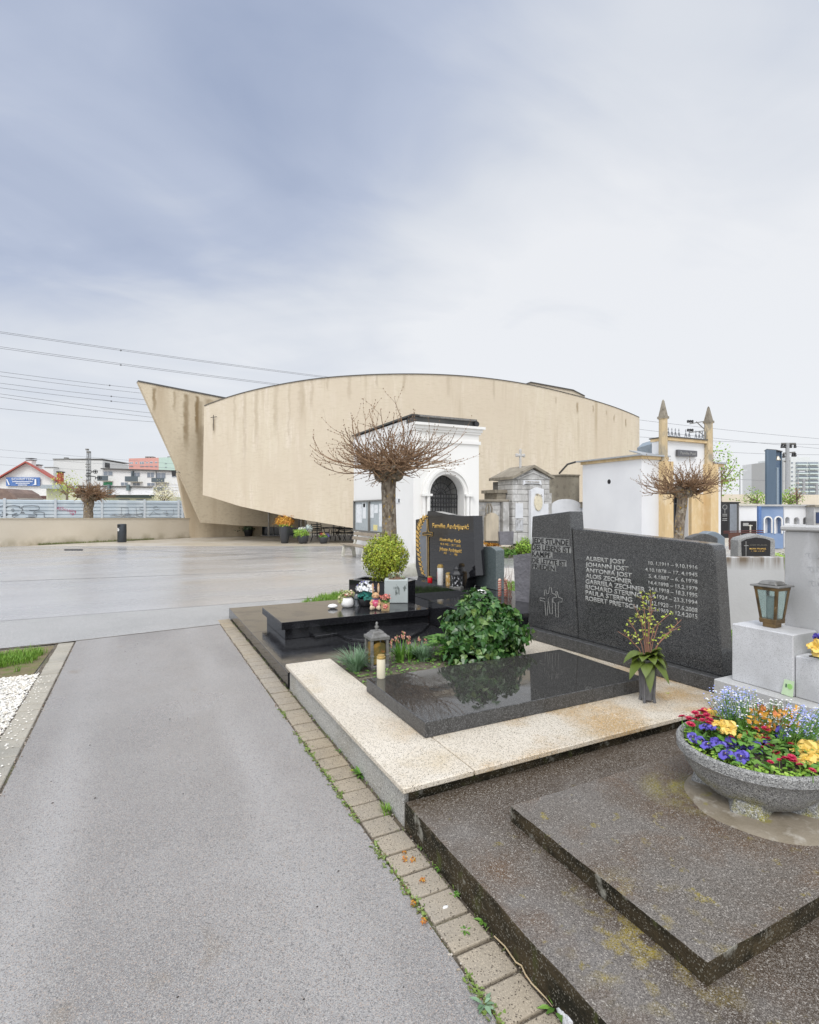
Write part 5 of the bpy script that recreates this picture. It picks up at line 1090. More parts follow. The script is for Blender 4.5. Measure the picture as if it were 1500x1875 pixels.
# bell tower: folded steel shaft open towards us on the right
m_steel = mat('blue_steel', (.085,.13,.185), .5, metal=.2, mix=[((2,2,.3),(.11,.16,.22),.45,.7)])
bt_ = thing('bell_tower', 'slender blue grey steel bell tower with open slot and bell', 'tower', (*at(1420,935,34).xy, 0))
A_, B_, C_ = at(1404,935,33.4), at(1421.5,935,33.8), at(1433.5,935,34.6); zt_ = at(1404,823,33.4).z
def wallseg(a, b, z0, z1, th, name, par, m=m_steel):
    a, b = Vector((a.x,a.y,0)), Vector((b.x,b.y,0)); n = (b-a).normalized().cross(Vector((0,0,1))); return MB().prism([a + Vector((0,0,z0)), b + Vector((0,0,z0)), b + Vector((0,0,z1)), a + Vector((0,0,z1))], -n*th).build(name, m, par)
dv = Vector((sa,ca,0))*1.0
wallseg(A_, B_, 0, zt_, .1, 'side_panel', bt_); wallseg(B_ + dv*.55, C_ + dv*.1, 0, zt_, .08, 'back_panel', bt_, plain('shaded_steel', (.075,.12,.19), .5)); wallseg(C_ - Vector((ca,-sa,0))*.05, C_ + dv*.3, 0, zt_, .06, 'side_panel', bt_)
wallseg(B_ + Vector((ca,-sa,0))*.03, B_ + Vector((ca,-sa,0))*.16, 0, at(1421,856,33.8).z, .1, 'slot_panel', bt_, plain('pale_steel_blue', (.24,.30,.36), .5))
MB().up([A_.xy, B_.xy, C_.xy, (C_+dv*.5).xy, (A_.lerp(B_,.6)+dv*.8).xy], zt_, zt_ + .04).build('roof', m_trim, bt_)
MB().lathe([(.17,0),(.15,.05),(.10,.2),(.05,.28)], at(1424.3,843,34.0), 14).build('bell', plain('bell_bronze', (.55,.52,.45), .35, metal=.6), bt_, smooth=True)
# far blocks
t, pl = bk('tower_block', 'pale distant apartment block with rows of balconies at right edge', 'building', 150, [(1448,837),(1448,960),(1545,960),(1545,843),(1483,843),(1483,837)], plain('pale_block', (.66,.68,.67), .85), 14)
slab(pl, [(1436,842),(1436,960),(1448,960),(1448,842)], 14, -.3).build('wall', plain('grey_block', (.48,.48,.47), .85), t)
for r_ in range(9):
    y = 846.5 + r_*8.2
    for x0, x1 in ((1457,1476.5),(1479,1497),(1502,1522)):
        s_ = rect(pl, x0, x1, y, y + 3.2, .4, .3).build('window_band', m_win, t); rect(pl, x0, x1, y + 3.2, y + 5.4, .8, .9).build('balcony', plain('mint_rail', (.60,.68,.65), .8), t)
    rect(pl, 1448.8, 1451.4, y, y + 2.2, .3, .2).build('window', m_win, t)
t, pl = bk('tower_block', 'thin pale block peeping out left of the blue bell tower', 'building', 170, [(1395.5,847),(1395.5,960),(1404.5,960),(1404.5,847)], plain('pale_block', (.70,.71,.71), .85), 10)
for r_ in range(6): rect(pl, 1397.5, 1399, 852 + r_*9, 854 + r_*9, .3, .2).build('window', m_win, t)
def pole(name, label, cat, px, ytop, d, r, arms, group=None):
    p = at(px, 935, d); t = thing(name, label, cat, (p.x, p.y, 0), group); z = at(px, ytop, d).z
    MB().tube([(p.x,p.y,0),(p.x,p.y,z)], [r, r*.75], 8).build('post', plain('pole_grey', (.36,.37,.38), .7), t)
    for x0, y0, x1, y1 in arms: MB().tube([at(x0,y0,d), at(x1,y1,d)], r*.32, 5).build('crossarm', m_zinc, t)
    return t
t = pole('utility_pole', 'concrete power pole with cross arms right of the bell tower', 'pole', 1442, 811, 60, .26, [(1431,812,1457,812),(1434,814,1455,814),(1434,830,1456,828),(1436,845,1446,844)])
for x, y in ((1432,812),(1437,812),(1448,812),(1456,812),(1435,830),(1452,828),(1456,828)): MB().lathe([(.12,0),(.16,.1),(.1,.25),(.14,.35),(.03,.45)], at(x,y,60) - Vector((0,0,.5)), 8).build('insulator', m_iron, t)
t = pole('utility_pole', 'power mast with insulator arms hidden behind the right pillar', 'pole', 1297, 770, 42, .12, [(1263,776,1296,770.5),(1262,792,1297,788),(1275,772,1290,786),(1280,790,1292,800)])
for x, y in ((1260,771.5),(1264,771.5),(1268,771.5),(1260,787.5),(1264,787.5),(1268,787.5)): MB().lathe([(.06,0),(.10,.06),(.07,.12),(.10,.16),(.02,.22)], at(x,y+2.5,42), 8).build('insulator', m_iron, t)
def lamp(label, px, ytop, d, dx):
    t = pole('street_lamp', label, 'lamp', px, ytop, d, .07, [], 'distant street lamps'); a = at(px, ytop, d); b = at(px + dx, ytop - .3, d)
    MB().tube([a, b], .05, 5).build('arm', m_zinc, t); MB().cbox(b, .7, .25, .12, -YAW).build('lamp_head', plain('lamp_pale', (.6,.62,.65), .5), t)
lamp('thin street lamp against the sky left of the bell tower', 1355, 862, 58, 6); lamp('street lamp with pale head before the far apartment block', 1461.5, 863.5, 62, 6)
for px, yt, lab in ((1379, 893, 'short dark rail signal mast above the beige wall'), (1472, 876, 'dark rail mast left before the far apartment block'), (1496, 885, 'dark rail mast at the right edge before the block')):
    t = pole('rail_mast', lab, 'mast', px, yt, 70, .22, [(px-7, yt+5, px+6, yt+4), (px-4, yt+12, px+5, yt+12)], 'rail masts in the distance')
for y0, y1, x0, x1, lab in ((765,808,1140,1560,'upper overhead cable crossing behind the two pillars'),(782,826,1140,1560,'second overhead cable behind the two pillars'),(798,815,1140,1560,'third overhead cable running towards the power pole'),(826,832,1300,1560,'lowest overhead cable passing right of the pillars'),(876,880,1320,1560,'faint low cable above the beige far wall')): wire(x0, y0, x1, y1, 60, 66, lab, .016, 3)
# gravestones in the middle distance
def stone(name, label, d, pts, m, th, d1=None, back=None):
    t, pl = bk(name, label, 'gravestone', d, pts, m, th, 'slab', d1, .01); return t, pl
def archtop(x0, x1, yb, ye, yt, n=8): return [(x0,yb),(x1,yb)] + [(x1 + (x0-x1)*k/n, ye + (yt-ye)*math.sin(math.pi*k/n)) for k in range(n+1)]
t, pl = stone('gravestone', 'blue grey gravestone with curved top behind the dark one', 9.4, archtop(1283,1328,1045,985,973), plain('blue_grey_stone', (.20,.24,.28), .4), .25)
t, pl = stone('gravestone', 'dark grey gravestone with shallow curved top and side shoulder', 8.6, archtop(1262,1315,1060,985,977), m_dside, .15)
PLL = facing(1352, 1420, 8.6)
t = thing('gravestone', 'speckled grey gravestone framing a black plate with gold name', 'gravestone', (*at(1386,935,8.6).xy, 0))
out_ = [(1352,1060),(1420,1060),(1420,991),(1418,986),(1386,977.5),(1356,985),(1352,990)]
MB().prism([PLL.pt(*PLL.st(*p)) for p in out_], -PLL.n*.22).build('slab', m_bowl, t, bevel=.01)
pt_ = slab(PLL, [(1359.5,1060),(1408,1060),(1409.5,990),(1400,986),(1384,984),(1368,986.5),(1357.5,991.5)], .02, .02).build('plate', m_black, t)
lettering('inscription', pt_, PLL, [('MARIA PFLANZL', 1371, 1401.5, 1003.2, 1006), ('1 . 1920 - 2. 8. 2011', 1374.5, 1399, 1008, 1009.6)], m_gold, .022, .002, .012)
lettering('inscription', pt_, PLL, [('JOSEF PFLANZL', 1371, 1403.5, 996.5, 999)], plain('dull_letter', (.16,.15,.12), .7), .022, .002, .0)
crossbars(PLL, [((1364.5,991),(1364.5,1020)),((1361,999),(1369,999))], .023, .004, .01).build('cross', m_silver, pt_)
fn = thing('iron_fence', 'rust red scrolled iron fence behind the speckled gravestone', 'fence', (*at(1345,935,14).xy, 0)); Pn = facing(1325, 1400, 14)
mb = MB()
for x0, y0, x1, y1 in ((1325,973,1398,971.5),(1325,976,1398,975),(1336,1006,1355,1007)): mb.tube([Pn.pt(*Pn.st(x0,y0)), Pn.pt(*Pn.st(x1,y1))], .013, 5)
mb.build('rail', plain('rusty_red', (.10,.028,.022), .7), fn)
mb = MB()
for k in range(13):
    x = 1337 + k*1.5
    for j in range(7): u, z = Pn.st(x + R.uniform(-.4,.4), 979 + j*4 + R.uniform(-.6,.6)); mb.tube([Pn.pt(u + .035*math.cos(i*math.pi/4), z + .04*math.sin(i*math.pi/4)) for i in range(7)], .010, 4)
    mb.tube([Pn.pt(*Pn.st(x,975)), Pn.pt(*Pn.st(x,1007))], .012, 4)
mb.build('scrollwork', plain('rusty_iron', (.12,.055,.04), .8), fn)
mb = MB(); p_ = at(1425, 1005, 15); leafball(mb, Vector((p_.x,p_.y,.25)), (.5,.4,.3), 260, .1, DIAM); mb.build('shrub', m_tree, recalc=False, label='low green plant at the foot of the blue tomb', cat='plant', loc=(p_.x,p_.y,0))
# ================================================================ graves along the path
def slabbox(x0, x1, y0, y1, z0, z1, mt, ms, name, par=None, bevel=.004, cuts=0, wob=0, **kw):
    mb = MB(); mb.box(x0, x1, y0, y1, z0, z1)
    for f in mb.bm.faces:
        f.normal_update(); f.material_index = 0 if f.normal.z > .5 else 1
    if wob:                              # worn, uneven arrises
        bmesh.ops.subdivide_edges(mb.bm, edges=mb.bm.edges[:], cuts=cuts, use_grid_fill=True)
        for v in mb.bm.verts:
            nz_ = mnoise.noise_vector(v.co*7)*wob + mnoise.noise_vector(v.co*23)*wob*.5; e = sum((abs(v.co.x-x0) < 1e-4 or abs(v.co.x-x1) < 1e-4, abs(v.co.y-y0) < 1e-4 or abs(v.co.y-y1) < 1e-4, abs(v.co.z-z1) < 1e-4))
            if e >= 2: v.co += nz_
            elif e == 1 and abs(v.co.z-z1) > 1e-4: v.co += nz_*.6
    return mb.build(name, [mt, ms], par, bevel=bevel, recalc=True, **kw)
# --- buff granite double grave
gg = thing('grave_surround', 'buff speckled granite grave surround on a rough grey plinth', 'grave', (1.27, 2.56, 0))
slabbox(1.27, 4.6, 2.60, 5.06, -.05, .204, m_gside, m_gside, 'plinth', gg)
slabbox(1.235, 1.680, 2.53, 5.085, .205, .24, m_gran, m_gran, 'kerb_slab', gg, .006)
slabbox(1.686, 3.02, 2.53, 3.20, .205, .24, m_gran, m_gran, 'kerb_slab', gg, .006)
slabbox(3.026, 4.25, 2.53, 3.60, .205, .24, m_gran, m_gran, 'kerb_slab', gg, .006)
slabbox(1.686, 3.9, 3.98, 4.14, .205, .238, m_gran, m_gran, 'kerb_slab', gg, .006)
slabbox(3.35, 4.1, 4.15, 5.085, .205, .239, m_gran, m_gran, 'kerb_slab', gg, .006)
slabbox(3.67, 4.25, 3.606, 4.145, .205, .2395, m_gran, m_gran, 'kerb_slab', gg, .006)
MB().box(1.30, 4.6, 2.575, 2.599, .06, .2035).build('moss_shade_strip', m_terrs, gg)  # dark strip: moss and the shade beneath the slab edge, set as colour
MB().box(1.686, 3.35, 4.14, 5.08, .15, .225).build('soil', m_soil, gg)
lid = slabbox(1.63, 3.66, 3.02, 4.02, .241, .345, m_dpol, m_dside, 'grave_slab', None, .004, label='polished dark granite slab lying flat on the buff grave surround', cat='grave slab', loc=(1.63,3.02,.241))
# --- dark granite monument with the names
P0, P1 = flat(977,1172,.24).xy, flat(1307,1269,.24).xy; JB = Plane(P0, P1); ju = (P1-P0).length
n2 = JB.n.xy*-.075; JP = Plane(P0 + n2, P1 + n2)
mon = thing('headstone', 'dark speckled granite headstone in two panels with eight carved names', 'headstone', (P0.x, P0.y, .24))
MB().prism([JB.pt(-.12,.241), JB.pt(ju+.05,.241), JB.pt(ju+.05,.365), JB.pt(-.12,.365)], -JB.n*.40).build('base', m_dside, mon, bevel=.006)
zz_ = lambda x, y: (950 + x/3.75, 920 + y/3.75)
def jpoly(pts, th): return MB().prism([JP.pt(*p) for p in pts], -JP.n*th)
q = [JP.st(*zz_(*p)) for p in ((92,95),(352,60))]; bl, br = JP.st(*zz_(62,868)), JP.st(*zz_(413,945))
jpoly([(bl[0],.365), (br[0]-.008,.365), q[1], q[0]], .20).build('left_panel' if False else 'tall_panel', m_dgran, mon, bevel=.012, seg=2)
tl, tr, bre = JP.st(*zz_(366,176)), JP.st(*zz_(1335,285)), JP.st(*zz_(1402,1195))
jpoly([(br[0],.365), (bre[0],.365), (tr[0]+.012,tr[1]-.05), (tr[0]-.005,tr[1]-.012), (tr[0]-.05,tr[1]), tl], .17).build('name_panel', m_dgran, mon, bevel=.01, seg=2)
mb = MB()
L1 = [('JEDE STUNDE', 95, 343, 240, 277), ('DES LEBENS IST', 92, 356, 285, 322), ('KAMPF.', 92, 228, 331, 366), ('DIE LETZTE IST', 95, 324, 376, 410), ('FRIEDEN', 95, 249, 417, 450)]
for tx, xl, xr, yt, yb in L1:
    (u0, zt), (_, zb), (u1, _) = JP.st(*zz_(xl-4, yt-2)), JP.st(*zz_(xl-4, yb+3)), JP.st(*zz_(xr+4, yt)); mb.prism([JP.pt(u0,zb,.001), JP.pt(u1,zb,.001), JP.pt(u1,zt,.001), JP.pt(u0,zt,.001)], -JP.n*.003)
vb = mb.build('verse_panel', plain('worn_verse', (.27,.27,.26), .8), mon)
lettering('verse', vb, JP, [(t, zz_(a,0)[0], zz_(b,0)[0], zz_(0,c)[1], zz_(0,d)[1]) for t, a, b, c, d in L1], plain('letter_granite', (.022,.022,.023), .5), .0035, .0015, .02)
NM = [('ALBERT JOST',732,368,398),('JOHANN JOST',755,409,439),('ANTONIA JOST',778,448,478),('ALOIS ZECHNER',778,487,517),('GABRIELA ZECHNER',870,525,556),('RICHARD STERING',845,563,594),('PAULA STERING',780,601,632),('ROBERT PRIETSCH',818,640,671)]
DT = ['10. 1.1911 – 9.10.1916','4.10.1878 – 17. 4.1945','5. 4.1887 – 6. 6.1978','14.4.1898 – 15.2.1979','24.6.1918 – 18.3.1995','5.4.1924 – 23.3.1994','31.12.1920 – 17.6.2008','12.3.1969 – 12.4.2015']
DY = [(402,427),(447,471),(492,518),(537,563),(577,606),(624,651),(668,696),(711,740)]
for t, b, c, d in NM: lettering('name_line', mon, JP, [(t, zz_(459,0)[0], zz_(b,0)[0], zz_(0,c)[1], zz_(0,d)[1])], m_silver, .0005, .0016, .028)
for i, (t, (y0, y1)) in enumerate(zip(DT, DY)): lettering('date_line', mon, JP, [(t, zz_(892 if i not in (1,6) else 868,0)[0], zz_(1228,0)[0], zz_(0,y0)[1], zz_(0,y1)[1])], m_silver, .0005, .0016, .022)
mb = MB()
for l in ([(180,660),(146,655),(147,672),(180,680),(186,776),(196,774),(203,660),(210,652)],[(178,640),(176,602),(188,600),(190,625)],[(190,628),(205,625),(211,584),(224,583),(230,625),(252,630),(252,642)],[(206,680),(215,764),(232,766),(230,660)],
   [(235,655),(262,652),(254,610),(264,612),(275,652),(300,660),(298,684),(272,684),(272,788),(256,786),(250,690),(236,684),(235,655)]):
    mb.tube([JP.pt(*JP.st(*zz_(*p)), .001) for p in l], .0028, 4)
mb.build('crosses', m_silver, mon)
# --- vase with branches
def vase(label, px, py, z, h, w):
    p = flat(px, py, z); t = thing('grave_vase', label, 'vase', p); m = mat('vase_grey', (.17,.17,.18), .5, mix=[(18,(.11,.11,.115),.45,.68)], metal=.3, bump=(50,.3))
    mb = MB(); mb.lathe([(w*.62,.02),(w*.70,.05*h),(w*.95,.8*h),(w*1.0,.93*h),(w*1.25,.95*h),(w*1.3,h),(w*1.1,h),(w*.9,.8*h),(.01,.78*h)], p, 8); mb.build('body', m, t, bevel=.004)
    for k in range(4):
        a = -YAW + math.pi/4 + k*math.pi/2; o = Vector((math.cos(a), math.sin(a), 0)); MB().tube([p + o*w*.85, p + o*w*.78 + Vector((0,0,.15*h)), p + o*w*1.0 + Vector((0,0,.85*h))], [.012,.009,.007], 6).build('foot', m, t)
    return t, p
vt, vp = vase('grey metal grave vase with budding branches on the granite surround', 1185.5, 1284, .24, .335, .064)
top = vp + Vector((0,0,.33)); m_bigleaf = mat('big_leaf', (.14,.30,.03), .45, island=[(.07,.20,.02),(.12,.27,.03),(.18,.32,.05),(.05,.12,.015),(.16,.17,.03)])
def bigleaf(mb, p, d, ln, w_, droop):
    d = Vector(d).normalized(); s = d.cross(Vector((0,0,1))).normalized(); n_ = 7; pts = []
    for i in range(n_+1):
        t_ = i/n_; c = p + d*ln*t_ + Vector((0,0,-droop*ln*t_*t_)); ww = w_*math.sin(math.pi*min(1, .06 + t_*.94))**.8*.5; u_ = Vector((0,0,ww*.45)); pts.append((c - s*ww + u_, c, c + s*ww + u_))
    for a, b in zip(pts, pts[1:]):
        vs = [mb.bm.verts.new(q) for q in (*a, *b)]; mb.bm.faces.new((vs[0],vs[1],vs[4],vs[3])); mb.bm.faces.new((vs[1],vs[2],vs[5],vs[4]))
mb = MB()
side = Vector((ca,-sa,0)); tow = Vector((-sa,-ca,0))
for a, e, s in ((-1.6,.3,.20),(-1.1,-.25,.17),(-.4,-.5,.16),(.5,-.35,.17),(1.0,.5,.15),(1.6,.35,.18),(.9,1.0,.17),(-.8,1.0,.15),(0,.2,.14),(1.3,-.5,.15),(2.2,.1,.12),(-2.4,.3,.13),(-1.3,.6,.17),(1.2,.9,.15),(.2,.8,.15),(-.2,-.8,.14),(-.6,.5,.16),(.7,.2,.15)):
    d_ = side*math.sin(a) + tow*math.cos(a)*.8 + Vector((0,0,e)); bigleaf(mb, top, d_ + Vector((0,0,.25)), s*1.05, .62*s, .35 + .75*R.random())
bmesh.ops.remove_doubles(mb.bm, verts=mb.bm.verts[:], dist=.0004); mb.build('leaves', m_bigleaf, vt, recalc=False, smooth=True)
mb = MB(); ml = MB(); rr = random.Random(5)
for sx, h, bend in ((-.13,.30,-.05),(-.09,.42,-.06),(-.05,.53,-.03),(-.02,.38,.0),(.0,.46,.03),(.04,.36,.05),(.08,.30,.12),(.14,.34,.12),(.2,.24,.12),(-.17,.2,-.08),(.03,.5,-.02),(.22,.30,.05)):
    fy = rr.uniform(-.06,.06); pts = [top - Vector((0,0,.1)), top + side*sx*.35 + tow*fy*.3 + Vector((0,0,h*.35)), top + side*(sx*.8) + tow*fy + Vector((0,0,h*.75)), top + side*(sx + bend*.6) + tow*fy + Vector((0,0,h))]
    mb.tube(pts, [.004,.0035,.003,.0018], 5)
    for k in range(9):
        s = rr.uniform(.35,1); i = min(2, int(s*3)); p = pts[i].lerp(pts[i+1], s*3-i)
        o = side*rr.uniform(-1,1) + tow*rr.uniform(-1,1) + Vector((0,0,rr.uniform(0,1))); e = p + o.normalized()*rr.uniform(.02,.05); mb.tube([p, e], .0015, 4)
        for _ in range(3): leaf(ml, e, rdir(-.3), rdir(), rr.uniform(.012,.024), LEAF)
mb.build('branches', plain('reddish_twig', (.30,.15,.10), .7), vt); ml.build('buds', m_spring, vt, recalc=False)
# --- ivy mound and the plants in the bed
p = Vector((3.04, 4.42, .18)); iv = thing('ivy_bush', 'dense dark green ivy mound between the slab and the headstone', 'ivy', p)
mb = MB(); c_ = p + Vector((0,0,.30)); leafball(mb, c_, (.375,.37,.385), 3800, .056, IVY, .60, -.75, .24, 3.6, .8)
for _ in range(130):
    a = R.uniform(0, 6.28); q = p + Vector((math.cos(a)*R.uniform(.32,.43), math.sin(a)*R.uniform(.31,.42), R.uniform(.03,.2))); leaf(mb, q, Vector((math.cos(a)*.6, math.sin(a)*.6, -.7)), Vector((math.cos(a), math.sin(a), .5)), R.uniform(.04,.07), IVY)
mb.build('leaves', m_ivy, iv, recalc=False)
MB().ball(c_, .27, (1,.95,1), 3, .02).build('inner_part', mat('ivy_shade', (.015,.02,.008), .9), iv)  # near-black ball painted as the shade between the leaves
mb = MB(); leafball(mb, p + Vector((.22,-.27,-.02)), (.12,.05,.05), 10, .06, IVY); mb.build('young_leaves', m_spring, iv, recalc=False)
def clump(name, label, px, py, n, ln, sp, m, w=.006, z=.225, jr=.05):
    p = flat(px, py, z); t = thing(name, label, 'plant', p); mb = MB(); blades(mb, p, n, ln, sp, w, jr=jr); mb.build('leaves', m, t, recalc=False); return t, p
clump('ornamental_grass', 'blue green grass clump left of the old lantern', 650, 1228, 260, .25, 1.15, m_bgrass, .0045, jr=.06)
clump('ornamental_grass', 'small blue green tuft at the foot of the old lantern', 672, 1216, 110, .21, 1.0, m_bgrass, .0045, jr=.05)
clump('leafy_plant', 'arching green strap leaved plant behind the white candle', 752, 1206, 46, .19, 1.2, m_gleaf, .009, jr=.06)
clump('ornamental_grass', 'blue green grass clump right of the lantern and candle', 776, 1209, 220, .20, 1.0, m_bgrass, .0045, jr=.07)
t, p = clump('hyacinth', 'green strappy hyacinth with dried pink bells right of the lantern', 733, 1212, 34, .27, .7, m_gleaf, .011, jr=.05)
for k, (a, h) in enumerate(((-.03,.26),(.03,.30),(.08,.25),(-.08,.22))):
    b = p + side*a; mb = MB().tube([b, b + Vector((0,0,h))], .004, 5); mb.build('stalk', m_gleaf, t)
    mb = MB()
    for _ in range(16): mb.ball(b + Vector((R.uniform(-.018,.018), R.uniform(-.018,.018), h - R.random()*.075)), .007, (1,1,1.5), 1)
    mb.build('flower', m_bell, t)
t, p = clump('hyacinth', 'short hyacinth with dull pink bells under the black slab', 768, 1203, 22, .20, .8, m_gleaf, .010, jr=.05)
for a, h in ((.0,.21),(.06,.18)):
    b = p + side*a; MB().tube([b, b + Vector((0,0,h))], .003, 5).build('stalk', m_gleaf, t); mb = MB()
    for _ in range(10): mb.ball(b + Vector((R.uniform(-.014,.014), R.uniform(-.014,.014), h - R.random()*.05)), .006, (1,1,1.5), 1)
    mb.build('flower', m_bell, t)
for px, py, lab in ((806, 1208, 'whorled green leafy plant beside the ivy mound'), (798, 1196, 'upright leafy plant with yellow green tip left of the ivy'), (846, 1200, 'dark leafy plant tucked under the ivy mound')):
    p = flat(px, py, .225); t = thing('leafy_plant', lab, 'plant', p); mb = MB()
    for _ in range(11):
        a = R.uniform(0, 6.28); h = R.uniform(.05,.19); q = p + Vector((math.cos(a)*.08, math.sin(a)*.08, h))
        for k in range(9): b = k*.7 + a; leaf(mb, q, Vector((math.cos(b), math.sin(b), .15)), Vector((0,0,1)), R.uniform(.06,.10), LEAF, .1, .45)
    mb.build('leaves', m_gleaf if px != 846 else m_ivy, t, recalc=False)
    mb = MB(); mb.tube([p, p + Vector((0,0,.12))], .006, 5); mb.build('stem', m_gleaf, t)
mb = MB()
for _ in range(700):
    x, y = R.uniform(1.7,3.2), R.uniform(4.16,5.0); leaf(mb, (x, y, .225 + R.random()*.03), rdir(-.1,.5), Vector((0,0,1)), R.uniform(.02,.04), LEAF)
mb.build('ground_cover', m_gleaf, kind='stuff', recalc=False)
# --- old grave lantern and white candle
p = flat(690, 1222, .226); lt = thing('grave_lantern', 'old grey metal grave lantern with amber glass among the plants', 'lantern', p)
def rotbox(mb, c, sx, sy, sz, tp=1.0):
    m = Matrix.Rotation(LROT, 3, 'Z'); q = [(-1,-1),(1,-1),(1,1),(-1,1)]; c = Vector(c)
    mb.hexa([c + m @ Vector((a*sx/2, b*sy/2, -sz/2)) for a, b in q], [c + m @ Vector((a*sx/2*tp, b*sy/2*tp, sz/2)) for a, b in q]); return mb
LROT = -rad(2); V3 = lambda x, y, z: Vector((x, y, z))
lw_ = .165
rotbox(MB(), p + V3(0,0,.02), lw_*1.1, lw_*1.1, .04).build('base', m_zinc, lt, bevel=.004)
for a, b in ((-1,-1),(1,-1),(1,1),(-1,1)):
    o = Matrix.Rotation(LROT, 3, 'Z') @ V3(a*lw_*.46, b*lw_*.46, 0); mb = MB(); rotbox(mb, p + o + V3(0,0,.16), .024, .024, .24); rotbox(mb, p + o + V3(0,0,.13), .032, .032, .015); mb.build('corner_post', m_zinc, lt, bevel=.002)
m_amber = mat('amber_glass', (.34,.20,.045), .25, spec=.5, mix=[(9,(.10,.085,.03),.4,.6),(7,(.45,.10,.03),.6,.7)])
for k in range(4):
    m = Matrix.Rotation(LROT + k*math.pi/2, 3, 'Z'); f = lambda x, z, y=-lw_*.42: p + m @ V3(x, y, z)
    w2 = lw_*.36; MB().prism([f(-w2,.05), f(w2,.05), f(w2,.22)] + [f(w2*math.cos(i*math.pi/6), .22 + .03*math.sin(i*math.pi/6)) for i in range(1,6)] + [f(-w2,.22)], m @ V3(0,.004,0)).build('pane', m_amber, lt)
mb = MB(); rotbox(mb, p + V3(0,0,.29), lw_*1.16, lw_*1.16, .03); rotbox(mb, p + V3(0,0,.315), lw_*1.0, lw_*1.0, .024, .8); rotbox(mb, p + V3(0,0,.337), lw_*.72, lw_*.72, .022, .8); mb.build('roof', m_zinc, lt, bevel=.003)
mb = MB(); mb.lathe([(.018,.345),(.01,.355),(.016,.37),(.022,.385),(.008,.40),(.014,.415),(.004,.43)], p, 10); mb.build('finial', m_zinc, lt, smooth=True)
mb = MB(); h_ = p + Matrix.Rotation(LROT, 3, 'Z') @ V3(-lw_*.58, 0, .17); mb.tube([h_ + side*-.018*math.sin(i*math.pi/5) + V3(0,0,.018*math.cos(i*math.pi/5)) for i in range(11)], .003, 5, False); mb.build('handle', m_zinc, lt)
def candle(label, p, r, h, body, cap, capm=m_gold, deco=None):
    t = thing('grave_candle', label, 'candle', p); MB().lathe([(r*.92,0),(r,.01),(r,h*.8),(r*.93,h*.85),(.01,h*.85)], p, 20).build('jar', body, t, smooth=True).modifiers.new('e','EDGE_SPLIT')
    MB().lathe([(r*1.02,h*.84),(r*1.02,h*.93),(r*.8,h*.95),(r*.8,h),(.01,h)], p, 20).build('lid', capm, t, smooth=True).modifiers.new('e','EDGE_SPLIT')
    if deco: deco(t, p)
    return t
m_gcap = plain('gold_cap', (.55,.38,.13), .35, metal=.5)
candle('cream grave candle with gold lid on the corner of the dark slab', flat(698, 1241, .346), .035, .186, m_wax, 1, m_gcap)
# ================================================================ black granite grave
bg = thing('grave_surround', 'large black polished granite grave with raised ledges, wet and mirror like', 'grave', (1.26, 5.1, 0))
slabbox(1.26, 5.1, 5.095, 6.985, -.05, .15, m_blackw, m_black, 'terrace', bg, .003)
slabbox(1.26, 5.1, 6.990, 8.90, -.05, .15, m_blackw, m_black, 'terrace', bg, .003)
slabbox(1.555, 3.52, 6.425, 7.46, .151, .278, m_black, m_black, 'slab_plinth', bg, .003)
slabbox(3.53, 5.1, 5.12, 6.45, .151, .47, m_blackw, m_black, 'side_block', bg, .004)
slabbox(4.45, 5.2, 6.455, 9.05, .151, .45, m_blackw, m_black, 'ledge', bg, .004)
rs = [(568,1156),(578,1165),(617,1159),(622,1161),(630,1165.5),(645,1169.5),(668,1171.5),(700,1172),(730,1169),(755,1163),(775,1153),(788,1141),(740,1136),(650,1146)]
MB().up([flat(x, y, .185).xy for x, y in rs], .151, .185).build('bed_border', m_blackw, bg, bevel=.003)
MB().up([flat(x, y, .187).xy for x, y in ((630,1158),(645,1163),(668,1166),(700,1166),(728,1163),(750,1157),(764,1149),(740,1143),(655,1151))], .182, .187).build('bed_inlay', m_blackw, bg)
slabbox(1.50, 3.50, 6.37, 7.50, .279, .369, m_blackw, m_black, 'grave_slab', None, .003, label='raised black polished grave slab carrying toys, pots and flowers', cat='grave slab', loc=(1.5,6.37,.279))
# headstone with gold lettering
AXP = Plane((4.72, 9.5), (4.72, 5.5)); z8 = lambda x, y: (640 + x/5.515, 740 + y/5.515)
ah = thing('headstone', 'black polished headstone with wavy top and gold lettering', 'headstone', (4.72, 8, .45))
ol = [(690,1772),(668,1640),(668,1166),(700,1160),(740,1140),(785,1112),(788,1080),(805,1078),(860,1084),(930,1100),(1000,1115),(1080,1126),(1150,1130),(1200,1129),(1252,1127),(1257,1300),(1275,1735),(1266,1744),(1225,1746),(1200,1757),(1187,1775),(1172,1850)]
pts = [AXP.st(*z8(*p)) for p in ol]; pts[0] = (pts[0][0], .45); pts[-1] = (pts[-1][0], .45)
MB().prism([AXP.pt(*p) for p in pts], -AXP.n*.18).build('slab', m_black, ah, bevel=.006)
lettering('inscription', ah, AXP, [('Familie Andrijanić', *[z8(a,0)[0] for a in (838,1208)], z8(0,1200)[1], z8(0,1246)[1]), ('Maximilian Kuch', *[z8(a,0)[0] for a in (915,1125)], z8(0,1348)[1], z8(0,1380)[1]), ('10. 8. 1942  –  20. 7. 2012', *[z8(a,0)[0] for a in (920,1122)], z8(0,1400)[1], z8(0,1420)[1]),
  ('Johann Andrijanić', *[z8(a,0)[0] for a in (910,1135)], z8(0,1440)[1], z8(0,1474)[1]), ('1931       –       1998', *[z8(a,0)[0] for a in (955,1090)], z8(0,1494)[1], z8(0,1514)[1])], m_gold, .001, .002, .028)
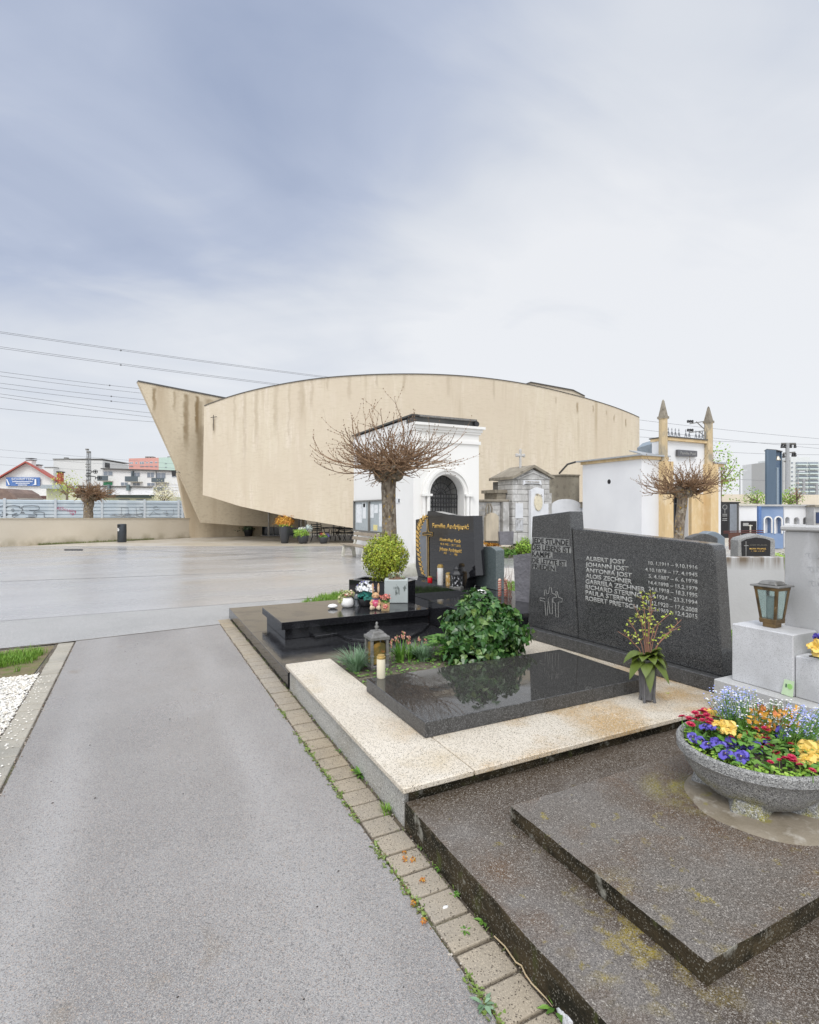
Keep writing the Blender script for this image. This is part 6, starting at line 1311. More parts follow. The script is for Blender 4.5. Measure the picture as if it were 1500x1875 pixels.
gp = [(785,1150),(792,1180),(790,1310),(795,1480),(800,1700),(795,1740),(770,1745),(735,1640),(715,1500),(705,1380),(710,1290),(730,1230),(760,1180)]
MB().prism([AXP.pt(*AXP.st(*z8(*p)), .003) for p in gp], -AXP.n*.004).build('matt_field', plain('grey_matt', (.20,.21,.23), .6), ah)
mb = MB(); sp_ = [(783,1140),(745,1185),(722,1240),(708,1300),(704,1370),(707,1440),(715,1520),(728,1600),(745,1680),(768,1745)]
for i in range(46):
    s = i/46*(len(sp_)-1); k = int(s); f = s-k; x = sp_[k][0]*(1-f) + sp_[k+1][0]*f; y = sp_[k][1]*(1-f) + sp_[k+1][1]*f
    tx_, ty = sp_[k+1][0]-sp_[k][0], sp_[k+1][1]-sp_[k][1]; l = math.hypot(tx_, ty); tx_, ty = tx_/l, ty/l
    sgn = .55 if i % 3 == 0 else -1; ln = (62 if i > 3 else 34)*(1 - .5*(i/46))*(1 if sgn < 0 else .55)
    ex, ey = x - tx_*ln*.8 + sgn*(-ty)*-ln*.75*(1 if True else 0), y - ty*ln*.8 + sgn*tx_*-ln*.75
    wx, wy = -(ey-y)/ln*7.5, (ex-x)/ln*7.5; mx_, my_ = (x*.55+ex*.45), (y*.55+ey*.45)
    mb.prism([AXP.pt(*AXP.st(*z8(*p)), .0075 + .001*(i % 3)) for p in ((x,y),(mx_-wx,my_-wy),(ex,ey),(mx_+wx,my_+wy))], -AXP.n*.003)
mb.build('gold_frond', m_gold, ah)
cr = [(784,1160),(796,1160),(799,1250),(803,1290),(842,1296),(842,1330),(806,1336),(803,1420),(806,1740),(790,1740),(789,1420),(787,1330),(742,1326),(742,1296),(784,1290),(787,1250)]
MB().prism([AXP.pt(*AXP.st(*z8(*p)), .010) for p in cr], -AXP.n*.004).build('cross', m_black, ah)
mb = MB(); mb.tube([AXP.pt(*AXP.st(*z8(*p)), .011) for p in cr + cr[:1]], .004, 4); mb.tube([AXP.pt(*AXP.st(*z8(755,1313)), .012), AXP.pt(*AXP.st(*z8(832,1316)), .012)], .005, 4); mb.build('cross_outline', m_gold, ah)
# candles on the ledge
zl = .451
candle('small red grave candle on the ledge under the gold frond', flat(787.5, 1067, zl), .042, .112, m_red, 1, m_gcap)
def redmark(t, p):
    mb = MB()
    for k, (z0, z1, w2) in enumerate(((.10,.13,.028),(.13,.19,.018),(.19,.22,.008))):
        for a0 in (2.6,): mb.prism([p + V3(-.0535*math.cos(a), .0535*math.sin(a), z) for a, z in ((.35-w2*6,z0),(.35+w2*6,z0),(.35+w2*5,z1),(.35-w2*5,z1))], V3(-.002,0,0))
    mb.build('red_print', m_red, t)
candle('tall white grave candle with red print on the black ledge', flat(806.5, 1071, zl), .052, .345, m_wcer, 1, m_gcap, redmark)
candle('gold patterned grave candle between white candle and black lantern', flat(821, 1073, zl), .042, .225, mat('gold_pattern', (.55,.33,.10), .4, mix=[(22,(.75,.62,.42),.5,.6)]), 1, m_gcap)
p = flat(836, 1077.5, zl); bl_ = thing('grave_lantern', 'black hexagonal grave lantern with silver tracery on the black ledge', 'lantern', p)
m_trac = mat('silver_tracery', (.012,.012,.014), .3, mix=[(34,(.5,.5,.52),.54,.57)])
MB().lathe([(.115,0),(.115,.03),(.095,.04)], p, 6).build('base', m_zinc, bl_); MB().lathe([(.092,.04),(.092,.21)], p, 6).build('body', m_trac, bl_)
MB().lathe([(.112,.21),(.112,.235),(.07,.28),(.055,.285),(.05,.31),(.062,.315),(.03,.345),(.01,.36)], p, 6).build('roof', m_iron, bl_)
for k in range(6):
    a = 2*math.pi*(k+.5)/6; o = V3(math.cos(a), math.sin(a), 0)*.094; MB().tube([p + o + V3(0,0,.035), p + o + V3(0,0,.215)], .009, 6).build('post', m_iron, bl_)
# planter with boxwood
A_, B_ = at(639,935,8.4), at(735,935,7.97); PBX = Plane(A_, B_); bw = (Vector(B_)-Vector(A_)).length
bp = thing('planter_box', 'black granite planter box at the far edge of the black grave', 'planter', (A_.x, A_.y, .15))
mb = MB(); ins = .06; D_ = .46; zt1 = .62
for u0, u1, o0, o1 in ((0,bw,0,ins),(0,bw,D_-ins,D_),(0,ins,ins,D_-ins),(bw-ins,bw,ins,D_-ins)): mb.prism([PBX.pt(u0,.151,-o0), PBX.pt(u1,.151,-o0), PBX.pt(u1,zt1,-o0), PBX.pt(u0,zt1,-o0)], -PBX.n*(o1-o0))
mb.build('box', m_black, bp, bevel=.004); MB().prism([PBX.pt(ins,.5,-ins), PBX.pt(bw-ins,.5,-ins), PBX.pt(bw-ins,.57,-ins), PBX.pt(ins,.57,-ins)], -PBX.n*(D_-2*ins)).build('soil', m_soil, bp)
c_ = at(706, 1022, 8.33); bx = thing('boxwood', 'round clipped boxwood with yellow green tips in the black planter', 'shrub', (c_.x, c_.y, .57))
mb = MB(); leafball(mb, c_ - V3(0,0,.01), (.345,.345,.355), 6500, .031, LEAF, .55, -.95, .13, 3.4, -.2)
for _ in range(170):
    d_ = rdir(-.3); q = c_ + V3(d_.x*.31, d_.y*.31, d_.z*.33); e = d_ + V3(0,0,.8)
    for k in range(6): leaf(mb, q + e*.009*k, rdir() + e*.6, d_, .028)
mb.build('leaves', m_box, bx, recalc=False)
mb = MB(); mb.tube([(c_.x,c_.y,.57), (c_.x,c_.y,.72)], .03, 8)
for _ in range(26): d_ = rdir(0); mb.tube([(c_.x,c_.y,.68), c_ + d_*.27], [.012,.004], 4)
mb.build('stem', m_twig, bx)
def potsoil(c, r, z): pass
# pale stone pot with houseleeks
p = flat(725.5, 1104.5, .37); sp2 = thing('stone_pot', 'square pale grey stone pot with brown soil and houseleeks', 'plant pot', p); k = 7.72/981
f = side; bk2 = Vector((sa,ca,0)); w2 = 21.5*k; hh = 42.5*k
m_spot = mat('pale_stone_pot', (.45,.49,.48), .6, mix=[((2,2,2),(.38,.42,.41),.45,.7)], stain=[((9,9,5),(.12,.14,.13),.60,.66,'Z',0,.05)])
MB().hexa([p - f*w2, p + f*w2, p + f*w2 + bk2*.25, p - f*w2 + bk2*.25], [v + V3(0,0,hh) for v in (p - f*w2*1.0, p + f*w2*1.0, p + f*w2*1.0 + bk2*.25, p - f*w2 + bk2*.25)]).build('pot', m_spot, sp2, bevel=.008)
MB().ball(p + bk2*.125 + V3(0,0,hh-.02), .12, (1.1,.85,.5), 3, .008).build('soil', plain('brown_soil', (.17,.10,.065), .9), sp2)
mb = MB(); leafball(mb, p + bk2*.1 + V3(-.03,0,hh+.05), (.09,.05,.06), 70, .045, LEAF); leafball(mb, p + bk2*.05 + V3(.08,0,hh+.02), (.07,.05,.03), 40, .03, LEAF); mb.build('houseleek', mat('houseleek_leaf', (.25,.3,.2), .6, island=[(.20,.28,.18),(.36,.36,.22),(.28,.2,.14)]), sp2, recalc=False)
# toys, pots and flowers on the black slab
zs_ = .3695
def on(px, py): return flat(px, py, zs_)
p = on(609.5, 1114); MB().ball(p + V3(0,0,.03), .066, (1.05,.8,.46), 3, .003).build('pebble', m_wcer, smooth=True, label='white rounded stone lying on the raised black slab', cat='stone', loc=p)
p = on(636.5, 1111.5); t = thing('ceramic_pot', 'round white ceramic pot with pink and cream flowers', 'plant pot', p)
MB().lathe([(.05,0),(.075,.01),(.088,.05),(.080,.10),(.06,.13),(.045,.125),(.02,.12)], p, 24).build('pot', m_wcer, t, smooth=True)
mb = MB(); leafball(mb, p + V3(0,0,.17), (.075,.07,.05), 60, .05, LEAF); leafball(mb, p - f*.08 + V3(0,0,.11), (.05,.05,.06), 40, .04, LEAF); mb.build('foliage', mat('dusty_leaf', (.3,.33,.12), .6, island=[(.32,.36,.12),(.45,.42,.25)]), t, recalc=False)
mb = MB(); 
for _ in range(16): mb.ball(p + V3(R.uniform(-.06,.06), R.uniform(-.06,.06), R.uniform(.15,.22)), R.uniform(.014,.024), (1,1,.8), 1, .003)
mb.build('flowers', mat('faded_petal', (.5,.2,.15), .6, island=[(.50,.13,.10),(.62,.30,.22),(.75,.66,.52),(.42,.18,.12)]), t)
p = on(653, 1110.5); t = thing('glass_vase', 'narrow clear glass vase beside the white bouquet', 'vase', p); MB().lathe([(.025,0),(.032,.01),(.022,.05),(.03,.09),(.036,.15),(.03,.17),(.02,.165),(.018,.03),(.005,.02)], p, 18).build('vase', mat('grey_glass', (.45,.47,.5), .08, trans=.6), t, smooth=True)
p = on(669, 1110); t = thing('flower_bowl', 'black bowl with a bouquet of white silk flowers', 'flower bowl', p); MB().lathe([(.07,0),(.085,.02),(.105,.10),(.10,.11),(.02,.10)], p, 24).build('bowl', m_iron, t, smooth=True)
mb = MB(); leafball(mb, p + V3(0,0,.13), (.13,.12,.06), 70, .07, LEAF); mb.build('foliage', plain('teal_leaf', (.012,.16,.13), .5), t, recalc=False)
for _ in range(26):
    d_ = rdir(-.1); c2 = p + V3(0,0,.23) + V3(d_.x*.115, d_.y*.10, d_.z*.11); mb = MB()
    for k in range(6): b = rdir(); leaf(mb, c2, b, d_, .038, LEAF, .25, 1.4)
    mb.build('flower', m_petw, t, recalc=False)
mb = MB()
for _ in range(14): d_ = rdir(0); mb.ball(p + V3(0,0,.23) + V3(d_.x*.13, d_.y*.12, d_.z*.12), .008, sub=1)
mb.build('berries', m_petp, t)
# toy bunny
p = on(688, 1116); t = thing('toy_bunny', 'sitting plush bunny in a pink dress holding a paw up', 'toy', p)
m_fur = mat('tan_fur', (.55,.33,.17), .9, mix=[(40,(.62,.42,.25),.45,.65)], bump=(160,.8)); m_furl = plain('cream_fur', (.70,.56,.40), .9); m_pink = mat('pink_cloth', (.62,.10,.20), .8, mix=[(30,(.78,.42,.45),.55,.6)]); S = side; T = tow
mb = MB(); mb.ball(p + V3(0,0,.085), .052, (1,.9,1.35), 3); mb.build('dress', m_pink, t, smooth=True)
mb = MB(); mb.ball(p + V3(0,0,.185), .050, (1.05,.95,.92), 3); mb.ball(p + V3(0,0,.172) + T*.035, .026, (1.1,.8,.8), 2); hd = mb.build('head', m_fur, t, smooth=True)
for s in (-1, 1):
    b = p + S*s*.024 + V3(0,0,.22); e = MB().ball(b + S*s*.014 + V3(0,0,.065), .022, (.75,.5,3.2), 3).build('ear', m_fur, hd, smooth=True); MB().ball(b + S*s*.014 + V3(0,0,.06) + T*.006, .014, (.75,.5,3.4), 2).build('inner_ear', m_furl, hd, smooth=True)
    MB().ball(p + S*s*.02 + V3(0,0,.195) + T*.045, .006, sub=2).build('eye', m_iron, hd, smooth=True)
    mb = MB(); mb.tube([p + S*s*.02 + V3(0,0,.03), p + S*s*.045 + T*.05 + V3(0,0,.028)], [.028,.026], 10); mb.ball(p + S*s*.05 + T*.07 + V3(0,0,.035), .030, (.85,.7,1.15), 2); mb.build('leg', m_furl, t, smooth=True)
    mb = MB(); mb.tube([p + S*s*.035 + V3(0,0,.13), p + S*s*.065 + T*.02 + V3(0,0,.09), p + S*s*.05 + T*.045 + V3(0,0,.075)], [.018,.017,.02], 8); mb.ball(p + S*s*.05 + T*.05 + V3(0,0,.075), .021, sub=2); mb.build('arm', m_fur, t, smooth=True)
MB().ball(p + V3(0,0,.175) + T*.057, .006, (1.3,.8,.8), 2).build('nose', m_pink, hd, smooth=True)
mb = MB(); mb.lathe([(.03,.135),(.046,.142),(.03,.15)], p, 14); mb.build('collar', plain('blue_collar', (.16,.15,.32), .7), t)
p = on(706, 1117); t = thing('flower_basket', 'little square basket with coral flowers and a pink blossom on its front', 'basket', p)
LROT = -YAW; mb = MB(); rotbox(mb, p + V3(0,0,.05), .105, .09, .10, 1.12); mb.build('basket', mat('wicker', (.48,.34,.18), .8, mix=[((60,60,120),(.34,.22,.10),.5,.6)], bump=((90,90,90),.6)), t)
mb = MB()
for k in range(5): a = k*1.2566; mb.ball(p + T*.05 + S*math.cos(a)*.02 + V3(0,0,.055 + math.sin(a)*.02), .016, (1,.5,1), 2)
mb.build('blossom', m_petpk, t, smooth=True)
mb = MB(); leafball(mb, p + V3(0,0,.125), (.055,.05,.035), 60, .035, LEAF); mb.build('foliage', m_gleaf, t, recalc=False)
mb = MB(); leafball(mb, p + V3(0,0,.17), (.07,.06,.04), 130, .028, LEAF); mb.build('flowers', m_petpk, t, recalc=False)
# stones behind the black grave
PG2 = Plane((4.98, 9.0), (4.98, 5.0)); z7 = lambda x, y: (860 + x/10.714, 980 + y/10.714)
t = thing('gravestone', 'grey green gravestone with rounded top behind the black headstone', 'gravestone', (4.98, 7.1, .45))
q = [(100,330),(170,250),(245,225),(380,222),(440,240),(520,296)]; pts = [PG2.st(*z7(*p)) for p in q]
MB().prism([PG2.pt(pts[0][0],.452), *[PG2.pt(*p) for p in pts], PG2.pt(pts[-1][0],.452)], -PG2.n*.16).build('slab', m_greens, t, bevel=.006)
p = flat(956, 1100, .47); PR_ = Plane(at(940,935,7.35), at(972,935,7.15)); t = thing('gravestone', 'rough split slate gravestone beside the tall granite panel', 'gravestone', (p.x, p.y, .47))
q = [(944,1100),(968,1101),(971,1013),(940,1016.5)]; pts = [PR_.st(*a) for a in q]; pts[0] = (pts[0][0], .4705); pts[1] = (pts[1][0], .4705)
MB().prism([PR_.pt(*a) for a in pts], -PR_.n*.14).build('slab', m_slate, t)
for px, lab in ((915, 'red and white twisted candle stick, left of the pair by the ivy'), (926, 'red and white twisted candle stick, right of the pair by the ivy')):
    p = flat(px, 1093, .471); h = .26; t = thing('twisted_candle', lab, 'candle', p, 'twisted candles behind the ivy'); MB().lathe([(.022,0),(.022,h*.9),(.012,h),(.004,h)], p, 10).build('stick', plain('peach_wax', (.70,.50,.38), .6), t, smooth=True)
    mb = MB(); mb.tube([p + V3(.022*math.cos(k*.55), .022*math.sin(k*.55), h*.93*k/80) for k in range(81)], .006, 5); mb.build('stripe', plain('dull_red_wax', (.40,.07,.06), .6), t)
p = flat(930, 1094, .471); t = thing('dry_twigs', 'reddish curly dry twigs behind the twisted candles', 'twigs', p); mb = MB()
for k in range(7): a = R.uniform(-.1,.1); mb.tube([p + S*(k*.015-.03), p + S*(a + .02) + V3(0,0,.14), p + S*(a*1.6 - .01) + V3(0,0,.26), p + S*(a*1.2 + R.uniform(-.03,.05)) + V3(0,0,R.uniform(.3,.5))], [.005,.004,.003,.0015], 5)
mb.build('twigs', plain('red_twig', (.20,.09,.06), .8), t)
p = flat(882, 1092, .46); MB().lathe([(.05,0),(.075,.05),(.06,.09),(.02,.1)], p, 16).build('bowl', m_wcer, smooth=True, label='small cream bowl peeping over the ivy mound', cat='bowl', loc=p)
# ================================================================ nearest grave: washed concrete steps, bowl of flowers, grey monument
fg = thing('grave_surround', 'mossy washed concrete grave terrace with a stepped slab, nearest the camera', 'grave', (1.27, 2.53, 0))
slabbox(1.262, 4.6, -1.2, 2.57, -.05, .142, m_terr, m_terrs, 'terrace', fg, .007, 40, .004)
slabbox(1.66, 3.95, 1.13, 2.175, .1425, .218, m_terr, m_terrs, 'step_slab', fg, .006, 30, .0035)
mb = MB(); n = 44; c = V3(2.815, 1.632, .2165)
ring = lambda r, z: [c + V3(math.cos(2*math.pi*i/n), math.sin(2*math.pi*i/n), 0)*r*(1 + .06*mnoise.noise(V3(math.cos(2*math.pi*i/n)*1.7, math.sin(2*math.pi*i/n)*1.7, r))) + V3(0,0,z) for i in range(n)]
rg = [ring(.345,0), ring(.325,.010), ring(.25,.018), ring(.12,.02)]; vs = [[mb.bm.verts.new(p) for p in r] for r in rg]
for a, b in zip(vs, vs[1:]):
    for i in range(n): mb.bm.faces.new((a[i], a[(i+1) % n], b[(i+1) % n], b[i]))
mb.bm.faces.new(vs[-1]); mb.build('mortar_bed', m_mort, fg, smooth=True)
# bowl
bc = V3(2.85, 1.685, .224)
bo = thing('flower_bowl', 'big round granite bowl planted with pansies, daisies and forget-me-nots', 'flower bowl', bc)
prof = [(.10,.0),(.16,.006),(.225,.035),(.28,.085),(.320,.145),(.340,.19),(.350,.20),(.361,.212),(.362,.252),(.354,.264),(.338,.261),(.326,.252),(.318,.22),(.05,.21)]
MB().lathe(prof, bc, 72).build('bowl', m_bowl, bo, smooth=True).modifiers.new('e','EDGE_SPLIT').split_angle = rad(28)
for a in (rad(205), rad(290), rad(110), rad(20)):
    o = V3(math.cos(a), math.sin(a), 0); s = V3(-o.y, o.x, 0)
    MB().hexa([bc + o*.10 - s*.11 + V3(0,0,-.006), bc + o*.285 - s*.075 + V3(0,0,-.006), bc + o*.285 + s*.075 + V3(0,0,-.006), bc + o*.10 + s*.11 + V3(0,0,-.006)], [bc + o*.10 - s*.10 + V3(0,0,.055), bc + o*.265 - s*.05 + V3(0,0,.075), bc + o*.265 + s*.05 + V3(0,0,.075), bc + o*.10 + s*.10 + V3(0,0,.055)]).build('foot', m_bowl, bo, bevel=.008)
def soilz(r): return .225 + .05*max(0, 1 - (r/.33)**2)
mb = MB(); mb.lathe([(.32,.222),(.26,.24),(.13,.262),(.02,.268)], bc, 40); mb.build('soil', m_soil, bo, smooth=True)
rr = random.Random(12)
def inbowl(px, py, z): return flat(px, py, z)
# leaves
mb = MB()
for _ in range(900):
    a, q = rr.uniform(0, 6.28), math.sqrt(rr.random())*.315; p = bc + V3(math.cos(a)*q, math.sin(a)*q, soilz(q) + rr.random()*.05); d_ = rdir(-.15,.8); leaf(mb, p, d_, V3(0,0,1) + rdir()*.5, rr.uniform(.025,.05), LEAF, .15, rr.uniform(.6,1.1))
mb.build('foliage', m_gleaf, bo, recalc=False)
mb = MB()
for _ in range(500):
    a, q = rr.uniform(0, 6.28), rr.uniform(.24,.325); p = bc + V3(math.cos(a)*q, math.sin(a)*q, .245 + rr.random()*.025); o = V3(math.cos(a), math.sin(a), 0); leaf(mb, p, o + rdir()*.8, V3(0,0,1) + o*.5, rr.uniform(.018,.03), LEAF, .12, 1.1)
mb.build('foliage', m_tree, bo, recalc=False)
m_pface = plain('dark_violet_face', (.022,.012,.10), .6); m_yface = plain('amber_face', (.72,.44,.07), .6)
m_eye = plain('yellow_eye', (.80,.62,.06), .5)
def petal(c, u, v, nrm, ang, r, w, mb, ruff=.2, mi=0):
    d_ = u*math.cos(ang) + v*math.sin(ang); s = u*-math.sin(ang) + v*math.cos(ang); n = 10; ring = []
    for i in range(n+1):
        a = math.pi*(i/n) - math.pi/2; ring.append(c + d_*(r*.45 + r*.62*math.cos(a)) + s*(w*math.sin(a)) + nrm*(r*ruff*math.sin(a*5 + ang*3) - r*.10*math.cos(a)))
    f_ = mb.poly([c] + ring)
    if f_: f_.material_index = mi
def pansy(p, nrm, r, m):
    nrm = Vector(nrm).normalized(); u = nrm.cross(V3(0,0,1)); u = u.normalized() if u.length > .05 else V3(1,0,0); v = u.cross(nrm); mb = MB()
    if v.z < 0: u, v = -u, -v
    for k, (a, rs, w) in enumerate(((rad(60),1.0,.62),(rad(120),1.0,.62),(rad(5),.9,.5),(rad(175),.9,.5),(rad(-90),1.05,.78))): petal(p + nrm*(.0016*k), u, v, nrm, a, r*rs, r*w, mb)
    for a in (rad(5), rad(175), rad(-90)): petal(p + nrm*.0105, u, v, nrm, a, r*.5, r*.22, mb, .03, 1)
    f_ = mb.build('pansy', [m, m_pface if m is m_petp else m_yface], bo, recalc=False); MB().ball(p + nrm*.008, r*.11, sub=2).build('eye', m_eye, f_, smooth=True)
    st_ = MB().tube([p - nrm*.004, p - nrm*.02 - V3(0,0,.03), p - nrm*.015 - V3(0,0,.045)], .002, 5).build('stem', m_gleaf, f_)
camv = V3(0,0,EYE)
def facecam(p, k=.55): return ((camv - p).normalized()*k + V3(0,0,1)*(1-k) + rdir()*.55).normalized()
for px, py, r in ((1268,1350,.028),(1283,1358,.030),(1297,1365,.036),(1312,1362,.033),(1292,1331,.030),(1302,1333,.028),(1322,1368,.028),(1338,1362,.033),(1330,1382,.033),(1358,1386,.036),(1376,1362,.036),(1386,1370,.033),(1366,1368,.030),(1421,1352,.030),(1432,1341,.032),(1445,1352,.028),(1328,1305,.032),(1336,1315,.030),(1408,1362,.028),(1450,1340,.026)):
    q = flat(px, py, .494 + (.055 if py < 1345 else .012)); pansy(q, facecam(q, .6), r, m_petp)
for px, py, r in ((1293,1303,.030),(1305,1306,.028),(1313,1325,.036),(1325,1330,.036),(1333,1340,.034),(1338,1331,.033),(1385,1352,.030),(1393,1352,.026),(1449,1352,.032),(1468,1366,.042),(1480,1374,.05),(1492,1386,.05),(1477,1391,.045),(1498,1370,.045),(1358,1352,.024),(1455,1375,.02)):
    q = flat(px, py, .499 + (.06 if py < 1345 else .015)); pansy(q, facecam(q, .6), r, m_pety)
def daisy(px, py, r, i):
    q = flat(px, py, .514 + (.05 if py < 1340 else .01)); mb = MB(); nrm = (V3(0,0,1) + rdir()*.3).normalized(); u = nrm.orthogonal().normalized(); v = nrm.cross(u)
    for ring, (rr_, el) in enumerate(((1.0,.15),(.8,.55),(.5,.95))):
        for k in range(14 - ring*3): a = k*2*math.pi/(14 - ring*3) + ring; d_ = u*math.cos(a) + v*math.sin(a) + nrm*el; leaf(mb, q, d_, nrm, r*1.25*rr_, DIAM, .1, .9)
    f_ = mb.build('daisy', m_petr, bo, recalc=False); MB().tube([q, q - V3(.003,.004,.055)], .0018, 5).build('stem', m_gleaf, f_)
for i, (px, py, r) in enumerate(((1249,1312,.020),(1273,1305,.019),(1283,1302,.019),(1290,1303,.018),(1282,1311,.019),(1273,1318,.020),(1286,1318,.014),(1299,1317,.020),(1298,1323,.016),(1315,1314,.018),(1265,1326,.021),(1303,1320,.017),(1290,1300,.018),(1302,1300,.016),(1402,1334,.019),(1398,1346,.020),(1403,1352,.020),(1372,1347,.018),(1410,1365,.020),(1398,1370,.019),(1450,1364,.021),(1441,1389,.021),(1450,1386,.018),(1453,1393,.016),(1411,1395,.013),(1427,1391,.010),(1388,1293,.017),(1432,1309,.017),(1401,1300,.012),(1415,1302,.012),(1431,1300,.014),(1378,1300,.012),(1420,1295,.011),(1396,1292,.012),(1440,1306,.012),(1455,1310,.012),(1262,1315,.018),(1278,1312,.017),(1294,1309,.018),(1307,1313,.017),(1366,1340,.016),(1421,1378,.017),(1384,1334,.016),(1465,1400,.015),(1340,1350,.014),(1488,1410,.014),(1390,1300,.015),(1410,1308,.014),(1424,1303,.014),(1445,1300,.013))): daisy(px, py, r, i)
# forget-me-nots and tiny white flowers rising at the back
mb = MB(); mw = MB(); ms = MB()
for _ in range(230):
    g = rr.random(); px = 1312 + g*60 + rr.gauss(0,10) if rr.random() < .55 else 1440 + rr.random()*85; py = rr.uniform(1262,1318) if px < 1400 else rr.uniform(1292,1345)
    q = at(px, py, rr.uniform(2.86,3.06) if px < 1400 else rr.uniform(2.62,2.9)); b = bc + V3((q.x-bc.x)*.7, (q.y-bc.y)*.7, .25); ms.tube([b, (b+q)/2 + V3(rr.uniform(-.02,.02), rr.uniform(-.02,.02), .02), q], .0014, 3)
    for _ in range(5): (mb if rr.random() < .72 else mw).ball(q + V3(rr.gauss(0,.011), rr.gauss(0,.011), rr.gauss(0,.011)), rr.uniform(.0036,.0058), (1,1,.6), 1)
    for k in range(3): s = rr.random()*.6; leaf(ms, b.lerp(q, s), rdir(0), rdir(), rr.uniform(.012,.03), LEAF, .1, .5)
for _ in range(260):
    px = rr.uniform(1350,1450); q = at(px, rr.uniform(1280,1332), rr.uniform(2.78,3.0)); mw.ball(q, rr.uniform(.0035,.006), (1,1,.6), 1); ms.tube([q, q - V3(rr.uniform(-.01,.01), 0, .06)], .0011, 3)
mb.build('forget_me_nots', m_bluef, bo)['kind'] = 'stuff'; mw.build('tiny_white_flowers', m_petw, bo)['kind'] = 'stuff'; ms.build('stalks', m_gleaf, bo, recalc=False)
mb = MB()
for _ in range(150): px = rr.uniform(1375,1462); q = at(px, rr.uniform(1300,1340), rr.uniform(2.75,2.98)); leaf(mb, q, rdir(.0), rdir(), rr.uniform(.02,.035), LEAF)
mb.build('orange_flowers', mat('orange_petal', (.65,.28,.03), .5, island=[(.66,.26,.03),(.75,.42,.06),(.55,.16,.05)]), bo, recalc=False, kind='stuff')
# grey monument
XA = 3.75
gm = thing('grey_monument', 'pale grey stepped granite monument at the right edge', 'monument', (3.75, 2.5, .1))
slabbox(3.75, 4.9, -.6, 2.505, .1425, .47, m_greyd, m_greyd, 'step', gm, .006)
slabbox(3.845, 4.13, 2.02, 2.43, .4705, .88, m_grey, m_grey, 'pedestal', gm, .006)
slabbox(3.86, 4.28, 1.2, 2.016, .4705, .745, m_grey, m_grey, 'trough', gm, .006)
MB().box(3.91, 4.22, 1.25, 1.96, .745, .752).build('soil', m_soil, gm)
slabbox(4.14, 4.36, .3, 2.235, .4705, 1.555, m_grey, m_grey, 'stele', gm, .008)
slabbox(4.12, 4.38, .28, 2.255, 1.556, 1.594, m_greyd, m_greyd, 'stele_cap', gm, .01)
PS = Plane((4.14, 2.235), (4.14, 1.0)); mb = MB()
for row, y in enumerate((1017, 1042, 1068)):
    for k in range(7): u, z = PS.st(1478 + k*6 + row*3, y); mb.tube([PS.pt(u + .012*math.cos(i*math.pi/3 + k), z + .02*math.sin(i*math.pi/3 + k), .001) for i in range(rr.randrange(4,7))], .0016, 3)
mb.build('faint_letters', plain('faint_letter', (.44,.45,.46), .7), gm)
t = thing('pansy_plant', 'yellow and violet pansies in the grey trough at the right edge', 'plant', (4.0,1.85,.75)); bo_keep = bo
mb = MB(); leafball(mb, V3(4.02,1.86,.79), (.10,.10,.07), 110, .045, LEAF); mb.build('foliage', m_gleaf, t, recalc=False)
bo = t
for px, py, r in ((1490,1186,.04),(1498,1192,.04),(1496,1180,.035)): q = at(px, py, 3.42); pansy(q, facecam(q, .8), r, m_pety)
for px, py, r in ((1497,1168,.03),(1503,1171,.03)): q = at(px, py, 3.5); pansy(q, facecam(q, .8), r, m_petp)
bo = bo_keep
# green card
PC = Plane((3.835, 2.10), (3.835, 1.9)); p0 = [onx(x, y, 3.835) for x, y in ((1431,1270),(1452,1277),(1455,1248),(1437,1243.5))]
cd = thing('card', 'small pale green card with a leaf mark leaning on the grey pedestal', 'card', p0[0])
MB().prism(p0, V3(-.003,0,0)).build('card', plain('green_card', (.58,.74,.48), .6), cd)
u, z = PC.st(1447, 1257); MB().prism([PC.pt(u + .016*math.cos(i*.52), z + .018*math.sin(i*.52), .005) for i in range(12)], -PC.n*.002).build('leaf_mark', plain('lime_mark', (.32,.62,.18), .6), cd)
u, z = PC.st(1440, 1255); MB().prism([PC.pt(u - .004, z - .012, .005), PC.pt(u + .004, z - .012, .005), PC.pt(u + .006, z + .012, .005), PC.pt(u - .003, z + .012, .005)], -PC.n*.002).build('leaf_mark', plain('dark_mark', (.08,.16,.09), .6), cd)
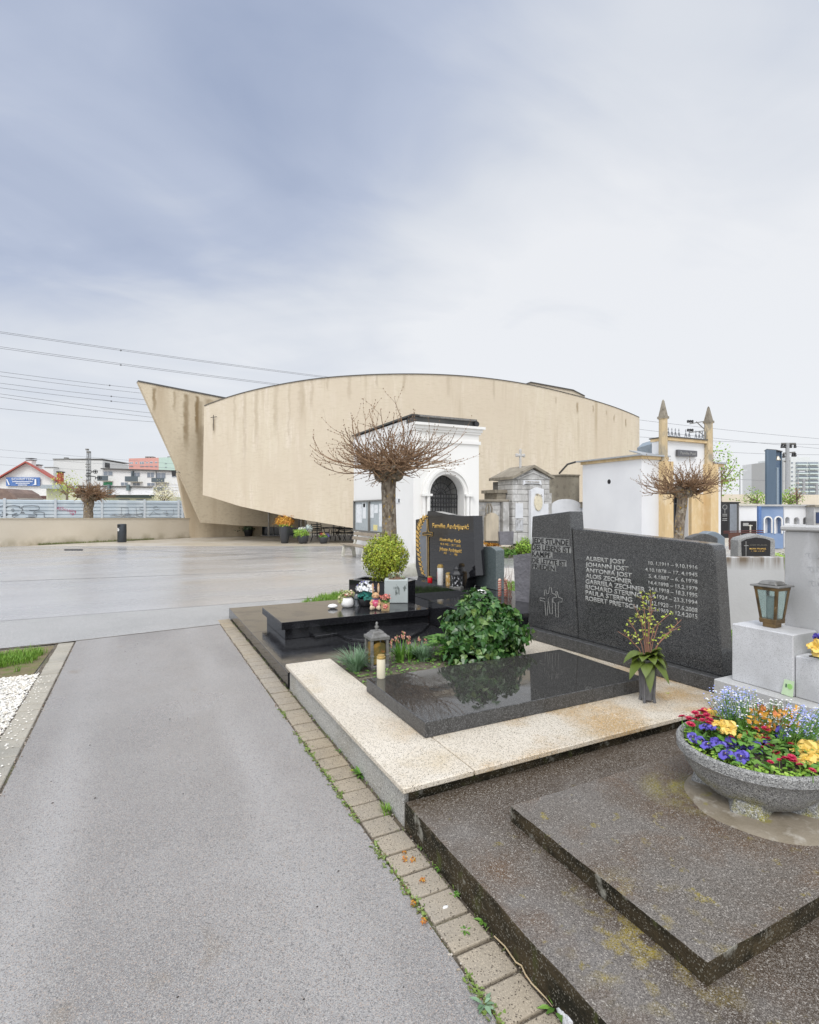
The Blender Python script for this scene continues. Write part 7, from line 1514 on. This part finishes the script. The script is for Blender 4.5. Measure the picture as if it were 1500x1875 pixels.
# brass lantern on the pedestal
p = V3(3.985, 2.23, .8805); bl2 = thing('brass_lantern', 'tapered aged brass lantern with clear panes on the grey pedestal', 'lantern', p); LROT = rad(0)
def q4(w, z): return [p + V3(a*w*.36, b*w*.36, z) for a, b in ((-1,-1),(1,-1),(1,1),(-1,1))]
MB().hexa(q4(.115,0), q4(.115,.03)).build('base', m_brass, bl2, bevel=.003)
MB().hexa(q4(.155,.03), q4(.162,.06)).build('lower_frame', m_brass, bl2, bevel=.003); MB().hexa(q4(.222,.262), q4(.228,.285)).build('upper_frame', m_brass, bl2, bevel=.003)
b4, t4 = q4(.158,.058), q4(.224,.265)
for i in range(4):
    mb = MB(); c0 = p + V3(0,0,.1)
    for s in (-1, 0, 1):
        a = b4[i] + (b4[(i+1) % 4] - b4[i]).normalized()*(.006 + .008*max(0, s)) + (b4[i-1] - b4[i]).normalized()*(.006 + .008*max(0, -s)); e = t4[i] + (t4[(i+1) % 4] - t4[i]).normalized()*(.007 + .010*max(0, s)) + (t4[i-1] - t4[i]).normalized()*(.007 + .010*max(0, -s)); mb.tube([a, e], .005, 6)
    mb.build('corner_post', m_brass, bl2)
    A, B, E_, D__ = b4[i], b4[(i+1) % 4], t4[(i+1) % 4], t4[i]; inw = (p - (A+B)/2); inw.z = 0; inw = inw.normalized()
    MB().prism([A.lerp(B,.12) + inw*.008, A.lerp(B,.88) + inw*.008, D__.lerp(E_,.88) + inw*.008, D__.lerp(E_,.12) + inw*.008], inw*.003).build('pane', m_glass, bl2)
MB().hexa(q4(.272,.286), q4(.266,.298)).build('roof_plate', m_zinc, bl2, bevel=.003); mb = MB(); mb.hexa(q4(.19,.299), q4(.13,.325)); mb.build('roof_cap', m_zinc, bl2, bevel=.006)
MB().lathe([(.03,.06),(.035,.07),(.035,.20),(.028,.215),(.01,.215)], p, 20).build('candle_jar', plain('pale_jar', (.42,.48,.48), .3), bl2, smooth=True)
h_ = b4[0].lerp(t4[0], .45) + V3(-.008,0,0); MB().tube([h_, h_ + V3(-.016,-.004,.004), h_ + V3(-.020,-.002,-.01)], .004, 5).build('latch', m_brass, bl2)
# grey stone behind
PQ = facing(1325, 1437, 5.6, 5.5); m_gst = mat('concrete_stone', (.50,.50,.495), .75, mix=[(1.5,(.44,.44,.435),.45,.7)], stain=[((14,14,.8),(.17,.13,.09),.40,.60,'Z',1.08,1.18)], bump=(40,.2))
t = thing('gravestone', 'plain grey concrete gravestone with brown drips along its top edge', 'gravestone', (*at(1380,935,5.6).xy, 0)); o_ = OFF[t.name]
slab(PQ, [(1326,1245),(1437,1245),(1437,1020),(1325,1020.5)], .12).build('slab', m_gst, t, bevel=.006)
t = thing('plant', 'green plant with white and blue flowers squeezed behind the headstone end', 'plant', at(1338,1210,4.6)); c_ = at(1336, 1190, 4.65); mb = MB(); leafball(mb, c_, (.06,.10,.22), 130, .06, LEAF); mb.build('leaves', m_tree, t, recalc=False)
mb = MB(); leafball(mb, at(1337,1226,4.5), (.04,.05,.10), 24, .035, LEAF); mb.build('flowers', m_bluef, t, recalc=False); mb = MB(); leafball(mb, at(1336,1204,4.5), (.03,.05,.03), 12, .03, LEAF); mb.build('flowers', m_petw, t, recalc=False)
# ================================================================ weeds and litter in the joints
def weed(label, px, py, n, s, m=m_gleaf, z=.0, h=.3, name='weed'):
    p = flat(px, py, z); mb = MB()
    for k in range(n): a = R.uniform(0, 6.28); leaf(mb, p + V3(math.cos(a), math.sin(a), 0)*R.random()*s*.3, V3(math.cos(a), math.sin(a), R.uniform(.1,h+.3)), V3(0,0,1), s*R.uniform(.6,1.2), LEAF, .12, .5)
    return mb.build(name, m, recalc=False, label=label, cat='weed', loc=p)
p = flat(661, 1420, 0); t = thing('dandelion', 'dandelion with one yellow flower at the foot of the granite surround', 'weed', p); mb = MB()
for k in range(16): a = k*.39 + R.uniform(-.2,.2); leaf(mb, p, V3(math.cos(a), math.sin(a), R.uniform(.2,.9)), V3(0,0,1), R.uniform(.05,.09), LEAF, .1, .4)
mb.build('leaves', m_gleaf, t, recalc=False)
q = flat(645, 1412, .02); MB().tube([p, (p+q)/2 + V3(0,0,.03), q], .002, 5).build('stalk', m_gleaf, t); mb = MB()
for k in range(26): a = k*2.4; leaf(mb, q, V3(math.cos(a), math.sin(a), .3 + k*.03), V3(0,0,1), .013, DIAM)
mb.build('flower', plain('dandelion_yellow', (.80,.55,.01), .6), t, recalc=False)
mb = MB(); p = flat(708, 1488, 0); blades(mb, p, 40, .06, .7, .004); mb.build('grass_tuft', m_grass, recalc=False, label='bright grass tuft on the soil strip below the granite corner', cat='weed', loc=p)
weed('green sprig rising from the joint above the concrete terrace', 1097, 1362, 12, .05, m_gleaf, .145, .6); weed('tiny rosette at the foot of the granite side', 622, 1376, 8, .03); weed('tiny green weed on the granite kerb right of the vase', 1222, 1270, 7, .022, m_spring, .24)
for px, py, s, lab in ((868,1648,.03,'small green weed on a paver joint, uppermost on the terrace side'),(830,1638,.03,'tiny sprout at the terrace foot beside the pavers'),(806,1588,.035,'grassy sprout at the terrace foot, highest of them'),(853,1704,.03,'tiny weed in the paver joint midway down'),(1018,1846,.055,'bright two leaved weed beside the pale stone chip'),(886,1838,.045,'grey green rosette between path and lowest pavers'),(888,1688,.04,'sprout under the terrace beside the dry root'),(773,1552,.02,'minute sprout at the terrace foot near the granite corner')): weed(lab, px, py, 9, s, m_gleaf if px != 886 else m_bgrass, .005)
mb = MB()
for _ in range(420):                    # moss and seedlings in the joint between path and pavers
    y = 1.4 + R.random()**1.3*3.2; 
    if mnoise.noise(V3(y*2.5,0,0)) < -.12: continue
    p = V3(1.066 + R.gauss(0,.011), y, 0)
    for k in range(R.randrange(3,7)): a = R.uniform(0,6.28); leaf(mb, p, V3(math.cos(a), math.sin(a), R.uniform(.2,1)), V3(0,0,1), R.uniform(.008,.022), LEAF, .1, .8)
for _ in range(160): p = V3(1.26 + R.gauss(0,.012), R.uniform(1.3,8.5), 0); blades(mb, p, 3, .025, .8, .003, seg=2)
mb.build('moss', mat('moss_green', (.1,.15,.02), .7, island=[(.09,.15,.02),(.16,.24,.04),(.22,.28,.10),(.13,.09,.04)]), kind='stuff', recalc=False)
mb = MB()
for _ in range(900):                    # grit swept against the kerb joints
    side_ = R.random(); x = 1.066 + R.gauss(0,.012) if side_ < .5 else (-.752 + R.gauss(0,.014) if side_ < .8 else 1.258 + R.gauss(0,.014)); y = 1.2 + R.random()*6.8; r = R.uniform(.002,.006); mb.ball((x, y, .002), r, (1,1,.7), 1)
mb.build('grit', mat('grit', (.3,.25,.18), .9, island=[(.12,.09,.06),(.30,.25,.19),(.52,.48,.42),(.20,.10,.05)]), kind='stuff')
for px, py, lab in ((741,1563,'dried orange blossom, highest of those lying on the pavers'),(742,1574,'dried orange blossom touching the joint below the highest one'),(756,1576,'orange blossom with green leaf on a paver'),(774,1614,'single dried orange blossom lying in the middle of a paver'),(757,1656,'orange blossom in the path joint beside moss, upper one'),(776,1689,'orange blossom in the path joint, lower one')):
    p = flat(px, py, .008); mb = MB(); leafball(mb, p + V3(0,0,.006), (.012,.012,.009), 26, .010, LEAF); mb.build('dried_blossom', m_orangel, recalc=False, label=lab, cat='blossom', loc=p)
p = flat(816, 1661, .01); MB().ball(p, .010, (1.5,.8,.5), 2, .001).build('pebble', m_wcer, smooth=True, label='white pebble on a paver near the terrace', cat='stone', loc=p)
pts = [flat(x, y, .02) for x, y in ((905,1714),(925,1733),(938,1752),(945,1762),(955,1768),(962,1784),(975,1802),(985,1812),(1000,1828),(1012,1843))]
MB().tube(pts, [.003]*8 + [.002,.001], 5).build('dry_root', plain('dry_root', (.46,.36,.22), .8), label='thin dry root snaking along the foot of the concrete terrace', cat='root', loc=pts[0])
p = flat(1045, 1868, .0); MB().ball(p, .05, (.6,1.3,.9), 3, .004).build('stone_chip', m_grey, label='pale stone chip wedged under the terrace at the bottom edge', cat='stone', loc=p)
mb = MB()
for _ in range(34): x, y = R.uniform(-.6,1.0), 1.3 + R.random()*8.5; mb.ball((x, y, .002), R.uniform(.002,.0055), (1.3,.8,.6), 1)
mb.build('grit', plain('dark_grit', (.05,.04,.035), .9), kind='stuff')
